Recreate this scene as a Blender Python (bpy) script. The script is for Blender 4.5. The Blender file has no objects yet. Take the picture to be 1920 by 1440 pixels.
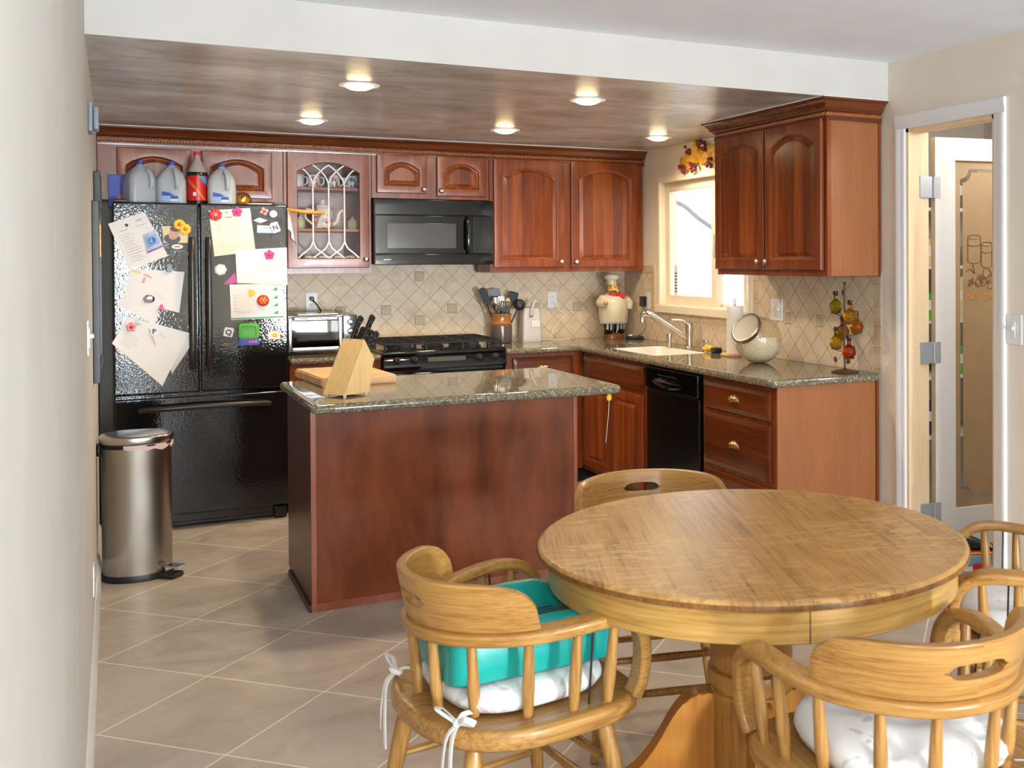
import bpy, bmesh, math, random
from mathutils import Vector, Matrix
PI = math.pi
rnd = random.Random(7)
scene = bpy.context.scene
COL = scene.collection

# ------------------------------------------------------------------ camera
CAM = Vector((-3.365, -7.169, 1.496))
YAW, PITCH, ROLL = math.radians(28.122), math.radians(-0.565), math.radians(-0.277)
FPX, PX, PY = 1984.98, 1274.98, 505.56
fwd = Vector((math.sin(YAW)*math.cos(PITCH), math.cos(YAW)*math.cos(PITCH), math.sin(PITCH)))
r0 = Vector((math.cos(YAW), -math.sin(YAW), 0))
u0 = r0.cross(fwd)
rgt = r0*math.cos(ROLL) + u0*math.sin(ROLL)
upv = -r0*math.sin(ROLL) + u0*math.cos(ROLL)
cd = bpy.data.cameras.new('camera')
cam = bpy.data.objects.new('camera', cd)
COL.objects.link(cam)
cam.matrix_world = Matrix(((rgt.x, upv.x, -fwd.x, CAM.x), (rgt.y, upv.y, -fwd.y, CAM.y),
                           (rgt.z, upv.z, -fwd.z, CAM.z), (0, 0, 0, 1)))
cd.sensor_width = 36
cd.lens = FPX*36/1920
cd.shift_x = (960-PX)/1920
cd.shift_y = (PY-720)/1920
cd.clip_start = 0.02
cd.dof.use_dof = True
cd.dof.focus_distance = 5.0
cd.dof.aperture_fstop = 7.0
scene.camera = cam

def at(px, py, **k):
    d = fwd + rgt*((px-PX)/FPX) - upv*((py-PY)/FPX)
    (a, v), = k.items()
    i = 'xyz'.index(a)
    return CAM + d*((v-CAM[i])/d[i])

# ------------------------------------------------------------------ view, world, lights
vs = scene.view_settings
vs.view_transform = 'Standard'
vs.look = 'None'
vs.gamma = 1
vs.use_curve_mapping = False
vs.exposure = 0.33
scene.display_settings.display_device = 'sRGB'
W = bpy.data.worlds.new('daylight')
scene.world = W
W.use_nodes = True
bg = W.node_tree.nodes['Background']
bg.inputs[0].default_value = (0.86, 0.93, 1.0, 1)
bg.inputs[1].default_value = 3.2

def area(name, loc, aim, sx, sy, energy, color, portal=False, parent=None, shape='RECTANGLE'):
    l = bpy.data.lights.new(name, 'AREA')
    l.shape = shape
    l.size = sx
    l.size_y = sy
    l.energy = energy
    l.color = color
    if portal:
        l.cycles.is_portal = True
    o = bpy.data.objects.new(name, l)
    COL.objects.link(o)
    o.location = loc
    o.rotation_euler = Vector(aim).to_track_quat('-Z', 'Y').to_euler()
    if parent:
        o.parent = parent
    return o
area('camera_flash', CAM + Vector((0.03, 0.0, 0.17)), (0.40, 0.88, -0.05), 0.07, 0.05, 14, (0.92, 0.97, 1.0))
fl = bpy.data.lights.new('bounced_flash', 'SPOT')
fl.energy = 10; fl.color = (0.90, 0.96, 1.0); fl.spot_size = math.radians(84); fl.spot_blend = 0.7; fl.shadow_soft_size = 0.03
flo = bpy.data.objects.new('bounced_flash', fl); COL.objects.link(flo)
flo.location = CAM + Vector((0.06, 0.02, 0.20)); flo.rotation_euler = Vector((0.45, 0.25, 1)).to_track_quat('-Z', 'Y').to_euler()
# daylight through the side door, and an added low fill light
area('side_door_daylight', (-3.25, -13.02, 1.1), (0, 1, 0), 0.32, 1.95, 110, (0.80, 0.91, 1.0))
area('low_fill_light', (-0.43, -13.02, 0.56), (0, 1, 0), 0.70, 0.88, 440, (0.80, 0.91, 1.0))  # added fill, kept low so the cabinet glass does not mirror it
area('kitchen_window_portal', (0.09, -1.16, 1.60), (-1, 0, 0), 1.15, 0.9, 1, (1, 1, 1), portal=True)

# room dimensions
XL, HS, YS, HC = -3.447, 2.270, -3.052, 2.456
CT, CI = 0.923, 0.913
TX, TY, TR, TZ = -1.868, -4.762, 0.568, 0.759
YFRONT = -13.05

# ------------------------------------------------------------------ helpers
def srgb(r, g=None, b=None):
    if g is None:
        r, g, b = r
    f = lambda c: (c/255/12.92 if c/255 <= 0.04045 else ((c/255+0.055)/1.055)**2.4)
    return (f(r), f(g), f(b), 1)

class NT:
    def __init__(s, name):
        s.m = bpy.data.materials.new(name)
        s.m.use_nodes = True
        s.t = s.m.node_tree
        s.b = s.t.nodes['Principled BSDF']
        s.o = s.t.nodes['Material Output']
    def n(s, typ, ins=None, **kw):
        nd = s.t.nodes.new(typ)
        for k, v in kw.items():
            setattr(nd, k, v)
        for k, v in (ins or {}).items():
            s.put(nd.inputs[k], v)
        return nd
    def put(s, sock, v):
        if isinstance(v, bpy.types.NodeSocket):
            s.t.links.new(v, sock)
        elif isinstance(v, bpy.types.Node):
            s.t.links.new(v.outputs[0], sock)
        else:
            sock.default_value = v
    def math(s, op, a, b=0.0, c=None):
        nd = s.n('ShaderNodeMath', operation=op)
        s.put(nd.inputs[0], a)
        s.put(nd.inputs[1], b)
        if c is not None:
            s.put(nd.inputs[2], c)
        return nd.outputs[0]
    def co(s, kind='Object'):
        return s.n('ShaderNodeTexCoord').outputs[kind]
    def mapped(s, scale=(1, 1, 1), loc=(0, 0, 0), rot=(0, 0, 0), src=None):
        m = s.n('ShaderNodeMapping')
        s.put(m.inputs[0], src or s.co())
        m.inputs['Location'].default_value = loc
        m.inputs['Rotation'].default_value = rot
        m.inputs['Scale'].default_value = scale
        return m.outputs[0]
    def noise(s, vec, scale, detail=4, rough=0.55, dist=0.0, dim='3D', w=None):
        nd = s.n('ShaderNodeTexNoise', noise_dimensions=dim)
        s.put(nd.inputs['Vector'], vec)
        nd.inputs['Scale'].default_value = scale
        nd.inputs['Detail'].default_value = detail
        nd.inputs['Roughness'].default_value = rough
        nd.inputs['Distortion'].default_value = dist
        if w is not None:
            s.put(nd.inputs['W'], w)
        return nd.outputs[0]
    def ramp(s, fac, stops, interp='LINEAR'):
        r = s.n('ShaderNodeValToRGB')
        s.put(r.inputs[0], fac)
        r.color_ramp.interpolation = interp
        els = r.color_ramp.elements
        while len(els) < len(stops):
            els.new(0.5)
        for e, (p, c) in zip(els, stops):
            e.position = p
            e.color = c
        return r.outputs[0]
    def mix(s, fac, a, b, mode='MIX'):
        nd = s.n('ShaderNodeMixRGB', blend_type=mode)
        s.put(nd.inputs[0], fac)
        s.put(nd.inputs[1], a)
        s.put(nd.inputs[2], b)
        return nd.outputs[0]
    def bump(s, h, strength=0.2, dist=0.01):
        nd = s.n('ShaderNodeBump')
        nd.inputs['Strength'].default_value = strength
        nd.inputs['Distance'].default_value = dist
        s.put(nd.inputs['Height'], h)
        s.put(s.b.inputs['Normal'], nd.outputs[0])
    def set(s, **k):
        names = dict(col='Base Color', rough='Roughness', metal='Metallic', spec='Specular IOR Level',
                     coat='Coat Weight', coatr='Coat Roughness', trans='Transmission Weight', ior='IOR',
                     emit='Emission Color', es='Emission Strength', sub='Subsurface Weight', aniso='Anisotropic')
        for a, v in k.items():
            s.put(s.b.inputs[names[a]], v)
        return s.m

def mat(name, col, rough=0.5, **k):
    t = NT(name)
    return t.set(col=srgb(col), rough=rough, **k)

def mottled(name, c1, c2, scale=8, rough=0.6, bump=0.0, bscale=60, stretch=(1, 1, 1), **k):
    t = NT(name)
    v = t.mapped(stretch)
    t.set(col=t.ramp(t.noise(v, scale, 6), [(0.32, srgb(c1)), (0.68, srgb(c2))]), rough=rough, **k)
    if bump:
        t.bump(t.noise(v, bscale, 4), bump, 0.01)
    return t.m

def wood(name, dark, mid, light, axis='z', scale=1.0, rough=0.28, fine=0.35, coat=0.0, fleck=None, boards=None):
    """grain runs along axis; a random offset per object keeps repeats apart"""
    t = NT(name)
    i = 'xyz'.index(axis)
    inf = t.n('ShaderNodeObjectInfo')
    w = t.math('MULTIPLY', inf.outputs['Random'], 30.0)
    st = [9*scale]*3
    st[i] = 0.8*scale
    st2 = [55*scale]*3
    st2[i] = 2.2*scale
    src = t.co()
    a = t.noise(t.mapped(st, src=src), 1.0, 5, 0.6, 1.2, '4D', w)
    b = t.noise(t.mapped(st2, src=src), 1.6, 4, 0.6, 0.4, '4D', w)
    f = t.math('ADD', t.math('MULTIPLY', a, 1.0-fine), t.math('MULTIPLY', b, fine))
    if boards:
        # glued-up boards of slightly different tone across the panel
        ax, pitch = boards
        sep = t.n('ShaderNodeSeparateXYZ', {0: src})
        k = t.math('FLOOR', t.math('DIVIDE', t.math('ADD', sep.outputs['xyz'.index(ax)], 50.0), pitch))
        wn = t.n('ShaderNodeTexWhiteNoise', noise_dimensions='1D')
        t.put(wn.inputs['W'], t.math('ADD', k, w))
        f = t.math('ADD', f, t.math('MULTIPLY', t.math('SUBTRACT', wn.outputs[0], 0.5), 0.22))
    col = t.ramp(f, [(0.30, srgb(dark)), (0.5, srgb(mid)), (0.70, srgb(light))])
    if fleck:
        st3 = [26*scale]*3
        st3[i] = 7*scale
        c = t.noise(t.mapped(st3, src=src), 1.0, 3, 0.5, 2.6, '4D', w)
        col = t.mix(t.ramp(c, [(0.52, (0, 0, 0, 1)), (0.62, (0.75, 0.75, 0.75, 1))]), col, srgb(fleck))
    m = t.set(col=col, rough=rough, coat=coat, coatr=0.12)
    t.bump(b, 0.04, 0.004)
    return m

class MB:
    """collects shapes for ONE mesh object"""
    def __init__(s):
        s.bm = bmesh.new()
        s.mi = 0
    def face(s, vs):
        try:
            f = s.bm.faces.new(vs)
            f.material_index = s.mi
            return f
        except ValueError:
            return None
    def v(s, p):
        return s.bm.verts.new(p)
    def poly(s, pts):
        return s.face([s.v(p) for p in pts])
    def box(s, x0, x1, y0, y1, z0, z1, b=0.0, seg=2, M=None):
        if x0 > x1: x0, x1 = x1, x0
        if y0 > y1: y0, y1 = y1, y0
        if z0 > z1: z0, z1 = z1, z0
        c = [(x0, y0, z0), (x1, y0, z0), (x1, y1, z0), (x0, y1, z0), (x0, y0, z1), (x1, y0, z1), (x1, y1, z1), (x0, y1, z1)]
        vs = [s.v(M @ Vector(p) if M else p) for p in c]
        fs = [s.face([vs[i] for i in q]) for q in ((3, 2, 1, 0), (4, 5, 6, 7), (0, 1, 5, 4), (1, 2, 6, 5), (2, 3, 7, 6), (3, 0, 4, 7))]
        if b > 0:
            es = list({e for f in fs for e in f.edges})
            r = bmesh.ops.bevel(s.bm, geom=es, offset=b, segments=seg, affect='EDGES', clamp_overlap=True, profile=0.5)
            for f in r['faces']:
                f.material_index = s.mi
        return s
    def frame_y(s, x0, x1, y0, y1, z0, z1, w, b=0.003, wb=None):
        """upright rectangular frame in the y-z plane, bars w wide"""
        wb = wb or w
        s.box(x0, x1, y0, y0+w, z0, z1, b); s.box(x0, x1, y1-w, y1, z0, z1, b)
        s.box(x0, x1, y0+w, y1-w, z1-w, z1, b); s.box(x0, x1, y0+w, y1-w, z0, z0+wb, b)
        return s
    def rings(s, rings, cap0=True, cap1=True, closed=False):
        R = [[s.v(p) for p in ring] for ring in rings]
        n = len(R[0])
        for a, b in zip(R, R[1:] + ([R[0]] if closed else [])):
            for i in range(n):
                s.face([a[i], a[(i+1) % n], b[(i+1) % n], b[i]])
        if not closed:
            if cap0: s.face(R[0][::-1])
            if cap1: s.face(R[-1])
        return s
    def grid(s, fn, nu, nv, closeu=False):
        R = [[s.v(fn(i/nu, j/nv)) for j in range(nv+1)] for i in range(nu + (0 if closeu else 1))]
        for i in range(nu):
            for j in range(nv):
                a, b = R[i], R[(i+1) % len(R)]
                s.face([a[j], b[j], b[j+1], a[j+1]])
        return s
    def lathe(s, prof, c=(0, 0, 0), n=24, axis=(0, 0, 1), sx=1.0, sy=1.0, cap0=True, cap1=True):
        q = Vector(axis).normalized().to_track_quat('Z', 'Y') if tuple(axis) != (0, 0, 1) else None
        c = Vector(c)
        rings = []
        for r, h in prof:
            ring = []
            for k in range(n):
                a = 2*PI*k/n
                p = Vector((r*math.cos(a)*sx, r*math.sin(a)*sy, h))
                ring.append(c + (q @ p if q else p))
            rings.append(ring)
        return s.rings(rings, cap0, cap1)
    def cyl(s, p0, p1, r0, r1=None, n=14):
        p0, p1 = Vector(p0), Vector(p1)
        d = p1-p0
        return s.lathe([(r0, 0), (r0 if r1 is None else r1, d.length)], p0, n, d.normalized() if abs(d.normalized().z) < 0.99999 or d.z < 0 else (0, 0, 1))
    def sphere(s, c, r, sc=(1, 1, 1), n=16, M=None):
        prof = []
        m = max(6, n//2)
        c = Vector(c)
        rings = []
        for j in range(1, m):
            t = -PI/2 + PI*j/m
            ring = []
            for k in range(n):
                a = 2*PI*k/n
                p = Vector((r*math.cos(t)*math.cos(a)*sc[0], r*math.cos(t)*math.sin(a)*sc[1], r*math.sin(t)*sc[2]))
                ring.append(c + (M @ p if M else p))
            rings.append(ring)
        R = [[s.v(p) for p in ring] for ring in rings]
        bot = Vector((0, 0, -r*sc[2])); top = Vector((0, 0, r*sc[2]))
        vb = s.v(c + (M @ bot if M else bot)); vt = s.v(c + (M @ top if M else top))
        for a, b in zip(R, R[1:]):
            for i in range(n):
                s.face([a[i], a[(i+1) % n], b[(i+1) % n], b[i]])
        for i in range(n):
            s.face([R[0][(i+1) % n], R[0][i], vb])
            s.face([R[-1][i], R[-1][(i+1) % n], vt])
        return s
    def sweep(s, pts, section, side=None, closed=False, scale=None, caps=True):
        """section: list of (a,b) in the (side, normal) frame, carried along the path with a rotation-minimising frame"""
        P = [Vector(p) for p in pts]
        n = len(P)
        T = []
        for i in range(n):
            if closed:
                d = P[(i+1) % n]-P[i-1]
            else:
                d = P[min(i+1, n-1)]-P[max(i-1, 0)]
            T.append(d.normalized())
        S = Vector(side) if side is not None else (Vector((0, 0, 1)) if abs(T[0].z) < 0.9 else Vector((1, 0, 0)))
        S = (S - T[0]*S.dot(T[0])).normalized()
        rings = []
        for i in range(n):
            S = (S - T[i]*S.dot(T[i])).normalized()
            B = T[i].cross(S)
            k = scale[i] if scale else 1.0
            rings.append([P[i] + S*(a*k) + B*(b*k) for a, b in section])
        return s.rings(rings, caps, caps, closed)
    def tube(s, pts, r, n=8, closed=False, radii=None, side=None):
        sec = [(r*math.cos(2*PI*k/n), r*math.sin(2*PI*k/n)) for k in range(n)]
        return s.sweep(pts, sec, side, closed, [q/r for q in radii] if radii else None)
    def prism(s, pts2, fn, d0, d1, b=0.0):
        """pts2: 2-D outline, fn(u, v, d) -> point; extruded from d0 to d1"""
        A = [s.v(fn(u, v, d0)) for u, v in pts2]
        B = [s.v(fn(u, v, d1)) for u, v in pts2]
        n = len(A)
        fs = [s.face(A[::-1]), s.face(B)]
        for i in range(n):
            fs.append(s.face([A[i], A[(i+1) % n], B[(i+1) % n], B[i]]))
        if b > 0:
            es = [e for f in fs[:2] if f for e in f.edges]
            r = bmesh.ops.bevel(s.bm, geom=es, offset=b, segments=2, affect='EDGES', clamp_overlap=True, profile=0.5)
            for f in r['faces']:
                f.material_index = s.mi
        return s
    def text(s, txt, fn, size, depth=0.0006, align='CENTER', bold=0.0):
        cu = bpy.data.curves.new('t', 'FONT')
        cu.body = txt
        cu.size = size
        cu.align_x = align
        cu.extrude = 0.0
        cu.offset = bold
        o = bpy.data.objects.new('t', cu)
        COL.objects.link(o)
        dg = bpy.context.evaluated_depsgraph_get()
        me = bpy.data.meshes.new_from_object(o.evaluated_get(dg))
        vs = [s.v(fn(v.co.x, v.co.y, depth)) for v in me.vertices]
        for p in me.polygons:
            s.face([vs[i] for i in p.vertices])
        bpy.data.objects.remove(o)
        bpy.data.curves.remove(cu)
        bpy.data.meshes.remove(me)
        return s

BASE = {}
def rootof(o):
    while o.parent:
        o = o.parent
    return o
def thing(name, label, cat, loc=(0, 0, 0), group=None, rot=None):
    o = bpy.data.objects.new(name, None)
    COL.objects.link(o)
    o.empty_display_size = 0.05
    o.location = loc
    if rot is not None:
        o.rotation_euler = rot if hasattr(rot, '__len__') else (0, 0, rot)
    o['label'] = label
    o['category'] = cat
    if group:
        o['group'] = group
    BASE[o.name] = Vector(loc)
    return o
def build(name, mb, mats, parent=None, smooth=35, world=True, recalc=True, label=None):
    bm = mb.bm
    if recalc:
        bmesh.ops.recalc_face_normals(bm, faces=bm.faces)
    if parent is not None and world:
        off = BASE[rootof(parent).name]
        for v in bm.verts:
            v.co -= off
    nrm = None
    bm.normal_update()
    if smooth:
        # area-weighted corner normals keep large flats flat beside small bevels
        lim = math.cos(math.radians(max(smooth, 46)))
        ar = {f: f.calc_area() for f in bm.faces}
        nrm = []
        for f in bm.faces:
            for l in f.loops:
                n = Vector((0, 0, 0))
                for g in l.vert.link_faces:
                    if g.normal.dot(f.normal) > lim:
                        n += g.normal*ar[g]
                nrm.append(n.normalized() if n.length > 1e-12 else f.normal.copy())
    me = bpy.data.meshes.new(name)
    bm.to_mesh(me)
    bm.free()
    for m in (mats if isinstance(mats, (list, tuple)) else [mats]):
        me.materials.append(m)
    if smooth:
        me.polygons.foreach_set('use_smooth', [True]*len(me.polygons))
        me.normals_split_custom_set(nrm)
    o = bpy.data.objects.new(name, me)
    COL.objects.link(o)
    if parent is not None:
        o.parent = parent
    if label:
        o['label'] = label
    return o
def solo(name, label, cat, mb, mats, loc=None, group=None, smooth=35):
    """a thing that is one mesh; the origin goes to its base"""
    bm = mb.bm
    if loc is None:
        xs = [v.co.x for v in bm.verts]; ys = [v.co.y for v in bm.verts]; zs = [v.co.z for v in bm.verts]
        loc = ((min(xs)+max(xs))/2, (min(ys)+max(ys))/2, min(zs))
    loc = Vector(loc)
    for v in bm.verts:
        v.co -= loc
    o = build(name, mb, mats, None, smooth)
    o.location = loc
    o['label'] = label
    o['category'] = cat
    if group:
        o['group'] = group
    return o
def struct(name, mb, mats, parent=None, smooth=30):
    o = build(name, mb, mats, parent, smooth, world=False)
    if parent is None:
        o['kind'] = 'structure'
    return o
def copy_tree(o, parent=None):
    c = o.copy()
    COL.objects.link(c)
    if parent is not None:
        c.parent = parent
    for ch in list(o.children):
        copy_tree(ch, c)
    BASE[c.name] = Vector(o.location)
    return c
def smoothpath(pts, k=6):
    """Catmull-Rom through pts"""
    P = [Vector(p) for p in pts]
    out = []
    for i in range(len(P)-1):
        a, b, c, d = P[max(i-1, 0)], P[i], P[i+1], P[min(i+2, len(P)-1)]
        for j in range(k):
            t = j/k
            out.append(0.5*((2*b) + (c-a)*t + (2*a-5*b+4*c-d)*t*t + (3*b-a-3*c+d)*t**3))
    out.append(P[-1])
    return out
def rrect(w, h, r, n=4):
    pts = []
    for cx, cy, a0 in ((w/2-r, h/2-r, 0), (-w/2+r, h/2-r, PI/2), (-w/2+r, -h/2+r, PI), (w/2-r, -h/2+r, 1.5*PI)):
        for k in range(n+1):
            a = a0 + PI/2*k/n
            pts.append((cx+r*math.cos(a), cy+r*math.sin(a)))
    return pts
def frame(O, U, V):
    O, U, V = Vector(O), Vector(U), Vector(V)
    Nn = U.cross(V)
    return lambda u, v, d=0.0: O + U*u + V*v + Nn*d
# ------------------------------------------------------------------ materials
MT = {}
MT['wall'] = mottled('wall_paint', (230, 220, 204), (236, 227, 212), 3, 0.75, 0.06, 140)  # lightened to make up for weak light on the right wall
MT['wall_left'] = mottled('left_wall_paint_darkened', (196, 191, 182), (204, 199, 191), 3, 0.75, 0.06, 140)  # greyer paint, also darkened against the strong light on this side
MT['soffit'] = mottled('soffit_paint_darkened', (197, 192, 185), (203, 198, 191), 3, 0.75, 0.04, 140)  # wall paint darkened to offset strong light on the soffit
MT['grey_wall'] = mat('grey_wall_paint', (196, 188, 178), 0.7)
MT['white_ceiling'] = mottled('ceiling_paint', (236, 240, 248), (242, 245, 252), 4, 0.8, 0.05, 160)
MT['white'] = mat('white_gloss_trim', (232, 232, 232), 0.35)
MT['white_matt'] = mat('white_matt', (236, 234, 230), 0.6)
MT['window_vinyl'] = mat('cream_window_vinyl', (238, 226, 204), 0.4)

t = NT('faux_finish_ceiling')
v = t.mapped((1.0, 1.8, 1))
a = t.noise(v, 1.5, 6, 0.6, 0.8)
b = t.noise(t.mapped((1.6, 3.4, 1)), 3.4, 7, 0.66, 1.2)
f = t.math('ADD', t.math('MULTIPLY', a, 0.68), t.math('MULTIPLY', b, 0.32))
t.set(col=t.ramp(f, [(0.36, srgb(158, 150, 143)), (0.5, srgb(208, 203, 197)), (0.64, srgb(244, 242, 239))]),
      rough=0.30, metal=0.2, spec=0.7)
t.bump(t.noise(t.mapped((1, 1, 1)), 60, 3), 0.08, 0.003)
MT['faux'] = t.m

# floor: square tiles laid on the diagonal
t = NT('diagonal_floor_tile')
h = 0.3465
sep = t.n('ShaderNodeSeparateXYZ', {0: t.co()})
dx = t.math('DIVIDE', t.math('SUBTRACT', sep.outputs[0], -2.734), 2*h)
dy = t.math('DIVIDE', t.math('SUBTRACT', sep.outputs[1], -1.275), 2*h)
ta, tb = t.math('ADD', dx, dy), t.math('SUBTRACT', dx, dy)
def edge_mask(t, x, wd):
    fr = t.math('FRACT', t.math('ADD', x, 100.0))
    d = t.math('ABSOLUTE', t.math('SUBTRACT', fr, 0.5))
    return t.math('GREATER_THAN', d, 0.5-wd)
gm = t.math('MAXIMUM', edge_mask(t, ta, 0.0065), edge_mask(t, tb, 0.0065))
cmb = t.n('ShaderNodeCombineXYZ', {0: t.math('FLOOR', ta), 1: t.math('FLOOR', tb)})
wn = t.n('ShaderNodeTexWhiteNoise', {'Vector': cmb.outputs[0]}, noise_dimensions='3D')
sh = t.n('ShaderNodeVectorMath', {0: t.co(), 1: wn.outputs[1]}, operation='ADD')
nz = t.noise(t.mapped((1, 1.5, 1), src=sh.outputs[0]), 3.2, 8, 0.68, 0.9)
base = t.ramp(nz, [(0.28, srgb(156, 144, 134)), (0.5, srgb(182, 171, 161)), (0.72, srgb(200, 191, 182))])
base = t.mix(t.math('MULTIPLY', wn.outputs[0], 0.35), base, srgb(190, 173, 154))
t.set(col=t.mix(gm, base, srgb(232, 224, 214)), rough=t.ramp(nz, [(0.3, (0.34,)*3+(1,)), (0.7, (0.46,)*3+(1,))]), spec=0.4)
t.bump(t.math('SUBTRACT', nz, t.math('MULTIPLY', gm, 0.6)), 0.12, 0.006)
MT['floor'] = t.m

def travertine(name, ax, u0, v0=1.165, pitch=0.1495, cs=((196, 172, 140), (214, 194, 165), (224, 207, 182))):
    t = NT(name)
    sep = t.n('ShaderNodeSeparateXYZ', {0: t.co()})
    u = t.math('DIVIDE', t.math('SUBTRACT', sep.outputs[ax], u0), pitch)
    v = t.math('DIVIDE', t.math('SUBTRACT', sep.outputs[2], v0), pitch)
    ta, tb = t.math('ADD', u, v), t.math('SUBTRACT', u, v)
    gm = t.math('MAXIMUM', edge_mask(t, ta, 0.016), edge_mask(t, tb, 0.016))
    cmb = t.n('ShaderNodeCombineXYZ', {0: t.math('FLOOR', ta), 1: t.math('FLOOR', tb)})
    wn = t.n('ShaderNodeTexWhiteNoise', {'Vector': cmb.outputs[0]}, noise_dimensions='3D')
    sh = t.n('ShaderNodeVectorMath', {0: t.co(), 1: wn.outputs[1]}, operation='ADD')
    nz = t.noise(sh.outputs[0], 14, 6, 0.65, 0.5)
    base = t.ramp(nz, [(0.3, srgb(cs[0])), (0.55, srgb(cs[1])), (0.75, srgb(cs[2]))])
    base = t.mix(t.math('MULTIPLY', wn.outputs[0], 0.5), base, srgb(222, 204, 180))
    t.set(col=t.mix(gm, base, srgb(160, 136, 106)), rough=0.42, spec=0.4)
    t.bump(t.math('SUBTRACT', t.math('MULTIPLY', nz, 0.3), gm), 0.35, 0.003)
    return t.m
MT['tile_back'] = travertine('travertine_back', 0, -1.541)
MT['tile_right'] = travertine('travertine_right_lightened', 1, -2.177+0.07475, cs=((212, 190, 160), (228, 211, 186), (236, 222, 200)))  # same tile as the back, lightened because less light reaches here
def border_tile(name, ax):
    t = NT(name)
    sep = t.n('ShaderNodeSeparateXYZ', {0: t.co()})
    k = t.math('DIVIDE', sep.outputs[ax], 0.105)
    gm = edge_mask(t, k, 0.018)
    nz = t.noise(t.co(), 16, 6, 0.6, 0.4)
    base = t.ramp(nz, [(0.3, srgb(198, 174, 140)), (0.7, srgb(220, 202, 174))])
    return t.set(col=t.mix(gm, base, srgb(166, 142, 110)), rough=0.4)
MT['border_z'] = border_tile('border_tile_upright', 2)
MT['border_y'] = border_tile('border_tile_level', 1)
MT['accent'] = mottled('accent_insert_stone', (186, 168, 136), (208, 192, 162), 90, 0.5, 0.5, 120)
MT['grout_dark'] = mat('accent_rim', (130, 108, 80), 0.6)

MT['cherry'] = wood('cherry_wood', (92, 40, 12), (128, 59, 20), (156, 80, 34), 'z', 1.0, 0.26, 0.3, 0.04)
MT['cherry_h'] = wood('cherry_wood_level', (70, 32, 12), (98, 46, 18), (122, 62, 28), 'x', 1.0, 0.22, 0.3, 0.25)
MT['cherry_hy'] = wood('cherry_wood_depth', (70, 32, 12), (98, 46, 18), (122, 62, 28), 'y', 1.0, 0.22, 0.3, 0.25)
MT['cherry_panel'] = wood('cherry_panel_boards', (90, 38, 11), (128, 59, 19), (160, 84, 34), 'z', 1.0, 0.22, 0.3, 0.05, boards=('x', 0.075))
MT['cherry_panel_y'] = wood('cherry_panel_boards_side', (90, 38, 12), (126, 60, 22), (156, 82, 36), 'z', 1.0, 0.22, 0.3, 0.05, boards=('y', 0.075))
MT['cherry_dark'] = mat('dark_cherry_wood', (70, 30, 15), 0.3)  # plain dark cherry, used on the island side panel
MT['veneer'] = wood('cherry_end_veneer', (136, 80, 42), (147, 89, 48), (158, 99, 56), 'z', 1.4, 0.45, 0.6)
t = NT('island_veneer')
src = t.co()
a = t.noise(t.mapped((5, 5, 1.6), src=src), 1.4, 5, 0.6, 1.0)
b = t.noise(t.mapped((10, 10, 3.0), src=src), 1.0, 3, 0.5, 0.2)
sep = t.n('ShaderNodeSeparateXYZ', {0: src})
k = t.math('SINE', t.math('MULTIPLY', sep.outputs[0], 2*PI/0.19))
f = t.math('ADD', t.math('ADD', t.math('MULTIPLY', a, 0.5), t.math('MULTIPLY', b, 0.5)), t.math('MULTIPLY', k, 0.035))
t.set(col=t.ramp(f, [(0.32, srgb(98, 46, 22)), (0.5, srgb(124, 62, 31)), (0.68, srgb(142, 75, 40))]), rough=0.42, spec=0.25)
MT['island'] = t.m
MT['rope'] = None
t = NT('rope_bead_wood')
wv = t.n('ShaderNodeTexWave', {'Vector': t.mapped((1, 1, 1.6), rot=(0, 0.0, 0)), 'Scale': 14.0, 'Distortion': 0.0}, wave_type='BANDS', bands_direction='DIAGONAL')
t.set(col=t.ramp(wv.outputs[1], [(0.25, srgb(70, 30, 14)), (0.7, srgb(196, 124, 72))]), rough=0.35)
t.bump(wv.outputs[1], 0.8, 0.004)
MT['rope'] = t.m

t = NT('granite')
src = t.co()
v1 = t.n('ShaderNodeTexVoronoi', {'Vector': src, 'Scale': 150.0})
v2 = t.n('ShaderNodeTexVoronoi', {'Vector': src, 'Scale': 70.0})
n1 = t.noise(src, 60, 5, 0.7, 0.5)
n2 = t.noise(src, 9, 4, 0.6, 0.8)
sp = t.n('ShaderNodeSeparateColor', {0: v1.outputs['Color']})
c = t.ramp(sp.outputs[0], [(0.0, srgb(46, 48, 44)), (0.30, srgb(100, 100, 88)), (0.55, srgb(128, 122, 104)), (0.80, srgb(164, 156, 136)), (0.95, srgb(206, 200, 182))], 'CONSTANT')
c2 = t.ramp(n1, [(0.36, srgb(56, 58, 52)), (0.5, srgb(116, 110, 92)), (0.66, srgb(150, 138, 112))])
t.set(col=t.mix(0.55, c, t.mix(t.ramp(n2, [(0.35, (0,)*3+(1,)), (0.65, (0.5,)*3+(1,))]), c2, srgb(140, 120, 88))), rough=0.035, spec=0.6)
MT['granite'] = t.m

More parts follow.
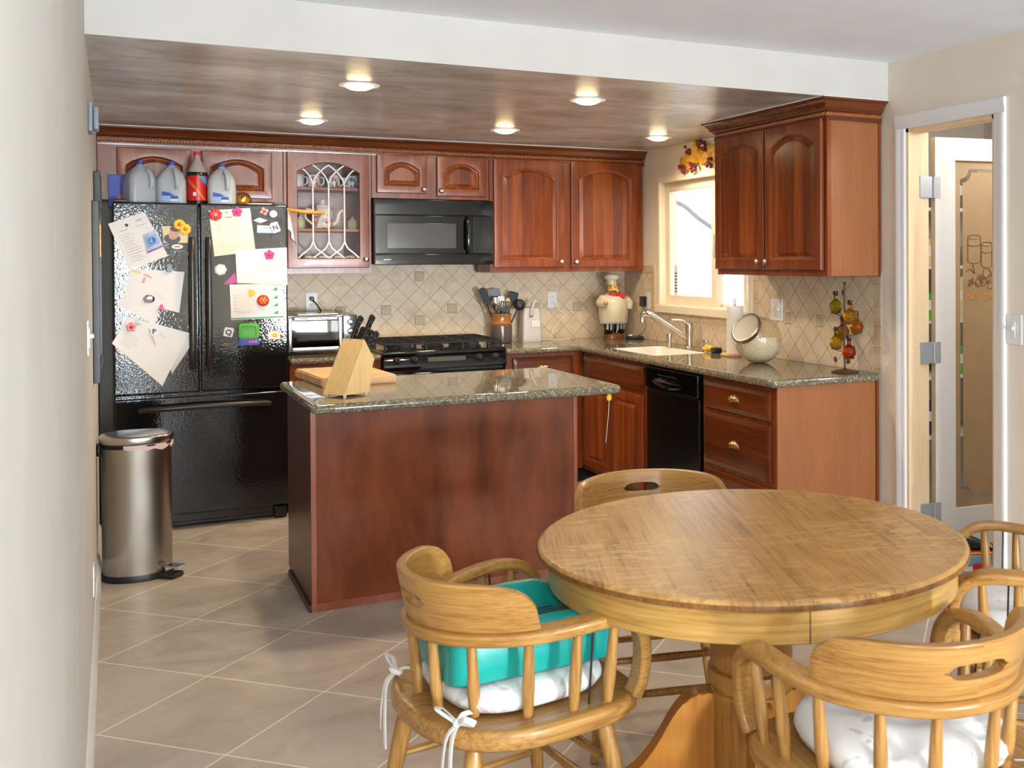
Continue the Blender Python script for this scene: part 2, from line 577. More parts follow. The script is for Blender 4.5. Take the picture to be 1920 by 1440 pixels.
OAKC = ((132, 86, 38), (172, 125, 64), (196, 150, 88))
MT['oak'] = wood('golden_oak', OAKC[0], OAKC[1], OAKC[2], 'x', 1.2, 0.32, 0.92)
MT['oak_z'] = wood('golden_oak_upright', OAKC[0], OAKC[1], OAKC[2], 'z', 1.2, 0.32, 0.8)
def bent_oak():
    t = NT('bent_oak')
    sep = t.n('ShaderNodeSeparateXYZ', {0: t.co()})
    ang = t.math('MULTIPLY', t.math('ARCTAN2', sep.outputs[1], t.math('ADD', sep.outputs[0], -0.10)), 0.30)
    rad = t.math('SQRT', t.math('ADD', t.math('POWER', sep.outputs[0], 2.0), t.math('POWER', sep.outputs[1], 2.0)))
    inf = t.n('ShaderNodeObjectInfo')
    cv = t.n('ShaderNodeCombineXYZ', {0: ang, 1: rad, 2: t.math('ADD', sep.outputs[2], t.math('MULTIPLY', inf.outputs['Random'], 5.0))})
    a = t.noise(t.mapped((1.6, 10, 30), src=cv.outputs[0]), 1.4, 4, 0.6, 0.8)
    b = t.noise(t.mapped((5, 90, 190), src=cv.outputs[0]), 1.4, 4, 0.65, 0.3)
    f = t.math('ADD', t.math('MULTIPLY', a, 0.45), t.math('MULTIPLY', b, 0.55))
    t.set(col=t.ramp(f, [(0.32, srgb(124, 78, 32)), (0.48, srgb(170, 122, 60)), (0.68, srgb(196, 150, 86))]), rough=0.3)
    t.bump(b, 0.05, 0.002)
    return t.m
MT['oak_bent'] = bent_oak()
MT['oak_top'] = wood('quarter_sawn_oak_top', (150, 98, 34), (190, 134, 56), (208, 156, 80), 'y', 0.8, 0.25, 0.55, 0.2, fleck=(216, 170, 98))
MT['oak_apron'] = wood('oak_apron', (176, 116, 36), (208, 150, 62), (226, 174, 90), 'x', 0.8, 0.3, 0.6)
MT['oak_edge'] = wood('oak_edge_endgrain', (84, 52, 20), (124, 80, 34), (160, 110, 52), 'z', 1.6, 0.35, 0.5)
MT['oak_ped'] = wood('oak_pedestal', (112, 68, 24), (178, 122, 52), (198, 146, 72), 'z', 1.3, 0.33, 0.4)
MT['maple'] = wood('pale_maple', (206, 166, 106), (222, 185, 126), (232, 200, 146), 'z', 1.0, 0.5, 0.5)
MT['maple_x'] = wood('maple_board', (198, 156, 106), (214, 174, 124), (224, 190, 142), 'x', 1.0, 0.5, 0.5, boards=('y', 0.04))
MT['raw_pine'] = wood('raw_jamb_wood', (222, 190, 148), (232, 206, 168), (238, 216, 184), 'z', 1.0, 0.6, 0.4)

t = NT('textured_black_steel')
nz = t.noise(t.co(), 95, 1, 0.5, 0.0)
t.set(col=srgb(20, 21, 24), rough=0.055, spec=0.6)
t.bump(nz, 0.16, 0.0024)
MT['fridge'] = t.m
MT['black_gloss'] = mat('black_gloss', (10, 10, 11), 0.06, spec=0.6)
MT['black'] = mat('black_plastic', (20, 20, 22), 0.35)
MT['black_matt'] = mat('black_matt_iron', (26, 26, 28), 0.55)
MT['dark_handle'] = mat('dark_bronze_handle', (44, 38, 34), 0.3)
MT['mw_window'] = mat('microwave_window', (66, 66, 68), 0.12, spec=0.6)
MT['grey_dark'] = mat('dark_grey_board', (70, 72, 74), 0.5)
MT['grey_blue'] = mat('grey_blue_plastic', (128, 140, 150), 0.4)

t = NT('brushed_stainless')
nz = t.noise(t.mapped((1, 1, 90)), 6, 3)
t.set(col=srgb(176, 168, 158), rough=0.27, metal=1.0, aniso=0.6)
t.bump(nz, 0.02, 0.001)
MT['steel'] = t.m
MT['chrome'] = mat('chrome', (220, 220, 222), 0.10, metal=1.0)
MT['nickel'] = mat('brushed_nickel', (200, 194, 182), 0.28, metal=1.0)
MT['zinc'] = mat('zinc_hinge', (168, 176, 184), 0.4, metal=0.45)
MT['brass'] = mat('antique_brass', (214, 178, 118), 0.2, metal=1.0)
MT['rust'] = mat('rusty_iron', (92, 66, 52), 0.55, metal=0.3)

def glass_mat(name, tint=(255, 255, 255), refl=0.08, rough=0.02):
    """thin clear pane: mostly see-through with a mirror share that grows at grazing angles"""
    t = NT(name)
    tr = t.n('ShaderNodeBsdfTransparent', {0: srgb(tint)})
    gl = t.n('ShaderNodeBsdfGlossy', {0: (1, 1, 1, 1), 'Roughness': rough})
    lw = t.n('ShaderNodeLayerWeight', {0: 0.5})
    fac = t.math('ADD', t.math('MULTIPLY', t.math('POWER', lw.outputs[1], 2.5), 0.75), refl)
    mx = t.n('ShaderNodeMixShader', {0: fac, 1: tr.outputs[0], 2: gl.outputs[0]})
    t.t.links.new(mx.outputs[0], t.o.inputs[0])
    return t.m
MT['thin_pane'] = glass_mat('cabinet_glass', (250, 250, 250), 0.012)
MT['pane'] = glass_mat('window_glass', (250, 252, 252), 0.04)
MT['clear'] = glass_mat('clear_jar_glass', (248, 247, 244), 0.10)
def liquid(name, c):
    t = NT(name)
    return t.set(col=srgb(c), rough=0.01, trans=0.92, ior=1.36, spec=0.7)
def emis(name, c, s):
    t = NT(name)
    return t.set(col=srgb(c), emit=srgb(c), es=s)
MT['bulb'] = emis('lit_bulb', (255, 226, 170), 30.0)
MT['teal'] = mat('teal_plastic', (22, 160, 150), 0.32)
MT['teal_dark'] = mat('teal_plastic_seat', (10, 104, 104), 0.42)
MT['paper'] = mat('white_paper', (238, 234, 232), 0.75)
MT['cream_paper'] = mat('cream_paper', (240, 232, 214), 0.75)
MT['ink'] = mat('grey_ink', (160, 160, 168), 0.8)
MT['ink_dark'] = mat('dark_ink', (84, 86, 96), 0.8)
for nm, c in dict(red=(204, 40, 44), pink=(232, 60, 140), magenta=(190, 50, 130), yellow=(244, 196, 40), orange=(226, 120, 30),
                  blue=(48, 70, 170), sky=(120, 170, 214), green=(80, 170, 50), sea=(30, 150, 120), purple=(120, 90, 160),
                  navy=(40, 50, 110), lav=(190, 184, 214), rose=(232, 150, 150), skin=(206, 150, 116), hair=(64, 46, 38),
                  tan=(222, 198, 150), mint=(206, 226, 214), peach=(244, 214, 190), brown=(110, 74, 44), grey=(180, 180, 180)).items():
    MT[nm] = mat('paint_'+nm, c, 0.45)

t = NT('floral_cushion_cotton')
src = t.co()
n1 = t.noise(t.mapped((1, 1, 1), src=src), 13, 2, 0.4, 1.2)
n2 = t.noise(t.mapped((1, 1, 1), loc=(7, 3, 1), src=src), 17, 2, 0.4, 1.0)
c = t.mix(t.ramp(n1, [(0.66, (0,)*3+(1,)), (0.70, (0.55,)*3+(1,))]), srgb(246, 244, 242), srgb(178, 186, 170))
c = t.mix(t.ramp(n2, [(0.71, (0,)*3+(1,)), (0.74, (0.5,)*3+(1,))]), c, srgb(206, 150, 170))
t.set(col=c, rough=0.9)
t.bump(t.noise(src, 30, 3), 0.15, 0.01)
MT['cushion'] = t.m
MT['cotton'] = mat('white_cotton_tie', (244, 242, 240), 0.9)

# ------------------------------------------------------------------ the room
m = MB(); m.box(XL-0.02, 1.75, YFRONT, 0.02, -0.05, 0)
struct('floor', m, MT['floor'])
# left wall, back wall
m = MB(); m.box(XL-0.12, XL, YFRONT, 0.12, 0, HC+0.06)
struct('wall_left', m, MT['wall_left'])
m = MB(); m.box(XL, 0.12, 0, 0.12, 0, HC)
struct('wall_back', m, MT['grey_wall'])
# right wall with the kitchen window and the pantry doorway
WY0, WY1, WZ0, WZ1 = -1.757, -0.566, 1.150, 2.062        # window hole
DY0, DY1, DZ1 = -3.770, -3.185, 2.118                    # door hole
WT = 0.13
m = MB()
m.box(0, WT, WY1, 0, 0, HC)
m.box(0, WT, WY0, WY1, 0, WZ0)
m.box(0, WT, WY0, WY1, WZ1, HC)
m.box(0, WT, DY1, WY0, 0, HC)
m.box(0, WT, DY0, DY1, DZ1, HC)
m.box(0, WT, YFRONT, DY0, 0, HC)
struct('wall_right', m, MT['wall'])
# front wall far behind the camera with the side door and an opening made for the fill light
m = MB()
m.box(XL, -3.42, YFRONT-0.12, YFRONT, 0, HC); m.box(-3.08, -0.80, YFRONT-0.12, YFRONT, 0, HC); m.box(-0.06, WT, YFRONT-0.12, YFRONT, 0, HC)
for x0, x1, zt in ((-3.42, -3.08, 2.10), (-0.80, -0.06, 1.02)):
    m.box(x0, x1, YFRONT-0.12, YFRONT, zt, HC); m.box(x0, x1, YFRONT-0.12, YFRONT, 0, 0.10)
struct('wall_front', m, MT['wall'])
# ceilings: higher dining end, dropped kitchen end
m = MB(); m.box(XL, WT, YFRONT, YS, HC, HC+0.06)
struct('ceiling', m, MT['white_ceiling'])
m = MB(); m.box(XL, 0, YS+0.004, 0, HS, HC)
struct('ceiling', m, MT['faux'])
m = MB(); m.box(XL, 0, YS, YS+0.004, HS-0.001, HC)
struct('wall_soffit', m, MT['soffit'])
# baseboards
m = MB()
m.prism([(0, 0), (0.016, 0), (0.016, 0.06), (0.010, 0.075), (0.007, 0.095), (0, 0.1)], lambda u, v, d: (XL+u, d, v), YFRONT, -0.75)
struct('baseboard_left', m, MT['white'])
m = MB()
for a, b in ((YFRONT, DY0-0.075), (DY1+0.075, -3.0)):
    m.prism([(0, 0), (0.016, 0), (0.016, 0.06), (0.010, 0.075), (0.007, 0.095), (0, 0.1)], lambda u, v, d: (-u, d, v), a, b)
struct('baseboard_right', m, MT['white'])

# tiled backsplash
def accents(m, spots, plane):
    for u, v in spots:
        for k, (s, d, mi) in enumerate(((0.0335, 0.0062, 2), (0.0300, 0.0085, 1))):
            m.mi = mi
            if plane == 'y':
                m.box(u-s, u+s, -d, 0, v-s, v+s, 0.0012, 1)
            else:
                m.box(-d, 0, u-s, u+s, v-s, v+s, 0.0012, 1)
m = MB(); m.box(-2.45, -0.006, -0.006, 0, CT, 1.43); m.box(-1.91, -1.16, -0.006, 0, 1.43, 1.47)
accents(m, [(-1.541, 1.165+0.1495*1.5), (-1.541, 1.165-0.07475), (-1.541-0.224, 1.165), (-1.541+0.224, 1.165), (-0.71, 1.155), (-0.39, 1.155),
            (-2.06, 1.165), (-2.36, 1.165)], 'y')
struct('trim_1', m, [MT['tile_back'], MT['accent'], MT['grout_dark']])
m = MB()
m.box(-0.006, 0, -0.445, -0.0065, CT, 1.399); m.box(-0.006, 0, -1.81, -0.445, CT, 1.075); m.box(-0.006, 0, -2.945, -1.81, CT, 1.43)
accents(m, [(-0.21, 1.15), (-2.177, 1.158), (-2.48, 1.158)], 'x')
m.mi = 3
m.box(-0.008, 0, -3.0, -2.945, CT, 1.43); m.box(-0.0078, 0, -0.50, -0.445, 1.129, 1.399); m.box(-0.008, 0, -1.86, -1.81, 1.129, 1.43)
m.mi = 4
m.box(-0.008, 0, -1.86, -0.445, 1.075, 1.128); m.box(-0.008, 0, -0.5, -0.02, 1.40, 1.455)
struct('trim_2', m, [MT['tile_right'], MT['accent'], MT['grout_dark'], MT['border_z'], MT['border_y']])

# kitchen window: white vinyl slider in a cream stool and casing
m = MB()
m.frame_y(-0.018, WT-0.01, WY0+0.001, WY1-0.001, WZ0+0.001, WZ1-0.001, 0.036)
m.box(-0.034, -0.0185, WY0-0.01, WY1+0.01, WZ0-0.022, WZ0+0.030, 0.004)
win = struct('window_1', m, MT['window_vinyl'])
def sash(name, y0, y1, x0, x1, w):
    m = MB()
    m.frame_y(x0, x1, y0, y1, WZ0+0.037, WZ1-0.037, w)
    o = struct(name, m, MT['window_vinyl'], win)
    m = MB(); m.box((x0+x1)/2-0.002, (x0+x1)/2+0.002, y0+w, y1-w, WZ0+0.035+w, WZ1-0.035-w)
    struct('window_pane', m, MT['pane'], o)
    return o
ym = -1.262
s1 = sash('sliding_sash', ym-0.045, WY1-0.038, 0.03, 0.065, 0.062)
s2 = sash('fixed_sash', WY0+0.038, ym+0.01, 0.075, 0.105, 0.022)
m = MB(); m.box(0.018, 0.03, ym-0.03, ym-0.01, 1.52, 1.66, 0.003)
struct('sash_latch', m, MT['white'], s1)
m = MB(); m.prism(rrect(0.045, 0.22, 0.02), lambda u, v, d: (0.044+d, -0.73+u, 1.345+v), 0, 0.003)
m.mi = 1
for k in range(7):
    m.box(0.0425, 0.044, -0.745, -0.715, 1.27+k*0.021, 1.278+k*0.021)
struct('child_lock_sticker', m, [MT['paper'], MT['ink_dark']], s1)
# outside the window: neighbour wall, roof edge and a bare branch
m = MB(); m.prism([(0, 1.6), (5, 0.2), (5, -2.5), (0, -2.5)], lambda u, v, d: (7.5+d, 2.0+u, v+1.6), 0, 0.2)
struct('wall_neighbour', m, mat('neighbour_stucco', (238, 236, 232), 0.9))
m = MB(); m.box(0.5, 9.0, -1.5, 9.0, -0.10, 0.0)
struct('ground', m, mat('outside_concrete', (190, 188, 184), 0.9))
t = thing('bare_tree', 'bare tree outside the kitchen window, one curved branch showing', 'tree', (3.0, 2.2, 0))
bark = mat('bark', (120, 120, 116), 0.9)
m = MB(); m.tube(smoothpath([(3.0, 2.2, 0.0), (3.02, 2.25, 0.6), (2.98, 2.4, 1.1), (3.0, 2.8, 1.4)]), 0.08, 8)
build('trunk', m, bark, t)
m = MB(); m.tube(smoothpath([(3.0, 2.78, 1.38), (3.0, 3.3, 1.62), (3.05, 3.8, 1.80), (3.0, 4.25, 2.0), (3.05, 4.8, 2.2), (3.0, 5.4, 2.3)]), 0.028, 7)
build('branch', m, bark, t)
# pantry doorway: casing, raw wood jamb, door
def casing_profile(w=0.066, t=0.019):
    return [(0, 0), (0, t*0.55), (w*0.12, t*0.75), (w*0.30, t*0.62), (w*0.42, t*0.85), (w*0.75, t), (w*0.92, t), (w, t*0.8), (w, 0)]
def casing(y, z0, z1, dirn):
    m.prism(casing_profile(), lambda u, v, d: (-v, y+dirn*u, d), z0, z1)
m = MB()
casing(DY1, 0, DZ1-0.0005, 1); casing(DY0, 0, DZ1-0.0005, -1)
m.prism(casing_profile(), lambda u, v, d: (-v, d, DZ1+u), DY0-0.066, DY1+0.066)
struct('trim_3', m, MT['white'])
m = MB()
m.box(0, 0.075, DY1-0.018, DY1, 0, DZ1); m.box(0.075, WT, DY1-0.012, DY1, 0, DZ1)
m.box(0, 0.075, DY0, DY0+0.018, 0, DZ1); m.box(0.075, WT, DY0, DY0+0.012, 0, DZ1)
m.box(0, 0.075, DY0, DY1, DZ1-0.018, DZ1); m.box(0.075, WT, DY0, DY1, DZ1-0.012, DZ1)
struct('trim_4', m, MT['raw_pine'])
# the pantry room behind the doorway
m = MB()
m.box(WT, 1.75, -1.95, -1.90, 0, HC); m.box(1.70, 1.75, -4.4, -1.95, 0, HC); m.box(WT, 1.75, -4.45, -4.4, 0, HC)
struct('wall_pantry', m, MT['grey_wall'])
m = MB(); m.box(WT, 1.75, -4.45, -1.90, HC, HC+0.06)
struct('ceiling', m, MT['white_ceiling'])

# the pantry door, opened inward; local u runs along the door from the hinge
DA = math.radians(-7.0)
HX, HY = WT+0.034, DY1-0.022
def dfr(u, v, d=0.0):          # d is thickness towards the camera side
    return Vector((HX + u*math.cos(DA) + d*math.sin(DA), HY + u*math.sin(DA) - d*math.cos(DA), v))
DW, DH, ST = 0.57, 2.085, 0.116
GU0, GU1, GV0, GV1 = ST, DW-ST, 0.262, 1.975
m = MB()
for u0, u1, v0, v1 in ((0, ST, 0.02, DH), (DW-ST, DW, 0.02, DH), (ST, DW-ST, 0.02, GV0), (ST, DW-ST, GV1, DH)):
    m.prism([(u0, v0), (u1, v0), (u1, v1), (u0, v1)], dfr, -0.035, 0.0)
m.mi = 1
m.prism([(-0.001, 0.02), (0.0, 0.02), (0.0, DH), (-0.001, DH)], dfr, -0.035, 0.0)
door = struct('door_1', m, [mat('white_door_paint', (222, 222, 222), 0.35), MT['raw_pine']])
m = MB()
m.prism([(GU0, GV0), (GU1, GV0), (GU1, GV1), (GU0, GV1)], dfr, -0.022, -0.019)
struct('glass_pane', m, MT['pane'], door)
# frosted film: outer band, gap of clear glass, inner field
def notch(i, r):
    a, b, c, d = GU0+i, GU1-i, GV0+i, GV1-i
    pts = []
    for cx, cy, a0 in ((a, c, PI/2), (b, c, PI), (b, d, 1.5*PI), (a, d, 0)):
        for k in range(7):
            an = a0 - PI/2*k/6
            pts.append((cx + r*math.cos(an), cy + r*math.sin(an)))
    return pts
tt = NT('frosted_glass_film')
nz = tt.noise(tt.co(), 2.5, 3)
tt.set(col=tt.ramp(nz, [(0.3, srgb(146, 122, 92)), (0.7, srgb(166, 138, 102))]), rough=0.45, spec=0.35)
FROST = tt.m
m = MB()
outer = notch(0.040, 0.050)
rect = []
for k, (x, y) in enumerate(outer):
    q = k//7
    cx, cy = ((GU0, GV0), (GU1, GV0), (GU1, GV1), (GU0, GV1))[q]
    rect.append((cx, cy))
A = [m.v(dfr(x, y, -0.018)) for x, y in rect]
B = [m.v(dfr(x, y, -0.018)) for x, y in outer]
for i in range(len(A)):
    m.face([A[i], A[(i+1) % len(A)], B[(i+1) % len(A)], B[i]])
inner = notch(0.056, 0.050)
m.poly([dfr(x, y, -0.018) for x, y in inner])
bmesh.ops.triangulate(m.bm, faces=[f for f in m.bm.faces if len(f.verts) > 4])
struct('frosted_film', m, FROST, door, smooth=0)
# etched drawing of jars and fruit with the word under it
ETCH = mat('etched_lines', (126, 88, 52), 0.4)
m = MB()
def eline(pts, w=0.0022):
    m.tube([dfr(x, y, -0.0172) for x, y in pts], w, 5)
def ell(cx, cy, a, b, n=20, a0=0, a1=2*PI):
    return [(cx+a*math.cos(a0+(a1-a0)*k/n), cy+b*math.sin(a0+(a1-a0)*k/n)) for k in range(n+1)]
uc = (GU0+GU1)/2
for cx, w, b, tp in ((uc-0.045, 0.038, 1.48, 1.60), (uc+0.03, 0.032, 1.46, 1.565)):
    eline(ell(cx, tp, w, 0.010)); eline(ell(cx, tp-0.035, w, 0.010, 14, PI, 2*PI))
    eline([(cx-w, tp), (cx-w, b)]); eline([(cx+w, tp), (cx+w, b)]); eline(ell(cx, b, w, 0.012, 14, PI, 2*PI))
for k in range(9):
    cx, cy = uc-0.07+rnd.random()*0.13, 1.36+rnd.random()*0.10
    eline([(p.x, p.y) for p in smoothpath([(cx+rnd.uniform(-0.03, 0.03), cy+rnd.uniform(-0.03, 0.03), 0) for _ in range(4)], 4)], 0.0026)
for cx, cy, r in ((uc+0.03, 1.42, 0.024), (uc+0.055, 1.39, 0.022), (uc-0.02, 1.37, 0.02), (uc+0.01, 1.375, 0.018)):
    eline(ell(cx, cy, r, r, 14))
struct('etched_jars', m, ETCH, door, smooth=0)
m = MB()
m.text('PANTRY', lambda x, y, d: dfr(uc+x*1.15, 1.285+y, -0.0165), 0.048, bold=0.0012)
struct('etched_word', m, mat('etched_word', (190, 130, 60), 0.4), door, smooth=0)
for zc in (1.84, 1.035, 0.25):
    m = MB()
    m.box(0.07, 0.148, DY1-0.0215, DY1-0.018, zc-0.052, zc+0.052, 0.001, 1)
    m.cyl((HX-0.008, HY+0.001, zc-0.052), (HX-0.008, HY+0.001, zc+0.052), 0.0085, None, 10)
    m.prism([(-0.002, zc-0.052), (0.028, zc-0.052), (0.028, zc+0.052), (-0.002, zc+0.052)], dfr, 0.0, 0.003)
    struct('hinge', m, MT['zinc'], door)
# ------------------------------------------------------------------ cabinets
def door_loop(w, h, e, arch, rise, n=14):
    """closed loop, inset e from the edges; the top is an arch whose springing sits `rise` under its crown"""
    pts = []
    x0, x1, y0, y1 = e, w-e, e, h-e
    for k in range(4): pts.append((x0+(x1-x0)*k/4, y0))
    ys = y1-(rise if arch else 0)
    for k in range(4): pts.append((x1, y0+(ys-y0)*k/4))
    for k in range(n):
        t = k/n
        x = x1+(x0-x1)*t
        y = ys + (rise*(1-(2*t-1)**2) if arch else 0)
        pts.append((x, y))
    for k in range(4): pts.append((x0, ys+(y0-ys)*k/4))
    return pts
def raised_door(fr, w, h, arch=True, stile=0.055, rise=0.05, t=0.020, glass=False):
    m = MB()
    r2 = min(rise, 0.3*w)
    L = [(0.0, 0, False), (0.0, t-0.004, False), (0.004, t, False)]
    rings = [[fr(u, v, d) for u, v in door_loop(w, h, e, a, 0)] for e, d, a in L]
    if glass:
        rings.append([fr(u, v, t) for u, v in door_loop(w, h, stile, True, r2)])
        rings.append([fr(u, v, t-0.006) for u, v in door_loop(w, h, stile+0.004, True, r2)])
        rings.append([fr(u, v, 0.0) for u, v in door_loop(w, h, stile+0.004, True, r2)])
        m.rings(rings, closed=True)
    else:
        for e, d in ((stile-0.006, t), (stile-0.002, t-0.003), (stile+0.006, t-0.010), (stile+0.010, t-0.010)):
            rings.append([fr(u, v, d) for u, v in door_loop(w, h, e, arch, r2)])
        m.rings(rings, True, False)
    return m
def raised_field(fr, w, h, arch=True, stile=0.055, rise=0.05, t=0.020):
    m = MB()
    r2 = min(rise, 0.3*w)
    rings = [[fr(u, v, d) for u, v in door_loop(w, h, e, arch, r2)] for e, d in
             ((stile+0.009, t-0.0105), (stile+0.012, t-0.0095), (stile+0.030, t-0.002), (stile+0.032, t-0.001))]
    m.rings(rings, True, True)
    return m
def knob_at(p, nrm, parent):
    m = MB()
    m.lathe([(0.006, 0), (0.005, 0.010), (0.008, 0.014), (0.0145, 0.019), (0.0155, 0.024), (0.012, 0.028), (0.004, 0.030)], p, 14, nrm)
    return build('knob', m, MT['nickel'], parent)
def cup_pull(p, U, Nn, parent, w=0.050):
    U, Nn = Vector(U), Vector(Nn)
    p = Vector(p)
    m = MB()
    def fn(i, j):
        a = PI*i
        b = PI/2*j
        return p + U*(-w*math.cos(a)*math.cos(b*0.999)) + Vector((0, 0, 1))*(0.036*math.sin(a)*math.cos(b)) + Nn*(0.028*math.sin(b)*math.sin(a)**0.5)
    m.grid(fn, 16, 6)
    m.box(-w-0.004, w+0.004, 0, 0.003, -0.004, 0.003, 0.001, 1, Matrix((( U.x, Nn.x, 0, p.x), (U.y, Nn.y, 0, p.y), (0, 0, 1, p.z), (0, 0, 0, 1))))
    return build('cup_pull', m, MT['brass'], parent, 50)
def add_door(parent, fr, w, h, knob=None, arch=True, stile=0.055, rise=0.05, wm='cherry', pm='cherry_panel', name='door'):
    d = build(name, raised_door(fr, w, h, arch, stile, rise), MT[wm], parent, 25)
    build('raised_panel', raised_field(fr, w, h, arch, stile, rise), MT[pm], d, 25)
    if knob:
        nrm = fr(0, 0, 1)-fr(0, 0, 0)
        knob_at(fr(knob[0], knob[1], 0.018), nrm, d)
    return d
def back_frame(x, z, y=-0.331):           # doors on the back run face -Y
    return frame((x, y, z), (1, 0, 0), (0, 0, 1))
def side_frame(y, z, x=-0.331):           # doors on the right run face -X ; u runs towards the camera
    return frame((x, y, z), (0, -1, 0), (0, 0, 1))

UB, UT, UD = 1.412, 2.200, 0.327
def upper(name, label, x0, x1, z0, doors, group='cherry wall cabinets'):
    t = thing(name, label, 'cabinet', ((x0+x1)/2, -UD/2, z0), group)
    m = MB(); m.box(x0, x1, -UD, -0.008, z0, UT, 0.002, 1)
    build('carcass', m, MT['cherry'], t)
    for dx0, dx1, dz0, dz1, kx, kz, rise in doors:
        add_door(t, back_frame(dx0, dz0), dx1-dx0, dz1-dz0, (kx-dx0, kz-dz0) if kx else None, True, 0.056 if dz1-dz0 > 0.4 else 0.05, rise)
    return t
upper('upper_cabinet', 'wide cherry wall cabinet over the black refrigerator with two low arched doors', XL+0.002, -2.452, 1.85,
      [(-3.348, -2.962, 1.872, 2.150, None, None, 0.05), (-2.905, -2.517, 1.872, 2.150, None, None, 0.05)])
upper('upper_cabinet', 'short cherry cabinet above the microwave with two small arched doors', -1.922, -1.153, 1.893,
      [(-1.893, -1.575, 1.928, 2.172, -1.597, 1.955, 0.045), (-1.508, -1.178, 1.916, 2.175, -1.484, 1.948, 0.045)])
upper('upper_cabinet', 'tall cherry wall cabinet with two arched doors, right of the microwave', -1.150, -0.012, 1.412,
      [(-1.125, -0.622, 1.446, 2.174, -0.650, 1.482, 0.06), (-0.572, -0.058, 1.443, 2.180, -0.538, 1.480, 0.06)])
# the glass-fronted cabinet is an open box with shelves
gx0, gx1 = -2.449, -1.925
tg = thing('glass_cabinet', 'cherry wall cabinet with a white-leaded glass door showing mugs and a teapot', 'cabinet', ((gx0+gx1)/2, -UD/2, 1.418), 'cherry wall cabinets')
m = MB()
m.box(gx0, gx0+0.018, -UD+0.019, -0.022, 1.418, UT); m.box(gx1-0.018, gx1, -UD+0.019, -0.022, 1.418, UT)
m.box(gx0+0.0185, gx1-0.0185, -UD+0.019, -0.022, 1.419, 1.446); m.box(gx0+0.0185, gx1-0.0185, -UD+0.019, -0.022, UT-0.03, UT-0.001)
m.box(gx0, gx1, -0.0215, -0.008, 1.418, UT)
m.box(gx0, -2.38, -UD, -UD+0.0185, 1.418, UT); m.box(-2.0, gx1, -UD, -UD+0.0185, 1.418, UT); m.box(-2.38, -2.0, -UD, -UD+0.0185, 2.125, UT)
m.box(-2.38, -2.0, -UD, -UD+0.0185, 1.418, 1.49)
build('carcass', m, MT['cherry'], tg)
SH = []
for z in (1.697, 1.955):
    m = MB(); m.box(gx0+0.018, gx1-0.018, -0.305, -0.022, z-0.018, z, 0.002, 1)
    build('shelf', m, MT['veneer'], tg)
fg = back_frame(-2.431, 1.452)
gw, gh = 0.488, 0.712
dg_ = build('glass_door', raised_door(fg, gw, gh, True, 0.056, 0.062, glass=True), MT['cherry'], tg, 25)
m = MB(); m.prism(door_loop(gw, gh, 0.058, True, 0.062), fg, 0.006, 0.009)
build('glass_pane', m, MT['thin_pane'], dg_)
m = MB()
def came(pts):
    m.sweep([fg(u, v, 0.013) for u, v in pts], [(-0.0045, -0.002), (0.0045, -0.002), (0.003, 0.002), (-0.003, 0.002)], side=None)
def came2(pts):
    P = smoothpath([(u, v, 0) for u, v in pts], 5) if len(pts) > 2 else [Vector((u, v, 0)) for u, v in pts]
    m.sweep([fg(p.x, p.y, 0.013) for p in P], rrect(0.009, 0.004, 0.0015, 2), side=(1, 0, 0) if abs(P[-1].y-P[0].y) > abs(P[-1].x-P[0].x)*0.2 else (0, 0, 1))
cx_ = [0.150, 0.244, 0.338]
lo, hi, bt, tp = 0.165, 0.520, 0.062, 0.640
for x in cx_:
    came2([(x, lo), (x, hi)])
W_ = 0.094
for x in cx_:
    for s in (-1, 1):
        xt = x + s*W_
        came2([(x, hi), (x+s*0.018, hi+0.045), (x+s*0.055, hi+0.088), (min(max(xt, 0.062), gw-0.062), min(0.648, hi+0.118 - (0.025 if abs(xt-0.244) > 0.15 else 0)))])
        came2([(x, lo), (x+s*0.018, lo-0.040), (x+s*0.055, lo-0.072), (min(max(xt, 0.062), gw-0.062), bt)])
build('white_leading', m, MT['white'], dg_)
knob_at(fg(0.466, 0.052, 0.018), (0, -1, 0), dg_)

# crown moulding with a rope bead
CROWN = [(0.0, -0.102), (0.012, -0.102), (0.014, -0.088), (0.011, -0.084), (0.011, -0.060), (0.020, -0.056), (0.024, -0.048), (0.030, -0.046), (0.036, -0.030), (0.052, -0.014), (0.066, -0.008), (0.068, 0.0), (0.0, 0.0)]
def crown(name, label, path, outs, parent_loc, rope_paths):
    t = thing(name, label, 'moulding', parent_loc)
    m = MB()
    rings = []
    for p, o in zip(path, outs):
        rings.append([Vector(p) + Vector(o)*(a+0.0012) + Vector((0, 0, b)) for a, b in CROWN])
    m.rings(rings)
    build('cornice', m, MT['cherry_h'], t, 20)
    m = MB()
    for a, b, o in rope_paths:
        a, b, o = Vector(a), Vector(b), Vector(o)
        n = int((b-a).length/0.017)
        T = (b-a).normalized()
        for k in range(n):
            c = a + (b-a)*((k+0.5)/n) + o*0.014 + Vector((0, 0, -0.072))
            d = (T*0.8 + Vector((0, 0, 0.6))).normalized()
            Mx = Matrix((d, o, d.cross(o))).transposed()
            m.sphere(c, 0.0115, (1.3, 0.9, 0.62), 6, Mx)
    build('rope_bead', m, mat('rope_bead_'+name, (164, 98, 54), 0.35), t)
    m = MB()
    rings = []
    for p, o in zip(path, outs):
        rings.append([Vector(p) + Vector(o)*a + Vector((0, 0, b)) for a, b in ((0.05, 0.0002), (0.071, 0.0002), (0.074, 0.0038), (0.05, 0.0038))])
    m.rings(rings)
    build('caulk_line', m, MT['white'], t)
    return t
ct = HS-0.004
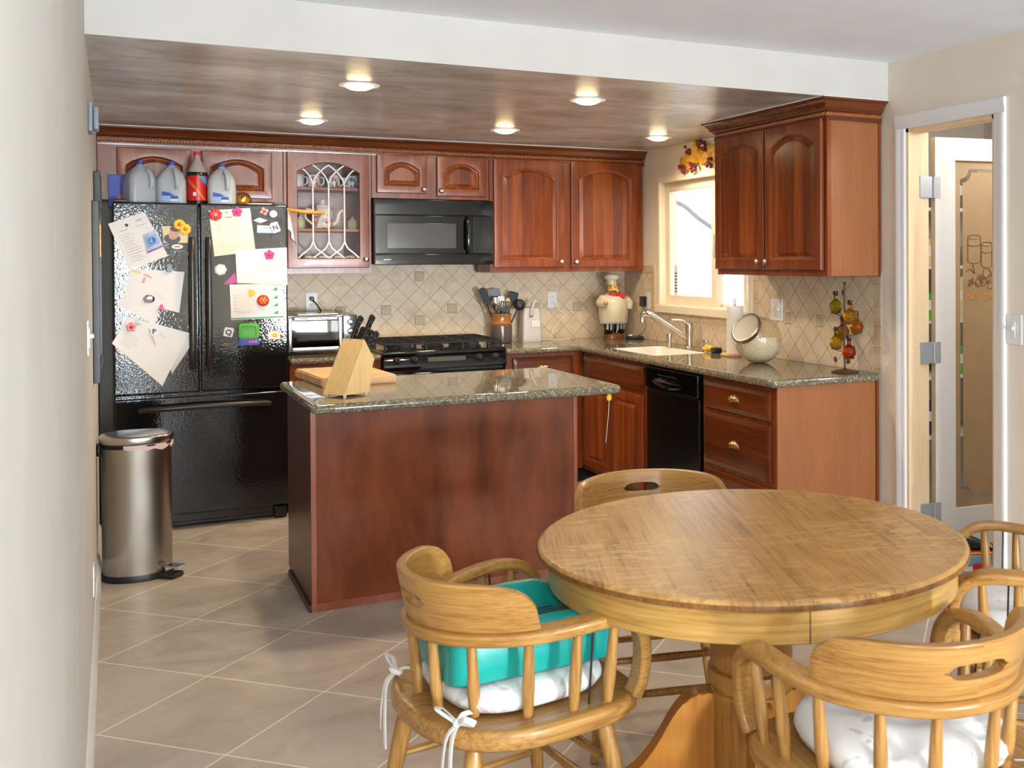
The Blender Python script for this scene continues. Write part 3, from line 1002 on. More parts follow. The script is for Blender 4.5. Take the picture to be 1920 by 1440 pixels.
crown('crown_moulding', 'long cherry crown moulding with rope bead over the back wall cabinets', [(XL+0.003, -UD, ct), (-0.003, -UD, ct)], [(0, -1, 0), (0, -1, 0)], (-1.7, -UD, ct-0.102),
      [((XL+0.003, -UD, ct), (-0.003, -UD, ct), (0, -1, 0))])

# right wall cabinet beside the window
RY0, RY1 = -1.943, -2.996
tr = thing('upper_cabinet', 'cherry wall cabinet on the right wall beside the window, pale end panel facing the table', 'cabinet', (-UD/2, (RY0+RY1)/2, 1.408), 'cherry wall cabinets')
m = MB(); m.box(-UD, -0.008, RY1+0.006, RY0, 1.408, UT, 0.002, 1)
build('carcass', m, MT['cherry'], tr)
m = MB(); m.box(-UD+0.022, -0.012, RY1, RY1+0.006, 1.410, UT-0.004)
build('end_panel', m, MT['veneer'], tr, label='paler tan end panel')
m = MB(); m.box(-UD-0.001, -UD+0.022, RY1-0.002, RY1+0.006, 1.408, UT); m.box(-0.018, -0.008, RY1-0.008, RY1+0.006, 1.405, UT)
build('edge_stile', m, MT['cherry'], tr)
add_door(tr, side_frame(-1.952, 1.440), 0.505, 0.735, (0.470, 0.038), True, 0.056, 0.06, 'cherry', 'cherry_panel_y')
add_door(tr, side_frame(-2.472, 1.440), 0.500, 0.735, (0.032, 0.038), True, 0.056, 0.06, 'cherry', 'cherry_panel_y')
crown('crown_moulding', 'cherry crown moulding with rope bead capping the right wall cabinet',
      [(-0.008, RY0, ct), (-UD, RY0, ct), (-UD, RY1, ct), (-0.008, RY1, ct)],
      [(0, 1, 0), (-1, 1, 0), (-1, -1, 0), (0, -1, 0)], (-UD/2, (RY0+RY1)/2, ct-0.102),
      [((-UD, RY0, ct), (-UD, RY1, ct), (-1, 0, 0)), ((-UD-0.019, RY1, ct), (-0.008, RY1, ct), (0, -1, 0))])

# ------------------------------------------------------------------ base cabinets
BT = 0.885
def base_box(t, x0, x1, y0, y1, kick=None):
    m = MB(); m.box(x0, x1, y0, y1, 0.10, BT, 0.002, 1)
    build('carcass', m, MT['cherry'], t)
    m = MB()
    if kick == 'x': m.box(x0+0.06, x1, y0, y1, 0, 0.10)
    else: m.box(x0, x1, y0+0.06, y1, 0, 0.10)
    build('toe_kick', m, MT['black'], t)
def add_drawer(t, fr, w, h, pull, mat_='cherry_h'):
    m = MB()
    rings = [[fr(u, v, d) for u, v in door_loop(w, h, e, False, 0)] for e, d in ((0, 0), (0, 0.012), (0.006, 0.016), (0.016, 0.017), (0.022, 0.020), (0.026, 0.020))]
    m.rings(rings)
    d = build('drawer', m, MT[mat_], t, 25)
    if pull:
        cup_pull(fr(w/2, h/2-0.012, 0.020), fr(1, 0, 0)-fr(0, 0, 0), fr(0, 0, 1)-fr(0, 0, 0), d)
    return d
t = thing('base_cabinet', 'narrow cherry base cabinet under the toaster oven, beside the refrigerator', 'cabinet', (-2.2, -0.3, 0), 'cherry base cabinets')
base_box(t, -2.462, -1.930, -0.605, -0.008)
add_drawer(t, frame((-2.40, -0.606, 0.70), (1, 0, 0), (0, 0, 1)), 0.43, 0.16, True)
add_door(t, frame((-2.40, -0.606, 0.13), (1, 0, 0), (0, 0, 1)), 0.43, 0.55, None, False)
t = thing('base_cabinet', 'cherry base cabinet with a cup-pull drawer between the range and the corner', 'cabinet', (-0.9, -0.3, 0), 'cherry base cabinets')
base_box(t, -1.140, -0.600, -0.605, -0.008)
add_drawer(t, frame((-1.095, -0.606, 0.715), (1, 0, 0), (0, 0, 1)), 0.42, 0.145, True)
add_door(t, frame((-1.095, -0.606, 0.13), (1, 0, 0), (0, 0, 1)), 0.42, 0.56, None, False)
t = thing('base_cabinet', 'cherry sink base cabinet with a plain false front over two doors', 'cabinet', (-0.3, -1.1, 0), 'cherry base cabinets')
m = MB(); m.box(-0.605, -0.008, -1.605, -0.640, 0.10, 0.735, 0.002, 1); m.box(-0.605, -0.575, -1.605, -0.640, 0.7355, BT)
build('carcass', m, MT['cherry'], t)
m = MB(); m.box(-0.545, -0.008, -1.605, -0.640, 0, 0.10)
build('toe_kick', m, MT['black'], t)
add_drawer(t, side_frame(-0.668, 0.715, -0.606), 0.895, 0.145, False, 'cherry_hy')
add_door(t, side_frame(-0.668, 0.13, -0.606), 0.435, 0.56, None, False, pm='cherry_panel_y')
add_door(t, side_frame(-1.120, 0.13, -0.606), 0.440, 0.56, None, False, pm='cherry_panel_y')
t = thing('base_cabinet', 'cherry base cabinet of three drawers with cup pulls, pale end panel facing the table', 'cabinet', (-0.3, -2.6, 0), 'cherry base cabinets')
base_box(t, -0.605, -0.008, -2.966, -2.262, 'x')
for z0, hh, pl in ((0.720, 0.140, True), (0.425, 0.270, True), (0.125, 0.275, True)):
    add_drawer(t, side_frame(-2.288, z0, -0.606), 0.640, hh, pl, 'cherry_hy')
m = MB(); m.box(-0.588, -0.014, -2.974, -2.966, 0.0, BT)
build('end_panel', m, MT['veneer'], t, label='paler tan end panel')
m = MB(); m.box(-0.606, -0.588, -2.978, -2.966, 0, BT)
build('edge_stile', m, MT['veneer'], t)
m = MB(); m.box(-0.022, -0.010, -2.985, -2.966, 0, BT)
build('scribe_strip', m, MT['cherry'], t)

# dishwasher
t = thing('dishwasher', 'black built-in dishwasher between the sink cabinet and the drawers', 'dishwasher', (-0.3, -1.93, 0))
m = MB(); m.box(-0.595, -0.03, -2.255, -1.612, 0.02, 0.882)
build('tub', m, MT['black'], t)
m = MB(); m.box(-0.625, -0.595, -2.248, -1.620, 0.11, 0.745, 0.006)
build('door', m, mat('dishwasher_door', (12, 12, 13), 0.22), t)
m = MB(); m.box(-0.635, -0.595, -2.248, -1.620, 0.750, 0.878, 0.008)
cp = build('control_panel', m, MT['black_gloss'], t)
m = MB()
def fn(i, j):
    y = -1.72-0.36*i
    return Vector((-0.637-0.014*math.sin(PI*i)*math.sin(PI*j), y, 0.795+0.06*(j-0.5)*math.sin(PI*i)**0.5))
m.grid(fn, 20, 8)
build('handle', m, MT['black_gloss'], cp)
m = MB()
for k in range(8): m.box(-0.6365, -0.635, -1.80-k*0.03, -1.784-k*0.03, 0.835, 0.840)
build('button', m, MT['grey_dark'], cp)
m = MB(); m.box(-0.585, -0.06, -2.248, -1.620, 0.0, 0.105)
build('toe_kick', m, MT['black'], t)

# ------------------------------------------------------------------ granite worktops
def inset(poly, d):
    """offset a counter-clockwise polygon inwards by d"""
    n = len(poly); out = []
    for i in range(n):
        p0, p1, p2 = Vector(poly[i-1]), Vector(poly[i]), Vector(poly[(i+1) % n])
        a, b = (p1-p0).normalized(), (p2-p1).normalized()
        na, nb = Vector((-a.y, a.x)), Vector((-b.y, b.x))
        bis = (na+nb)
        k = d/max(0.2, (1+na.dot(nb)))
        out.append(p1 + bis*k)
    return out
def round_corners(poly, rad):
    n = len(poly); out = []
    for i in range(n):
        r = rad[i] if isinstance(rad, (list, tuple)) else rad
        p0, p1, p2 = Vector(poly[i-1]), Vector(poly[i]), Vector(poly[(i+1) % n])
        if r <= 0:
            out.append(tuple(p1)); continue
        a, b = (p0-p1).normalized(), (p2-p1).normalized()
        for k in range(6):
            t = k/5
            q = (p1+a*r)*(1-t)**2 + p1*2*t*(1-t) + (p1+b*r)*t*t
            out.append((q.x, q.y))
    return out
def slab(poly, z0, z1, hole=None):
    m = MB()
    r = (z1-z0)/2
    rings = []
    for k in range(9):
        a = -PI/2 + PI*k/8
        q = inset(poly, r*(1-math.cos(a))*0.9+1e-5)
        rings.append([(p.x, p.y, z0+r+r*math.sin(a)) for p in q])
    R = [[m.v(p) for p in ring] for ring in rings]
    n = len(poly)
    for A, B in zip(R, R[1:]):
        for i in range(n):
            m.face([A[i], A[(i+1) % n], B[(i+1) % n], B[i]])
    H = []
    for ring, z in ((R[0], z0), (R[-1], z1)):
        loop = [m.bm.edges.get((ring[i], ring[(i+1) % n])) for i in range(n)]
        if hole:
            hv = [m.v((x, y, z)) for x, y in hole]
            H.append(hv)
            loop += [m.bm.edges.new((hv[i], hv[(i+1) % len(hv)])) for i in range(len(hv))]
        bmesh.ops.triangle_fill(m.bm, use_beauty=True, edges=loop)
    if hole:
        k = len(hole)
        for i in range(k):
            m.face([H[0][i], H[0][(i+1) % k], H[1][(i+1) % k], H[1][i]])
    return m
m = slab(round_corners([(-2.462, -0.635), (-1.930, -0.635), (-1.930, -0.007), (-2.462, -0.007)], [0.02, 0.02, 0, 0]), BT, CT)
solo('granite_worktop', 'short granite worktop under the toaster oven, left of the range', 'worktop', m, MT['granite'], group='granite worktops', smooth=50)
poly = [(-1.148, -0.650), (-0.648, -0.650), (-0.648, -2.998), (-0.007, -2.998), (-0.007, -0.007), (-1.148, -0.007)]
SX0, SX1, SY0, SY1 = -0.545, -0.165, -1.56, -0.92
hole = [(p[0]+(SX0+SX1)/2, p[1]+(SY0+SY1)/2) for p in rrect(SX1-SX0, SY1-SY0, 0.05)]
m = slab(round_corners(poly, [0.02, 0.0, 0.04, 0.02, 0, 0]), BT, CT, hole)
solo('granite_worktop', 'long L-shaped granite worktop holding the white sink', 'worktop', m, MT['granite'], group='granite worktops', smooth=50)
# white basin
t = thing('sink', 'white basin sink let into the granite worktop under the window', 'sink', ((SX0+SX1)/2, (SY0+SY1)/2, 0.74))
m = MB()
cx0, cy0 = (SX0+SX1)/2, (SY0+SY1)/2
rr = lambda w, hh, r, z: [(p[0]+cx0, p[1]+cy0, z) for p in rrect(w, hh, r)]
w0, h0 = SX1-SX0, SY1-SY0
m.rings([rr(w0-0.006, h0-0.006, 0.047, CT-0.003), rr(w0-0.02, h0-0.02, 0.045, CT-0.001), rr(w0-0.045, h0-0.045, 0.04, CT-0.006), rr(w0-0.07, h0-0.07, 0.05, 0.80), rr(w0-0.12, h0-0.12, 0.05, 0.765),
         rr(w0-0.10, h0-0.10, 0.05, 0.755), rr(w0-0.03, h0-0.03, 0.049, 0.80), rr(w0-0.006, h0-0.006, 0.047, CT-0.02)], False, False, True)
m.rings([rr(w0-0.118, h0-0.118, 0.05, 0.766), rr(w0-0.118, h0-0.118, 0.05, 0.758)])
build('basin', m, mat('white_enamel', (240, 234, 226), 0.15), t, 50)
m = MB(); m.lathe([(0.04, 0.766), (0.04, 0.769), (0.03, 0.768), (0.0, 0.767)], (cx0, cy0, 0), 20, cap1=False)
build('drain', m, MT['chrome'], t)

# ------------------------------------------------------------------ island
IX0, IX1, IY0, IY1 = -2.667, -1.286, -2.709, -1.743
BX0, BX1, BY0, BY1 = -2.637, -1.418, -2.470, -1.80
t = thing('kitchen_island', 'cherry kitchen island cabinet under a granite top, back panel towards the table', 'island', ((BX0+BX1)/2, (BY0+BY1)/2, 0))
m = MB(); m.box(BX0+0.006, BX1, BY0+0.006, BY1, 0, CI-0.040, 0.002, 1)
build('carcass', m, MT['cherry'], t)
m = MB(); m.box(BX0+0.022, BX1-0.018, BY0, BY0+0.006, 0.035, CI-0.041)
build('back_panel', m, MT['island'], t)
m = MB(); m.box(BX0, BX0+0.022, BY0-0.004, BY0+0.008, 0.0, CI-0.040, 0.001, 1); m.box(BX1-0.018, BX1+0.001, BY0-0.004, BY0+0.008, 0.0, CI-0.040, 0.001, 1)
m.box(BX0+0.022, BX1-0.018, BY0-0.003, BY0+0.006, 0.0, 0.035)
build('edge_trim', m, wood('island_edge', (120, 60, 36), (150, 82, 52), (170, 100, 66), 'z', 1, 0.35), t)
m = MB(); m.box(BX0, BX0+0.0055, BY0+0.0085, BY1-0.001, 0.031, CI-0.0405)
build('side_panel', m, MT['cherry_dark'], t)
m = MB(); m.box(BX0-0.012, BX0+0.004, BY0, BY1-0.06, 0, 0.03, 0.004)
build('shoe_moulding', m, mat('dark_shoe_moulding', (66, 44, 38), 0.4), t)
m = slab(round_corners([(IX0, IY0), (IX1, IY0), (IX1, IY1), (IX0, IY1)], 0.03), CI-0.040, CI)
solo('granite_worktop', 'granite top of the kitchen island with a rounded edge', 'worktop', m, MT['granite'], group='granite worktops', smooth=50)
# ------------------------------------------------------------------ ceiling lamps
for px, py, lab in ((673, 159, 'recessed ceiling light nearest the soffit, above the island left end'), (1101, 187, 'recessed ceiling light near the soffit, left of the right wall cabinet'),
                    (584, 225, 'recessed ceiling light in front of the glass-door cabinet'), (947, 243, 'recessed ceiling light in front of the microwave and corner cabinets'),
                    (1234, 257, 'recessed ceiling light over the sink by the window')):
    p = at(px, py, z=HS)
    t = thing('recessed_light', lab, 'ceiling light', (p.x, p.y, HS-0.024), 'recessed kitchen ceiling lights')
    m = MB(); m.lathe([(0.062, HS-0.006), (0.066, HS-0.007), (0.086, HS-0.006), (0.090, HS-0.001), (0.062, HS-0.001)], (p.x, p.y, 0), 32, cap0=False, cap1=False)
    build('trim_ring', m, MT['white'], t)
    m = MB(); m.lathe([(0.0, HS-0.024), (0.02, HS-0.0235), (0.038, HS-0.020), (0.052, HS-0.014), (0.062, HS-0.006), (0.062, HS-0.002), (0.0, HS-0.002)][::-1], (p.x, p.y, 0), 28, cap0=False, cap1=False)
    build('bulb', m, MT['bulb'], t)
    l = bpy.data.lights.new('lamp_light', 'SPOT')
    l.energy = 29; l.color = (1.0, 0.78, 0.52); l.spot_size = math.radians(165); l.spot_blend = 0.9; l.shadow_soft_size = 0.06
    o = bpy.data.objects.new('lamp_light', l); COL.objects.link(o); o.parent = t; o.location = (0, 0, -0.05)

# ------------------------------------------------------------------ refrigerator
FX0, FX1, FY, FZ = -3.373, -2.476, -0.670, 1.822
FXM = -2.943
fr_ = thing('refrigerator', 'black french-door refrigerator covered with papers and magnets', 'refrigerator', ((FX0+FX1)/2, -0.35, 0))
m = MB(); m.box(FX0+0.006, FX1-0.006, -0.600, -0.05, 0.03, FZ-0.018, 0.004)
build('body', m, MT['fridge'], fr_)
def fridge_door(x0, x1, z0, z1, name):
    m = MB()
    m.box(x0, x1, FY, FY+0.066, z0, z1, 0.010, 3)
    return build(name, m, MT['fridge'], fr_)
for x0, x1, hx in ((FX0, FXM-0.003, FXM-0.040), (FXM+0.003, FX1, FXM+0.046)):
    d = fridge_door(x0, x1, 0.765, FZ, 'door')
    m = MB()
    pts = [(hx, FY-0.002, 1.630), (hx, FY-0.020, 1.600), (hx, FY-0.040, 1.52), (hx, FY-0.046, 1.26), (hx, FY-0.040, 1.00), (hx, FY-0.020, 0.925), (hx, FY-0.002, 0.895)]
    P_ = smoothpath(pts, 5)
    m.sweep(P_, [(0.016*math.cos(2*PI*k/12), 0.012*math.sin(2*PI*k/12)) for k in range(12)], side=(1, 0, 0), scale=[0.6 if i in (0, len(P_)-1) else 1 for i in range(len(P_))])
    build('handle', m, MT['dark_handle'], d)
d = fridge_door(FX0, FX1, 0.085, 0.745, 'freezer_drawer')
m = MB()
P_ = smoothpath([(FX0+0.12, FY-0.002, 0.675), (FX0+0.15, FY-0.022, 0.682), (FX0+0.22, FY-0.042, 0.686), (-2.93, FY-0.048, 0.690), (FX1-0.20, FY-0.042, 0.686), (FX1-0.13, FY-0.022, 0.682), (FX1-0.10, FY-0.002, 0.675)], 5)
m.sweep(P_, [(0.016*math.cos(2*PI*k/12), 0.012*math.sin(2*PI*k/12)) for k in range(12)], side=(0, 0, 1), scale=[0.6 if i in (0, len(P_)-1) else 1 for i in range(len(P_))])
build('handle', m, MT['dark_handle'], d)
m = MB(); m.box(FX0+0.02, FX1-0.02, -0.585, -0.56, 0.012, 0.075)
for k in range(4): m.box(FX0+0.06, FX1-0.15, -0.592, -0.586, 0.018+k*0.014, 0.026+k*0.014)
build('kick_grille', m, MT['black'], fr_)
for x in (FX0+0.05, FX1-0.045):
    m = MB(); m.box(x-0.035, x+0.035, FY+0.03, -0.56, 0.0, 0.075, 0.012)
    build('foot', m, MT['black'], fr_)
for x in (FX0+0.04, FX1-0.04):
    m = MB(); m.box(x-0.03, x+0.03, FY+0.02, FY+0.10, FZ+0.0, FZ+0.016, 0.004)
    build('hinge_cap', m, MT['black'], fr_)

# ------------------------------------------------------------------ microwave
MX0, MX1, MZ0, MZ1, MY = -1.919, -1.156, 1.468, 1.886, -0.385
t = thing('microwave', 'black over-the-range microwave under the short cabinet', 'microwave', ((MX0+MX1)/2, -0.2, MZ0))
m = MB(); m.box(MX0, MX1, MY+0.002, -0.012, MZ0+0.004, MZ1, 0.003, 1)
build('case', m, MT['black'], t)
def bow(x): return MY-0.030-0.004*(1-((x-(MX0+MX1)/2)/((MX1-MX0)/2))**2)
def bowed(name, x0, x1, z0, z1, mt, par, dy=0.0, n=16):
    m = MB()
    rings = []
    for k in range(n+1):
        x = x0+(x1-x0)*k/n
        y = bow(x)+dy
        e = 0.004 if k in (0, n) else 0.0
        rings.append([(x, MY+0.001, z0+e), (x, y+0.004, z0), (x, y, z0+0.004), (x, y, z1-0.004), (x, y+0.004, z1), (x, MY+0.001, z1-e)])
    m.rings(rings)
    return build(name, m, mt, par, 40)
bowed('vent_panel', MX0, MX1, 1.786, MZ1, MT['black_gloss'], t)
dm = bowed('door', MX0, -1.298, 1.540, 1.783, MT['black_gloss'], t)
bowed('control_panel', -1.295, MX1, 1.540, 1.783, mat('microwave_keypad', (24, 26, 25), 0.1, spec=0.7), t)
bowed('lower_panel', MX0, MX1, MZ0, 1.537, MT['black_gloss'], t)
wd = bowed('window', MX0+0.075, -1.405, 1.572, 1.735, MT['mw_window'], dm, -0.0015)
m = MB(); m.tube(smoothpath([(-1.333, bow(-1.333)+0.004, 1.772), (-1.333, bow(-1.333)-0.022, 1.755), (-1.333, bow(-1.333)-0.030, 1.70), (-1.333, bow(-1.333)-0.030, 1.62), (-1.333, bow(-1.333)-0.022, 1.565), (-1.333, bow(-1.333)+0.004, 1.548)], 5), 0.014, 12)
build('handle', m, MT['black_gloss'], dm)
m = MB()
for k in range(6): m.box(MX0+0.048+k*0.008, MX0+0.0545+k*0.008, bow(MX0+0.07)-0.0035, bow(MX0+0.07)-0.002, 1.498, 1.507)
build('name_mark', m, MT['grey'], t)

# ------------------------------------------------------------------ gas range
RX0, RX1, RFY = -1.926, -1.154, -0.665
t = thing('gas_range', 'black gas range with iron grates between the two granite worktops', 'range', ((RX0+RX1)/2, -0.33, 0))
m = MB(); m.box(RX0, RX1, -0.60, -0.01, 0.03, 0.905, 0.003, 1)
build('body', m, MT['black'], t)
m = MB(); m.box(RX0-0.006, RX1+0.006, -0.645, -0.010, 0.906, 0.938, 0.008)
build('cooktop', m, MT['black_gloss'], t)
m = MB()
m.prism([(-0.600, 0.815), (-0.668, 0.822), (-0.672, 0.860), (-0.650, 0.905), (-0.600, 0.905)], lambda u, v, d: (d, u, v), RX0, RX1)
cp = build('control_panel', m, MT['black_gloss'], t)
for k, x in enumerate((-1.85, -1.745, -1.335, -1.23)):
    m = MB(); m.lathe([(0.024, 0), (0.024, 0.008), (0.019, 0.012), (0.017, 0.028), (0.0, 0.030)], (x, -0.662, 0.880), 18, (0, -0.9, 0.42), cap1=False)
    m.box(x-0.003, x+0.003, -0.700, -0.688, 0.876, 0.905)
    build('knob', m, MT['black_matt'], cp)
m = MB(); m.prism([(-0.662, 0.868), (-0.655, 0.894), (-0.659, 0.896), (-0.667, 0.870)], lambda u, v, d: (d, u-0.004, v), -1.66, -1.42)
build('display', m, MT['grey_dark'], cp)
m = MB(); m.box(RX0+0.004, RX1-0.004, RFY, -0.602, 0.20, 0.805, 0.008)
dd = build('oven_door', m, MT['black_gloss'], t)
m = MB(); m.tube(smoothpath([(RX0+0.05, RFY+0.002, 0.760), (RX0+0.07, RFY-0.035, 0.762), (RX0+0.14, RFY-0.048, 0.764), (-1.54, RFY-0.052, 0.765), (RX1-0.14, RFY-0.048, 0.764), (RX1-0.07, RFY-0.035, 0.762), (RX1-0.05, RFY+0.002, 0.760)], 4), 0.014, 10)
build('handle', m, MT['black'], dd)
m = MB(); m.box(RX0+0.004, RX1-0.004, RFY, -0.602, 0.04, 0.19, 0.006)
build('drawer', m, MT['black_gloss'], t)
for bx, by, r in ((-1.76, -0.47, 0.05), (-1.76, -0.18, 0.04), (-1.54, -0.33, 0.055), (-1.32, -0.47, 0.045), (-1.32, -0.18, 0.05)):
    m = MB(); m.lathe([(r*1.3, 0.9385), (r*1.3, 0.944), (r, 0.950), (r, 0.958), (r*0.92, 0.963), (0, 0.964)], (bx, by, 0), 20, cap1=False)
    build('burner', m, MT['black_matt'], t)
for gx, gw in ((-1.785, 0.25), (-1.54, 0.225), (-1.295, 0.25)):
    m = MB()
    x0, x1, y0, y1, zt = gx-gw/2, gx+gw/2, -0.615, -0.045, 0.988
    s = 0.0065
    for a, b in (((x0, y0), (x1, y0)), ((x1, y0), (x1, y1)), ((x1, y1), (x0, y1)), ((x0, y1), (x0, y0)), ((gx, y0), (gx, y1)),
                 ((x0, -0.47), (x1, -0.47)), ((x0, -0.33), (x1, -0.33)), ((x0, -0.18), (x1, -0.18))):
        m.tube([(a[0], a[1], zt-s), (b[0], b[1], zt-s)], s, 6)
    for x in (x0, x1):
        for y in (y0, y1, -0.33):
            m.tube([(x, y, zt-0.006), (x, y, 0.938)], s, 6)
    build('grate', m, MT['black_matt'], t)

# ------------------------------------------------------------------ toaster oven
OX0, OX1, OY0, OY1, OZ0 = -2.440, -2.035, -0.40, -0.09, CT
t = thing('toaster_oven', 'chrome-fronted toaster oven on the short granite worktop', 'toaster oven', ((OX0+OX1)/2, (OY0+OY1)/2, OZ0))
Z0, Z1 = OZ0+0.022, OZ0+0.240
m = MB()
m.box(OX0, OX1, OY1-0.01, OY1, Z0, Z1, 0.002, 1); m.box(OX0, OX1, OY0, OY1-0.011, Z0, Z0+0.012, 0.002, 1); m.box(OX0, OX1, OY0, OY1-0.011, Z1-0.012, Z1, 0.002, 1)
m.box(OX0, OX0+0.012, OY0, OY1-0.011, Z0+0.0125, Z1-0.0125); m.box(OX1-0.09, OX1, OY0, OY1-0.011, Z0+0.0125, Z1-0.0125)
build('case', m, mat('toaster_case', (150, 150, 152), 0.25, metal=0.8), t)
x1 = OX1-0.088
m = MB()
fr2 = [(OX0, Z0), (x1, Z0), (x1, Z1), (OX0, Z1)]
m.box(OX0, OX0+0.022, OY0-0.018, OY0-0.001, Z0, Z1-0.012, 0.003, 1); m.box(x1-0.022, x1, OY0-0.018, OY0-0.001, Z0, Z1-0.012, 0.003, 1)
m.box(OX0+0.0225, x1-0.0225, OY0-0.018, OY0-0.001, Z0, Z0+0.026, 0.003, 1); m.box(OX0+0.0225, x1-0.0225, OY0-0.018, OY0-0.001, Z1-0.034, Z1-0.012, 0.003, 1)
dt = build('door', m, MT['chrome'], t)
m = MB(); m.box(OX0+0.0225, x1-0.0225, OY0-0.012, OY0-0.008, Z0+0.026, Z1-0.034)
build('glass_window', m, glass_mat('oven_glass', (120, 122, 126), 0.03), dt)
m = MB(); m.tube([(OX0+0.03, OY0-0.018, Z1-0.018), (OX0+0.03, OY0-0.045, Z1-0.012), (x1-0.03, OY0-0.045, Z1-0.012), (x1-0.03, OY0-0.018, Z1-0.018)], 0.008, 8)
build('handle', m, MT['chrome'], dt)
m = MB()
for k in range(7): m.tube([(OX0+0.015, OY0+0.03+k*0.035, Z0+0.085), (x1-0.015, OY0+0.03+k*0.035, Z0+0.085)], 0.002, 5)
build('wire_rack', m, MT['chrome'], t)
m = MB(); m.box(x1+0.002, OX1, OY0-0.016, OY0-0.001, Z0, Z1-0.004, 0.004, 1)
cpp = build('control_panel', m, MT['black_gloss'], t)
for z in (0.060, 0.115, 0.170):
    m = MB(); m.lathe([(0.017, 0), (0.017, 0.010), (0.013, 0.017), (0, 0.018)], (OX1-0.043, OY0-0.016, Z0+z), 16, (0, -1, 0), cap1=False)
    build('knob', m, MT['chrome'], cpp)
for x in (OX0+0.03, OX1-0.03):
    for y in (OY0+0.02, OY1-0.02):
        m = MB(); m.cyl((x, y, OZ0), (x, y, Z0), 0.012)
        build('foot', m, MT['black'], t)
m = MB(); m.box(OX0+0.06, x1-0.02, OY0+0.02, OY1-0.03, Z1+0.0005, Z1+0.010, 0.003)
solo('baking_tray', 'shallow metal tray lying on top of the toaster oven', 'tray', m, MT['chrome'])

# ------------------------------------------------------------------ pedal bin
bx, by, bw, bd = -3.278, -1.495, 0.150, 0.132
t = thing('pedal_bin', 'brushed steel pedal bin with its lid shut, in front of the refrigerator', 'bin', (bx, by, 0))
def ov(w, d, z, n=40, sq=2.3):
    pts = []
    for k in range(n):
        a = 2*PI*k/n
        ca, sa = math.cos(a), math.sin(a)
        rr_ = (abs(ca)**sq+abs(sa)**sq)**(-1/sq)
        pts.append((bx+w*ca*rr_, by+d*sa*rr_, z))
    return pts
m = MB(); m.rings([ov(bw+0.004, bd+0.004, 0.0), ov(bw+0.006, bd+0.006, 0.006), ov(bw+0.004, bd+0.004, 0.030), ov(bw-0.01, bd-0.01, 0.030)])
build('base_ring', m, MT['black'], t)
m = MB(); m.rings([ov(bw, bd, 0.030), ov(bw, bd, 0.622), ov(bw-0.01, bd-0.01, 0.622)])
build('bin_body', m, MT['steel'], t)
m = MB(); m.rings([ov(bw-0.002, bd-0.002, 0.6225), ov(bw+0.002, bd+0.002, 0.635), ov(bw-0.002, bd-0.002, 0.643), ov(bw-0.02, bd-0.02, 0.643)])
build('inner_rim', m, MT['black'], t)
m = MB()
def fn(i, j):
    a = -PI*0.62+PI*0.62*i*1.25
    w = 0.006+0.003*math.sin(17*i)
    hgt = 0.028*(0.35+0.65*abs(math.sin(2.2*i+0.4)))+0.004*math.sin(31*i)
    return Vector((bx+(bw+w)*math.cos(a), by+(bd+w)*math.sin(a), 0.640-hgt*j))
m.grid(fn, 50, 4)
build('bin_liner', m, mat('pink_white_liner', (236, 206, 202), 0.5), t)
m = MB(); m.rings([ov(bw+0.006, bd+0.006, 0.644), ov(bw+0.009, bd+0.009, 0.652), ov(bw+0.009, bd+0.009, 0.672), ov(bw+0.003, bd+0.003, 0.679), ov(bw-0.03, bd-0.03, 0.682), ov(0.02, 0.02, 0.684)])
build('lid', m, mat('lid_steel', (190, 186, 180), 0.22, metal=1.0), t)
m = MB()
pa = math.radians(-40)
Mx = Matrix.Translation((bx+0.125, by-0.105, 0)) @ Matrix.Rotation(pa, 4, 'Z')
m.box(0.0, 0.075, -0.032, 0.032, 0.052, 0.060, 0.004, 2, Mx); m.box(-0.005, 0.010, -0.02, 0.02, 0.030, 0.052, 0.003, 1, Mx)
build('pedal', m, MT['chrome'], t)
m = MB(); m.box(-0.03, 0.06, -0.04, 0.04, 0.0, 0.026, 0.01, 2, Mx)
build('pedal_base', m, MT['black'], t)
m = MB(); m.box(bx-bw-0.018, bx-bw-0.001, by-0.035, by+0.035, 0.585, 0.640, 0.006)
build('lid_hinge', m, MT['black'], t)
# ------------------------------------------------------------------ wall plates
def plate(name, label, cat, O, U, w=0.072, h=0.117, kind='outlet', group='white wall plates', mt='white'):
    O = Vector(O); U = Vector(U); V = Vector((0, 0, 1)); Nn = U.cross(V)
    f = lambda u, v, d: O + U*u + V*v + Nn*d
    t = thing(name, label, cat, O, group)
    m = MB(); m.prism(rrect(w, h, 0.006, 3), f, 0.0005, 0.006, 0.0018)
    build('cover_plate', m, MT[mt], t)
    if kind == 'outlet':
        for s in (-0.020, 0.020):
            m = MB(); m.prism([(x*0.033/0.034, y+s) for x, y in rrect(0.034, 0.028, 0.012, 4)], f, 0.0062, 0.0075)
            m.mi = 1
            for x in (-0.006, 0.006): m.prism([(x-0.001, s-0.002), (x+0.001, s-0.002), (x+0.001, s+0.007), (x-0.001, s+0.007)], f, 0.0076, 0.0079)
            m.prism([(x*0.15, y*0.15+s-0.008) for x, y in rrect(0.03, 0.03, 0.014, 3)], f, 0.0076, 0.0079)
            build('socket', m, [MT['white_matt'], MT['black']], t)
    elif kind == 'switch':
        for x in ([-w/4, w/4] if w > 0.09 else [0]):
            m = MB(); m.prism([(x+a*0.8, b) for a, b in rrect(0.018, 0.066, 0.003, 2)], f, 0.0062, 0.0085); m.box(x-0.004, x+0.004, 0, 0.012, -0.002, 0.012, 0.001, 1, Matrix(((U.x, Nn.x, 0, O.x), (U.y, Nn.y, 0, O.y), (0, 0, 1, O.z), (0, 0, 0, 1))) @ Matrix.Translation((0, 0.0086, 0)))
            build('toggle', m, MT['white_matt'], t)
    return t, f
p = at(584, 566, y=-0.006)
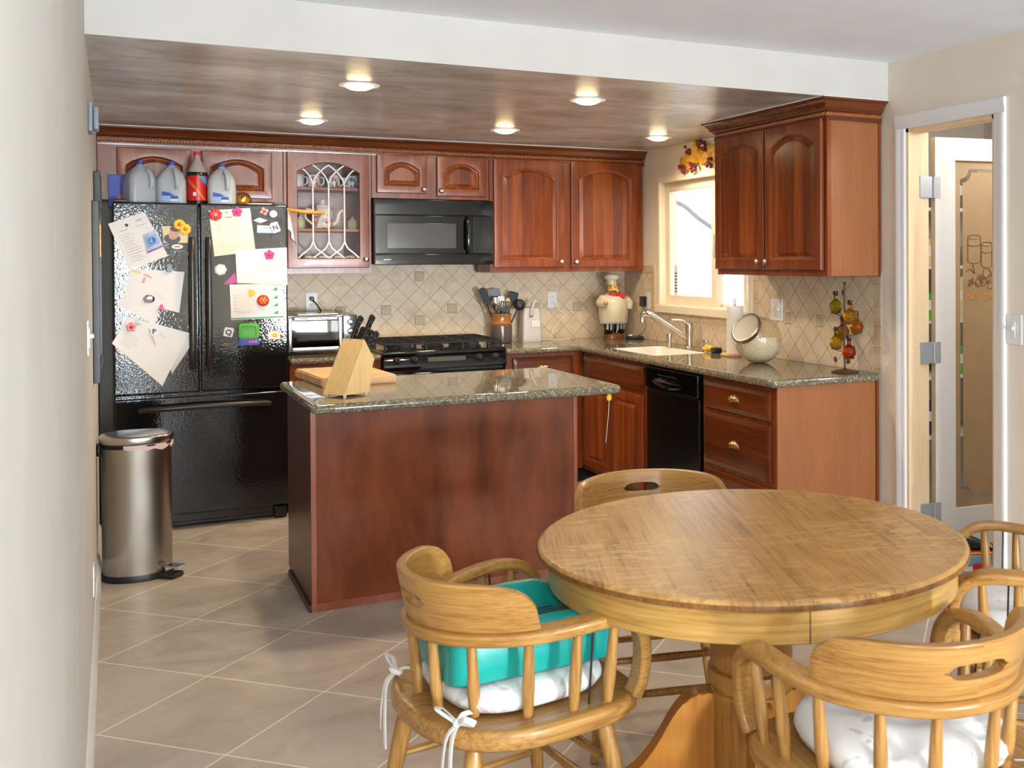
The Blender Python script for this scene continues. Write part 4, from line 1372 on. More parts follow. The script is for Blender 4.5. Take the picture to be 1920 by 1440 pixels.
t1, f1 = plate('wall_outlet', 'white wall outlet above the toaster oven with a black plug in it', 'outlet', (p.x, -0.006, p.z), (1, 0, 0))
m = MB(); m.box(p.x-0.012, p.x+0.012, -0.040, -0.0145, p.z+0.010, p.z+0.034, 0.005)
m.tube(smoothpath([(p.x+0.004, -0.038, p.z+0.012), (p.x+0.03, -0.05, p.z-0.02), (p.x+0.06, -0.04, p.z-0.075), (p.x+0.07, -0.03, p.z-0.14)], 5), 0.004, 7)
solo('power_plug', 'black power plug and cord in the outlet behind the toaster oven', 'plug', m, MT['black'])
p = at(1035, 562, y=-0.006)
plate('wall_outlet', 'white wall outlet over the can opener cord, right of the utensil crock', 'outlet', (p.x, -0.006, p.z), (1, 0, 0))
po = p
p = at(1215, 563, x=-0.006)
plate('wall_outlet', 'white wall outlet left of the window with a black charger in it', 'outlet', (-0.006, p.y, p.z), (0, -1, 0))
m = MB(); m.box(-0.052, -0.0145, p.y+0.028-0.024, p.y+0.028+0.024, p.z-0.045, p.z+0.028, 0.005)
tc = thing('phone_charger', 'black charger block and thin cord by the kitchen window', 'charger', (-0.03, p.y+0.028, p.z-0.045))
build('adapter', m, MT['black'], tc)
m = MB(); m.tube(smoothpath([(-0.035, p.y+0.028, p.z-0.045), (-0.037, p.y+0.03, p.z-0.10), (-0.03, p.y-0.01, p.z-0.16), (-0.04, p.y+0.0, p.z-0.22), (-0.05, p.y+0.09, p.z-0.262), (-0.07, p.y+0.13, CT+0.006)], 6), 0.002, 6)
build('cord', m, MT['black'], tc)
p = at(1457, 581, x=-0.006)
plate('switch_plate', 'wide white switch plate on the tile between the jar and the window', 'switch', (-0.006, p.y, p.z), (0, -1, 0), 0.118, 0.122, 'switch')
p = at(1903, 618, x=0)
plate('switch_plate', 'white switch plate on the painted wall right of the pantry door', 'switch', (0, p.y, p.z), (0, -1, 0), 0.085, 0.128, 'switch')
plate('switch_plate', 'white switch plate on the left wall below the black board', 'switch', (XL, -3.15, 1.245), (0, 1, 0), 0.072, 0.118, 'switch')
plate('wall_outlet', 'low white wall outlet on the left wall in front of the pedal bin', 'outlet', (XL, -2.62, 0.30), (0, 1, 0))

# ------------------------------------------------------------------ chef figurine
p = at(1150, 600, y=-0.17)
c0 = Vector((p.x, -0.17, CT))
t = thing('chef_figurine', 'plump chef figurine in a white coat and tall hat on the worktop corner', 'figurine', c0)
R_ = lambda pts: [(r, z+CT) for r, z in pts]
m = MB(); m.lathe(R_([(0.078, 0), (0.080, 0.006), (0.076, 0.034), (0.070, 0.038), (0, 0.038)]), (c0.x, c0.y, 0), 28, sy=0.75, cap1=False)
build('base', m, mat('figurine_brown', (120, 70, 34), 0.2), t)
stripe = NT('striped_trousers')
sv = stripe.n('ShaderNodeSeparateXYZ', {0: stripe.co()})
fr_s = stripe.math('FRACT', stripe.math('MULTIPLY', stripe.math('ADD', sv.outputs[0], 5.0), 38.0))
stripe.set(col=stripe.ramp(fr_s, [(0.5, srgb(16, 16, 18)), (0.52, srgb(236, 234, 226))], 'CONSTANT'), rough=0.2)
for s in (-1, 1):
    m = MB(); m.lathe(R_([(0.032, 0.045), (0.036, 0.075), (0.042, 0.13)]), (c0.x+s*0.036, c0.y, 0), 14)
    build('trouser_leg', m, stripe.m, t)
    m = MB(); m.sphere((c0.x+s*0.052-0.004, c0.y-0.028, CT+0.054), 0.024, (1.35, 1.5, 0.7), 12)
    build('shoe', m, MT['black_gloss'], t)
m = MB()
def coat(i, j):
    a = 2*PI*i
    prof = [(0.098, 0.112), (0.102, 0.13), (0.108, 0.19), (0.110, 0.23), (0.102, 0.28), (0.078, 0.315), (0.035, 0.335)]
    k = j*(len(prof)-1); q = min(int(k), len(prof)-2); f = k-q
    r = prof[q][0]*(1-f)+prof[q+1][0]*f; z = prof[q][1]*(1-f)+prof[q+1][1]*f
    r *= 1+0.05*math.sin(11*a)*max(0, 1-j*1.6)
    bel = 1+0.18*max(0, math.cos(a+PI*0.62))*math.sin(PI*min(1, j*1.25))
    return Vector((c0.x + r*math.cos(a), c0.y + 0.78*r*bel*math.sin(a), CT+z))
m.grid(coat, 44, 18, True)
enam = mat('figurine_white', (222, 213, 188), 0.15)
build('coat', m, enam, t, 60)
for s, pts in ((-1, [(-0.08, -0.01, 0.29), (-0.118, -0.03, 0.262), (-0.105, -0.075, 0.262)]), (1, [(0.085, -0.01, 0.285), (0.118, -0.015, 0.255), (0.112, -0.02, 0.212)])):
    m = MB(); m.tube([c0+Vector(q) for q in smoothpath(pts, 4)], 0.032, 12, radii=[0.036-0.0012*k for k in range(9)])
    build('sleeve', m, enam, t, 60)
skinf = mat('figurine_skin', (222, 172, 84), 0.25)
m = MB(); m.sphere(c0+Vector((-0.098, -0.086, 0.262)), 0.017, (1.2, 1, 0.9), 12)
for k in range(4): m.tube([c0+Vector((-0.100-0.006*k+0.012, -0.092, 0.268)), c0+Vector((-0.094-0.006*k+0.002, -0.106, 0.266-0.004*k))], 0.0048, 6)
build('hand', m, skinf, t)
m = MB(); m.sphere(c0+Vector((-0.012, -0.018, 0.362)), 0.042, (0.95, 0.95, 1.05), 18)
m.sphere(c0+Vector((-0.032, -0.058, 0.356)), 0.011, (1, 1.2, 0.9), 8)
m.sphere(c0+Vector((-0.044, -0.044, 0.346)), 0.015, n=8); m.sphere(c0+Vector((0.004, -0.056, 0.346)), 0.015, n=8)
build('head', m, skinf, t, 60)
m = MB(); m.tube(smoothpath([c0+Vector(q) for q in ((-0.056, -0.05, 0.342), (-0.030, -0.064, 0.345), (-0.004, -0.064, 0.342), (0.012, -0.05, 0.346))], 4), 0.005, 6)
for q in ((-0.042, -0.052, 0.376), (-0.014, -0.060, 0.377)): m.sphere(c0+Vector(q), 0.005, n=8)
m.sphere(c0+Vector((0.010, 0.006, 0.372)), 0.036, (0.9, 0.9, 0.8), 12)
build('hair_and_moustache', m, MT['black'], t)
m = MB(); m.tube(smoothpath([c0+Vector(q) for q in ((-0.05, -0.035, 0.322), (-0.01, -0.065, 0.318), (0.035, -0.045, 0.322), (0.04, 0.0, 0.326))], 4), 0.010, 8)
m.prism([(0.0, 0.0), (0.028, -0.045), (0.048, -0.030), (0.042, 0.02)], lambda u, v, d: c0+Vector((0.014+u, -0.068+d, 0.318+v)), 0, 0.008, 0.002)
build('neckerchief', m, MT['red'], t)
m = MB(); m.lathe(R_([(0.036, 0.392), (0.038, 0.396), (0.036, 0.425), (0.052, 0.434), (0.060, 0.450), (0.052, 0.466), (0.030, 0.472), (0, 0.470)]), (c0.x-0.018, c0.y-0.012, 0), 22, cap1=False)
build('chef_hat', m, enam, t, 60)

# cordless handset at the figurine's feet
p = at(1190, 640, y=-0.16)
t = thing('phone_handset', 'black and silver phone handset lying beside the chef figurine', 'phone', (p.x, -0.17, CT))
px_, py_ = -0.062, -0.290
BASE[t.name] = Vector((px_, py_, CT)); t.location = (px_, py_, CT)
Mx = Matrix.Translation((px_, py_, CT)) @ Matrix.Rotation(math.radians(-28), 4, 'Z')
m = MB(); m.box(-0.065, 0.065, -0.035, 0.035, 0, 0.024, 0.008, 3, Mx)
build('body', m, MT['black_gloss'], t)
m = MB(); m.sphere(Mx @ Vector((-0.02, 0, 0.026)), 0.028, (1.3, 0.8, 0.55), 14)
build('silver_cap', m, MT['chrome'], t)

# ------------------------------------------------------------------ can opener
p = at(994, 600, y=-0.10)
cx, cy = p.x, -0.10
t = thing('can_opener', 'white electric can opener standing right of the utensil crock', 'can opener', (cx, cy, CT))
whp = mat('white_appliance', (196, 188, 184), 0.3)
m = MB(); m.rings([[(cx+x*k, cy+y*k2, CT+z) for x, y in rrect(0.142, 0.105, 0.02, 4)] for k, k2, z in ((1.0, 1.0, 0.0), (1.02, 1.0, 0.01), (0.97, 0.95, 0.12), (0.88, 0.85, 0.225), (0.80, 0.7, 0.235))])
build('housing', m, whp, t, 40)
m = MB(); m.box(cx-0.012, cx+0.052, cy-0.058, cy-0.048, CT+0.10, CT+0.15, 0.004); 
build('label_plate', m, mat('grey_label', (214, 212, 210), 0.4), t)
m = MB(); m.tube(smoothpath([(cx-0.012, cy-0.05, CT+0.195), (cx-0.005, cy-0.06, CT+0.24), (cx+0.02, cy-0.055, CT+0.295)], 5), 0.012, 10, radii=[0.014, 0.014, 0.013, 0.012, 0.011, 0.011, 0.010, 0.010, 0.009, 0.008, 0.006])
build('lever', m, whp, t)
m = MB(); m.lathe([(0.014, 0), (0.014, 0.012), (0.006, 0.016), (0, 0.017)], (cx-0.012, cy-0.046, CT+0.185), 14, (0, -1, 0), cap1=False)
build('cutting_wheel', m, MT['nickel'], t)
m = MB(); m.tube(smoothpath([(po.x+0.02, -0.012, po.z-0.02), (po.x+0.03, -0.03, po.z-0.07), (po.x+0.085, -0.03, po.z-0.11), (po.x+0.01, -0.035, po.z-0.19), (po.x-0.02, -0.06, CT+0.008), (po.x+0.08, -0.10, CT+0.006), (po.x+0.09, -0.115, CT+0.006), (po.x-0.02, -0.12, CT+0.006), (cx+0.06, -0.10, CT+0.012)], 7), 0.003, 6)
build('cord', m, MT['white'], t)

# ------------------------------------------------------------------ crock of utensils
p = at(939, 600, y=-0.13)
kx, ky = p.x, -0.13
gl = NT('glazed_stoneware')
sv = gl.n('ShaderNodeSeparateXYZ', {0: gl.co()})
nz = gl.noise(gl.co(), 30, 4)
zz = gl.math('ADD', sv.outputs[2], gl.math('MULTIPLY', gl.math('SUBTRACT', nz, 0.5), 0.02))
gl.set(col=gl.ramp(gl.math('MULTIPLY', zz, 4.5), [(0.02, srgb(82, 72, 70)), (0.55, srgb(96, 82, 74)), (0.62, srgb(176, 104, 36)), (0.74, srgb(160, 100, 40)), (0.95, srgb(138, 104, 60))]), rough=0.15)
m = MB(); m.lathe([(0.070, 0), (0.076, 0.006), (0.076, 0.118), (0.072, 0.128), (0.077, 0.136), (0.070, 0.146), (0.070, 0.185), (0.074, 0.198), (0.070, 0.204), (0.064, 0.198), (0.064, 0.02), (0, 0.02)], (0, 0, 0), 32, cap1=False)
for v in m.bm.verts: v.co += Vector((kx, ky, CT))
solo('utensil_crock', 'brown and grey glazed stoneware crock holding cooking utensils', 'crock', m, gl.m, (kx, ky, CT))
def utensil(name, label, a0, top, head, mt, cat='utensil'):
    """stick from inside the crock up to a head"""
    b = Vector((kx+a0[0], ky+a0[1], CT+0.024)); tp = Vector((kx+top[0], ky+top[1], CT+top[2]))
    d = (tp-b).normalized()
    t = thing(name, label, cat, b, 'cooking utensils in the crock')
    m = MB(); m.tube([b, b+(tp-b)*0.5, tp], 0.006, 8)
    build('handle', m, MT['black'], t)
    S = d.cross(Vector((0.2, 1, 0))).normalized()
    Bn = S.cross(d).normalized()
    f = lambda u, v, dd=0: tp + S*u + d*v + Bn*dd
    m = MB(); head(m, f)
    build('head', m, MT[mt], t)
    return t
def paddle(w, l, slots=0):
    def h(m, f):
        if slots:
            for k in range(slots+1):
                u = -w/2+w*k/slots
                m.prism([(u-0.004, 0.015), (u+0.004, 0.015), (u+0.004, l), (u-0.004, l)], f, -0.0015, 0.0015)
            m.prism([(-w/2-0.004, l-0.008), (w/2+0.004, l-0.008), (w/2, l), (-w/2, l)], f, -0.0016, 0.0016)
            m.prism([(-0.008, -0.01), (0.008, -0.01), (w/2+0.004, 0.018), (w/2+0.004, 0.03), (-w/2-0.004, 0.03), (-w/2-0.004, 0.018)], f, -0.0016, 0.0016)
        else:
            m.prism([(-0.007, -0.01), (0.007, -0.01), (w/2, 0.02), (w/2, l-0.01), (w/2-0.008, l), (-w/2+0.008, l), (-w/2, l-0.01), (-w/2, 0.02)], f, -0.002, 0.002, 0.001)
    return h
def bowl(r, l=1.3):
    def h(m, f):
        m.grid(lambda i, j: f(r*math.cos(2*PI*i)*math.sin(PI/2*j), l*r+l*r*math.sin(2*PI*i)*math.sin(PI/2*j), -0.02*math.cos(PI/2*j)), 18, 6, True)
    return h
utensil('spatula', 'long black paddle spatula leaning furthest left in the crock', (-0.01, 0), (-0.10, -0.01, 0.27), paddle(0.045, 0.12), 'black_matt')
utensil('turner', 'wide black turner standing upright at the back of the crock', (0, 0.02), (-0.030, 0.03, 0.29), paddle(0.085, 0.085), 'black')
utensil('serving_spoon', 'shiny steel serving spoon at the front of the crock', (-0.02, -0.02), (-0.045, -0.04, 0.22), bowl(0.030, 1.8), 'chrome')
utensil('rubber_scraper', 'white rubber scraper in the middle of the crock', (0.01, 0.0), (0.0, -0.01, 0.24), paddle(0.050, 0.085), 'white_matt')
utensil('slotted_turner', 'black slotted turner at the front of the crock', (0.0, -0.02), (0.015, -0.045, 0.215), paddle(0.065, 0.075, 4), 'black')
utensil('wooden_spoon', 'light wooden spoon half hidden among the black utensils', (0.02, 0.0), (0.045, 0.0, 0.25), bowl(0.020, 1.6), 'maple')
utensil('ladle', 'round black ladle leaning furthest right in the crock', (0.02, 0.0), (0.115, -0.01, 0.225), bowl(0.040, 1.0), 'black')
utensil('fish_slice', 'broad black slice behind the ladle in the crock', (0.015, 0.02), (0.085, 0.03, 0.265), paddle(0.07, 0.09), 'black_matt')

# ------------------------------------------------------------------ tap, soap pump, scrub brush
fx, fy = -0.085, -1.155
t = thing('kitchen_tap', 'brushed metal kitchen tap with a slanting pull-out spout at the sink', 'tap', (fx, fy, CT))
m = MB(); m.lathe([(0.030, CT), (0.030, CT+0.006), (0.024, CT+0.012), (0.022, CT+0.085), (0.027, CT+0.095), (0.027, CT+0.150), (0.020, CT+0.160), (0, CT+0.161)], (fx, fy, 0), 20, cap1=False)
build('body', m, MT['nickel'], t)
m = MB(); P_ = smoothpath([(fx, fy, CT+0.050), (fx-0.09, fy+0.075, CT+0.125), (fx-0.20, fy+0.165, CT+0.215)], 5)
m.tube(P_, 0.017, 12)
build('spout', m, MT['nickel'], t)
m = MB(); m.tube(smoothpath([(fx-0.195, fy+0.161, CT+0.211), (fx-0.225, fy+0.185, CT+0.222), (fx-0.240, fy+0.198, CT+0.205), (fx-0.243, fy+0.200, CT+0.165)], 5), 0.020, 12)
build('spray_head', m, MT['chrome'], t)
m = MB(); m.tube(smoothpath([(fx-0.01, fy, CT+0.150), (fx-0.04, fy+0.02, CT+0.175), (fx-0.095, fy+0.06, CT+0.178)], 4), 0.007, 8)
build('lever', m, MT['nickel'], t)
m = MB(); m.cyl((fx-0.10, fy+0.085, CT), (fx-0.10, fy+0.085, CT+0.075), 0.013); m.lathe([(0.020, CT+0.07), (0.020, CT+0.088), (0.018, CT+0.09)], (fx-0.10, fy+0.085, 0), 14)
build('spray_rest', m, MT['nickel'], t)
p = at(1323, 600, x=-0.06)
t = thing('soap_pump', 'short metal soap pump right of the kitchen tap', 'soap pump', (-0.06, p.y, CT))
m = MB(); m.lathe([(0.022, CT), (0.022, CT+0.012), (0.018, CT+0.016), (0.018, CT+0.045), (0.021, CT+0.047), (0.021, CT+0.062), (0, CT+0.064)], (-0.06, p.y, 0), 18, cap1=False)
build('pump_body', m, MT['chrome'], t)
p = at(1333, 600, x=-0.14)
t = thing('scrub_brush', 'yellow scrub brush with black bristles beside the sink', 'brush', (-0.14, p.y, CT))
m = MB(); m.tube(smoothpath([(-0.15, p.y+0.075, CT+0.020), (-0.14, p.y+0.03, CT+0.026), (-0.135, p.y-0.02, CT+0.024)], 5), 0.014, 10, radii=[0.010, 0.013, 0.016, 0.018, 0.019, 0.018, 0.017, 0.016, 0.015, 0.014, 0.012])
build('handle', m, MT['yellow'], t)
m = MB(); m.box(-0.160, -0.110, p.y-0.085, p.y-0.022, CT, CT+0.034, 0.008)
build('bristle_head', m, MT['black'], t)

# ------------------------------------------------------------------ paper towel, jar, oil bottles
hx = -0.125
p = at(1378, 600, x=hx); hy = p.y
t = thing('paper_towel_holder', 'round wooden paper towel stand with a wire loop, behind the glass jar', 'towel holder', (hx, hy, CT))
m = MB(); m.lathe([(0.085, CT), (0.088, CT+0.006), (0.085, CT+0.014), (0, CT+0.014)], (hx, hy, 0), 32, cap1=False)
build('base', m, MT['maple_x'], t)
m = MB(); m.cyl((hx, hy, CT+0.014), (hx, hy, CT+0.305), 0.006)
m.tube(smoothpath([(hx, hy, CT+0.29), (hx, hy+0.010, CT+0.318), (hx, hy+0.008, CT+0.338), (hx, hy-0.004, CT+0.338), (hx, hy-0.010, CT+0.318), (hx, hy-0.004, CT+0.296)], 4), 0.003, 6)
build('post', m, MT['nickel'], t)
m = MB(); m.lathe([(0.020, CT+0.015), (0.050, CT+0.015), (0.050, CT+0.292), (0.048, CT+0.294), (0.020, CT+0.294)], (hx, hy, 0), 28, cap0=False, cap1=False)
solo('paper_towel_roll', 'slim white paper towel roll on the wooden stand', 'paper towel', m, MT['white_matt'], (hx, hy, CT+0.0145))

jx = -0.235
p = at(1422, 600, x=jx); jy = p.y
jr = 0.132
jc = Vector((jx, jy, CT+jr*0.955))
t = thing('glass_jar', 'round glass storage jar tilted with a metal lid, half full of oats', 'jar', (jx, jy, CT))
ax = Vector((-0.74, -0.22, 0.52)).normalized()
q = ax.to_track_quat('Z', 'Y')
m = MB()
prof = [(jr*math.cos(a), jr*math.sin(a)) for a in [(-PI/2+0.02) + (PI/2+0.86-0.02)*k/22 for k in range(23)]]
prof += [(0.086, jr*math.sin(0.86)+0.006), (0.086, jr*math.sin(0.86)+0.018)]
rings = []
for r, hgt in prof:
    ring = []
    for k in range(36):
        a = 2*PI*k/36
        w = jc + q @ Vector((r*math.cos(a), r*math.sin(a), hgt))
        w.z = max(w.z, CT+0.001)
        ring.append(w)
    rings.append(ring)
m.rings(rings, True, False)
build('glass_body', m, MT['clear'], t, 60)
m = MB()
hl = jr*math.sin(0.86)
m.lathe([(0.090, hl+0.008), (0.092, hl+0.012), (0.092, hl+0.030), (0.088, hl+0.034), (0.080, hl+0.034), (0.080, hl+0.028)], jc, 36, ax, cap0=False, cap1=False)
build('lid_rim', m, MT['steel'], t)
m = MB(); m.lathe([(0.0805, hl+0.026), (0.0805, hl+0.030), (0.0, hl+0.030)], jc, 32, ax, cap0=False, cap1=False)
build('lid_top', m, mat('jar_lid_grey', (150, 145, 138), 0.35, metal=0.2), t)
oat = mottled('rolled_oats', (226, 200, 160), (250, 236, 210), 130, 0.9, 0.8, 130)
m = MB()
ri = jr-0.003
lev = lambda a, r: 0.004+0.020*math.sin(a-2.6)*(r/ri)
rings = []
for k in range(12):
    th = -PI/2+0.10+(PI/2+0.16-0.10)*k/11
    rings.append([(jc.x+ri*math.cos(th)*math.cos(2*PI*i/32), jc.y+ri*math.cos(th)*math.sin(2*PI*i/32), max(CT+0.004, min(jc.z+ri*math.sin(th), jc.z+lev(2*PI*i/32, ri*math.cos(th))))) for i in range(32)])
rings.append([(jc.x+ri*0.5*math.cos(2*PI*i/32), jc.y+ri*0.5*math.sin(2*PI*i/32), jc.z+0.006+0.006*math.sin(i)) for i in range(32)])
m.rings(rings)
o = solo('oats', 'pale rolled oats filling the lower half of the glass jar', 'oats', m, oat, smooth=60)
o['kind'] = 'stuff'

sx_ = -0.13
p = at(1584, 600, x=sx_); sy_ = p.y
t = thing('bottle_tree', 'rusty iron stand with leaves carrying round oil bottles at the worktop end', 'bottle stand', (sx_, sy_, CT))
m = MB(); m.lathe([(0.068, CT), (0.070, CT+0.004), (0.05, CT+0.010), (0.012, CT+0.016), (0.006, CT+0.024)], (sx_, sy_, 0), 28)
build('base', m, MT['rust'], t)
m = MB(); m.tube(smoothpath([(sx_, sy_, CT+0.015), (sx_, sy_+0.004, CT+0.14), (sx_, sy_-0.004, CT+0.26), (sx_, sy_+0.003, CT+0.36), (sx_, sy_, CT+0.44)], 6), 0.0055, 8)
m.sphere((sx_, sy_, CT+0.447), 0.009, n=10)
build('stem', m, MT['rust'], t)
def leaf(c, d, up, L=0.035, w=0.012):
    m = MB(); c, d, up = Vector(c), Vector(d).normalized(), Vector(up).normalized()
    s = d.cross(up).normalized()
    pts = [(0, 0), (0.3, 1), (0.65, 0.8), (1, 0), (0.65, -0.8), (0.3, -1)]
    m.prism(pts, lambda u, v, dd: c + d*(u*L) + s*(v*w) + up*(dd), -0.001, 0.001)
    build('leaf', m, MT['rust'], t)
spots = [(1567, 575, 0.0, (176, 160, 50)), (1594, 593, -0.03, (206, 150, 14)), (1606, 613, 0.03, (196, 120, 10)), (1580, 622, 0.055, (150, 110, 20)), (1568, 642, -0.01, (196, 160, 20)), (1592, 660, -0.045, (186, 62, 10))]
labs = ['small round bottle of pale yellow oil, highest on the iron stand', 'round bottle of amber oil, second from the top of the iron stand', 'round bottle of dark amber oil at the right of the iron stand', 'round oil bottle half hidden behind the stem of the iron stand', 'round bottle of golden oil at the lower left of the iron stand', 'round bottle of reddish orange oil, lowest on the iron stand']
for (px, py, dx_, colr), lab in zip(spots, labs):
    bx_ = sx_+dx_
    q_ = at(px, py, x=bx_)
    c = Vector((bx_, q_.y, q_.z)); r = 0.035
    m = MB()
    m.tube(smoothpath([(sx_, sy_, c.z-0.035), ((sx_+c.x)/2, (sy_+c.y)/2, c.z-0.042), (c.x, c.y, c.z-0.0375)], 4), 0.0025, 6)
    m.tube([(c.x+0.026*math.cos(a), c.y+0.026*math.sin(a), c.z-0.030) for a in [2*PI*k/20 for k in range(20)]], 0.0025, 6, True)
    for a in (0.4, 2.5, 4.6): m.tube([(c.x, c.y, c.z-0.0375), (c.x+0.026*math.cos(a), c.y+0.026*math.sin(a), c.z-0.030)], 0.002, 5)
    build('holder_ring', m, MT['rust'], t)
    b = thing('oil_bottle', lab, 'bottle', c-Vector((0, 0, r)), 'round oil bottles on the iron stand')
    m = MB()
    m.lathe([(0.012, -r*0.98), (0.022, -r*0.80)] + [(r*math.cos(a), r*math.sin(a)) for a in [-0.75+k*(0.75+1.15)/12 for k in range(13)]] + [(0.0105, r+0.004), (0.0105, r+0.022), (0.013, r+0.024), (0.013, r+0.028), (0, r+0.028)], c, 20, cap1=False)
    build('flask', m, liquid('oil_%d' % py, colr), b, 60)
    m = MB(); m.lathe([(0.009, r+0.028), (0.011, r+0.034), (0.011, r+0.044), (0, r+0.046)], c, 12, cap1=False)
    m.tube([c+Vector((0.015*math.cos(a), 0.004, r+0.034+0.010*math.sin(a))) for a in [2*PI*k/14 for k in range(14)]], 0.0018, 5, True)
    build('stopper', m, MT['black'], b)
leaf((sx_, sy_+0.008, CT+0.385), (0, 0.4, 1), (1, 0, 0)); leaf((sx_, sy_+0.075, CT+0.20), (0, 0.3, -1), (1, 0, 0)); leaf((sx_, sy_-0.07, CT+0.14), (0, -0.2, -1), (1, 0, 0)); leaf((sx_-0.03, sy_-0.05, CT+0.055), (0, -1, 0.3), (1, 0, 0)); leaf((sx_-0.03, sy_+0.03, CT+0.05), (0, 0.6, 1), (1, 0, 0))

# ------------------------------------------------------------------ grape and leaf swag above the window
c = at(1306, 293, x=-0.03)
t = thing('wall_swag', 'ornament of golden leaves and dark red grapes on the wall above the window', 'ornament', (-0.03, c.y, c.z-0.06))
gold = mottled('golden_leaf', (196, 136, 30), (226, 176, 58), 30, 0.5)
for k, (dy, dz, an) in enumerate(((0.20, -0.03, 0.5), (0.13, 0.005, 0.9), (0.07, -0.01, 0.2), (0.0, 0.0, 0.7), (-0.06, 0.015, -0.3), (-0.10, -0.01, 0.4), (-0.16, 0.01, -0.6), (-0.21, -0.02, 0.3), (0.03, 0.035, 1.2), (-0.13, -0.03, -0.4))):
    m = MB()
    L, w = 0.075, 0.042
    def fn(i, j, dy=dy, dz=dz, an=an):
        u = (i-0.5)*2*L; ww = w*math.sin(PI*min(max(i, 0.02), 0.98))**0.6*(1+0.25*math.sin(i*16))
        v = (j-0.5)*2*ww
        y = u*math.cos(an)-v*math.sin(an); z = u*math.sin(an)+v*math.cos(an)
        return Vector((-0.012-0.022*math.sin(PI*i)+0.010*abs(j-0.5)*2-0.004*(k % 3), c.y+dy+y, c.z+dz+z))
    m.grid(fn, 16, 4)
    build('leaf', m, gold, t, 60)
grape = mat('grape_red', (112, 36, 44), 0.3)
for dy, dz, n in ((0.19, -0.075, 9), (0.10, 0.055, 8), (-0.10, 0.06, 14), (0.02, -0.07, 9), (-0.18, -0.055, 9)):
    m = MB()
    for k in range(n):
        m.sphere((-0.035-0.012*rnd.random(), c.y+dy+rnd.uniform(-0.035, 0.035), c.z+dz+rnd.uniform(-0.03, 0.03)), 0.0115, n=8)
    build('grape_cluster', m, grape, t)
m = MB(); m.box(-0.022, -0.004, c.y+0.0, c.y+0.035, c.z+0.055, c.z+0.115, 0.006)
build('stem', m, MT['brown'], t)

# ------------------------------------------------------------------ crockery behind the leaded glass
def china(name, ca, cb):
    tt = NT(name)
    n1 = tt.noise(tt.co(), 32, 2, 0.4, 0.6)
    n2 = tt.noise(tt.mapped((1, 1, 1), (5, 2, 1)), 40, 2, 0.4, 0.6)
    cc = tt.mix(tt.ramp(n1, [(0.56, (0,)*3+(1,)), (0.60, (0.85,)*3+(1,))]), srgb(240, 236, 230), srgb(ca))
    cc = tt.mix(tt.ramp(n2, [(0.62, (0,)*3+(1,)), (0.66, (0.8,)*3+(1,))]), cc, srgb(cb))
    return tt.set(col=cc, rough=0.15)
CH = [china('china_rose', (206, 92, 92), (120, 140, 110)), china('china_blue', (90, 110, 190), (60, 80, 150)), mat('china_white', (240, 236, 230), 0.15), mat('china_green', (190, 206, 160), 0.2)]
def mug(name, label, px, z, mt, r=0.038, hh=0.085, hs=1, grp='mugs on the top shelf'):
    p = at(px, 340, y=-0.16)
    t = thing(name, label, 'cup', (p.x, -0.16, z), grp)
    m = MB(); m.lathe([(r*0.85, z+0.0005), (r, z+0.010), (r, z+hh), (r-0.003, z+hh), (r-0.004, z+0.008), (0, z+0.006)], (p.x, -0.16, 0), 24, cap1=False)
    build('cup_body', m, CH[mt], t)
    m = MB(); m.tube(smoothpath([(p.x+hs*(r-0.002), -0.165, z+hh*0.82), (p.x+hs*(r+0.016), -0.17, z+hh*0.80), (p.x+hs*(r+0.017), -0.17, z+hh*0.40), (p.x+hs*(r-0.002), -0.165, z+hh*0.20)], 4), 0.005, 7)
    build('handle', m, CH[2], t)
mug('mug', 'plain white mug at the left end of the top glass-cabinet shelf', 558, 1.955, 2, hs=1)
mug('mug', 'mug with a red flower, second from left on the top glass-cabinet shelf', 589, 1.955, 0)
mug('mug', 'mug with a pink flower, third from left on the top glass-cabinet shelf', 626, 1.955, 0)
mug('mug', 'mug with blue flowers at the right end of the top glass-cabinet shelf', 661, 1.955, 1, hs=-1)
for px, mt, lab in ((579, 0, 'leftmost teacup on the glass-cabinet floor'), (606, 0, 'second teacup from the left on the glass-cabinet floor'), (634, 1, 'blue teacup, third from the left on the glass-cabinet floor'), (657, 0, 'rightmost teacup on the glass-cabinet floor')):
    mug('teacup', lab, px, 1.4465, mt, 0.034, 0.082, 1, 'teacups on the cabinet floor')
p = at(605, 420, y=-0.16); z = 1.697
t = thing('teapot', 'white teapot with a red flower on the middle glass-cabinet shelf', 'teapot', (p.x, -0.16, z))
m = MB(); m.lathe([(0.050, z+0.0005), (0.062, z+0.01), (0.066, z+0.05), (0.062, z+0.115), (0.048, z+0.135), (0, z+0.137)], (p.x, -0.16, 0), 28, cap1=False)
build('pot_body', m, CH[0], t)
m = MB(); m.lathe([(0.046, z+0.136), (0.040, z+0.152), (0.012, z+0.160), (0.009, z+0.168), (0.014, z+0.176), (0.010, z+0.186), (0, z+0.187)], (p.x, -0.16, 0), 20, cap1=False)
build('lid', m, CH[2], t)
m = MB(); m.tube(smoothpath([(p.x+0.055, -0.16, z+0.03), (p.x+0.085, -0.165, z+0.045), (p.x+0.10, -0.17, z+0.10), (p.x+0.122, -0.17, z+0.125)], 5), 0.012, 9, radii=[0.016-0.0006*k for k in range(16)])
build('spout', m, CH[2], t)
m = MB(); m.tube(smoothpath([(p.x-0.058, -0.16, z+0.115), (p.x-0.095, -0.165, z+0.125), (p.x-0.105, -0.165, z+0.075), (p.x-0.06, -0.16, z+0.03)], 5), 0.007, 8)
build('handle', m, CH[2], t)
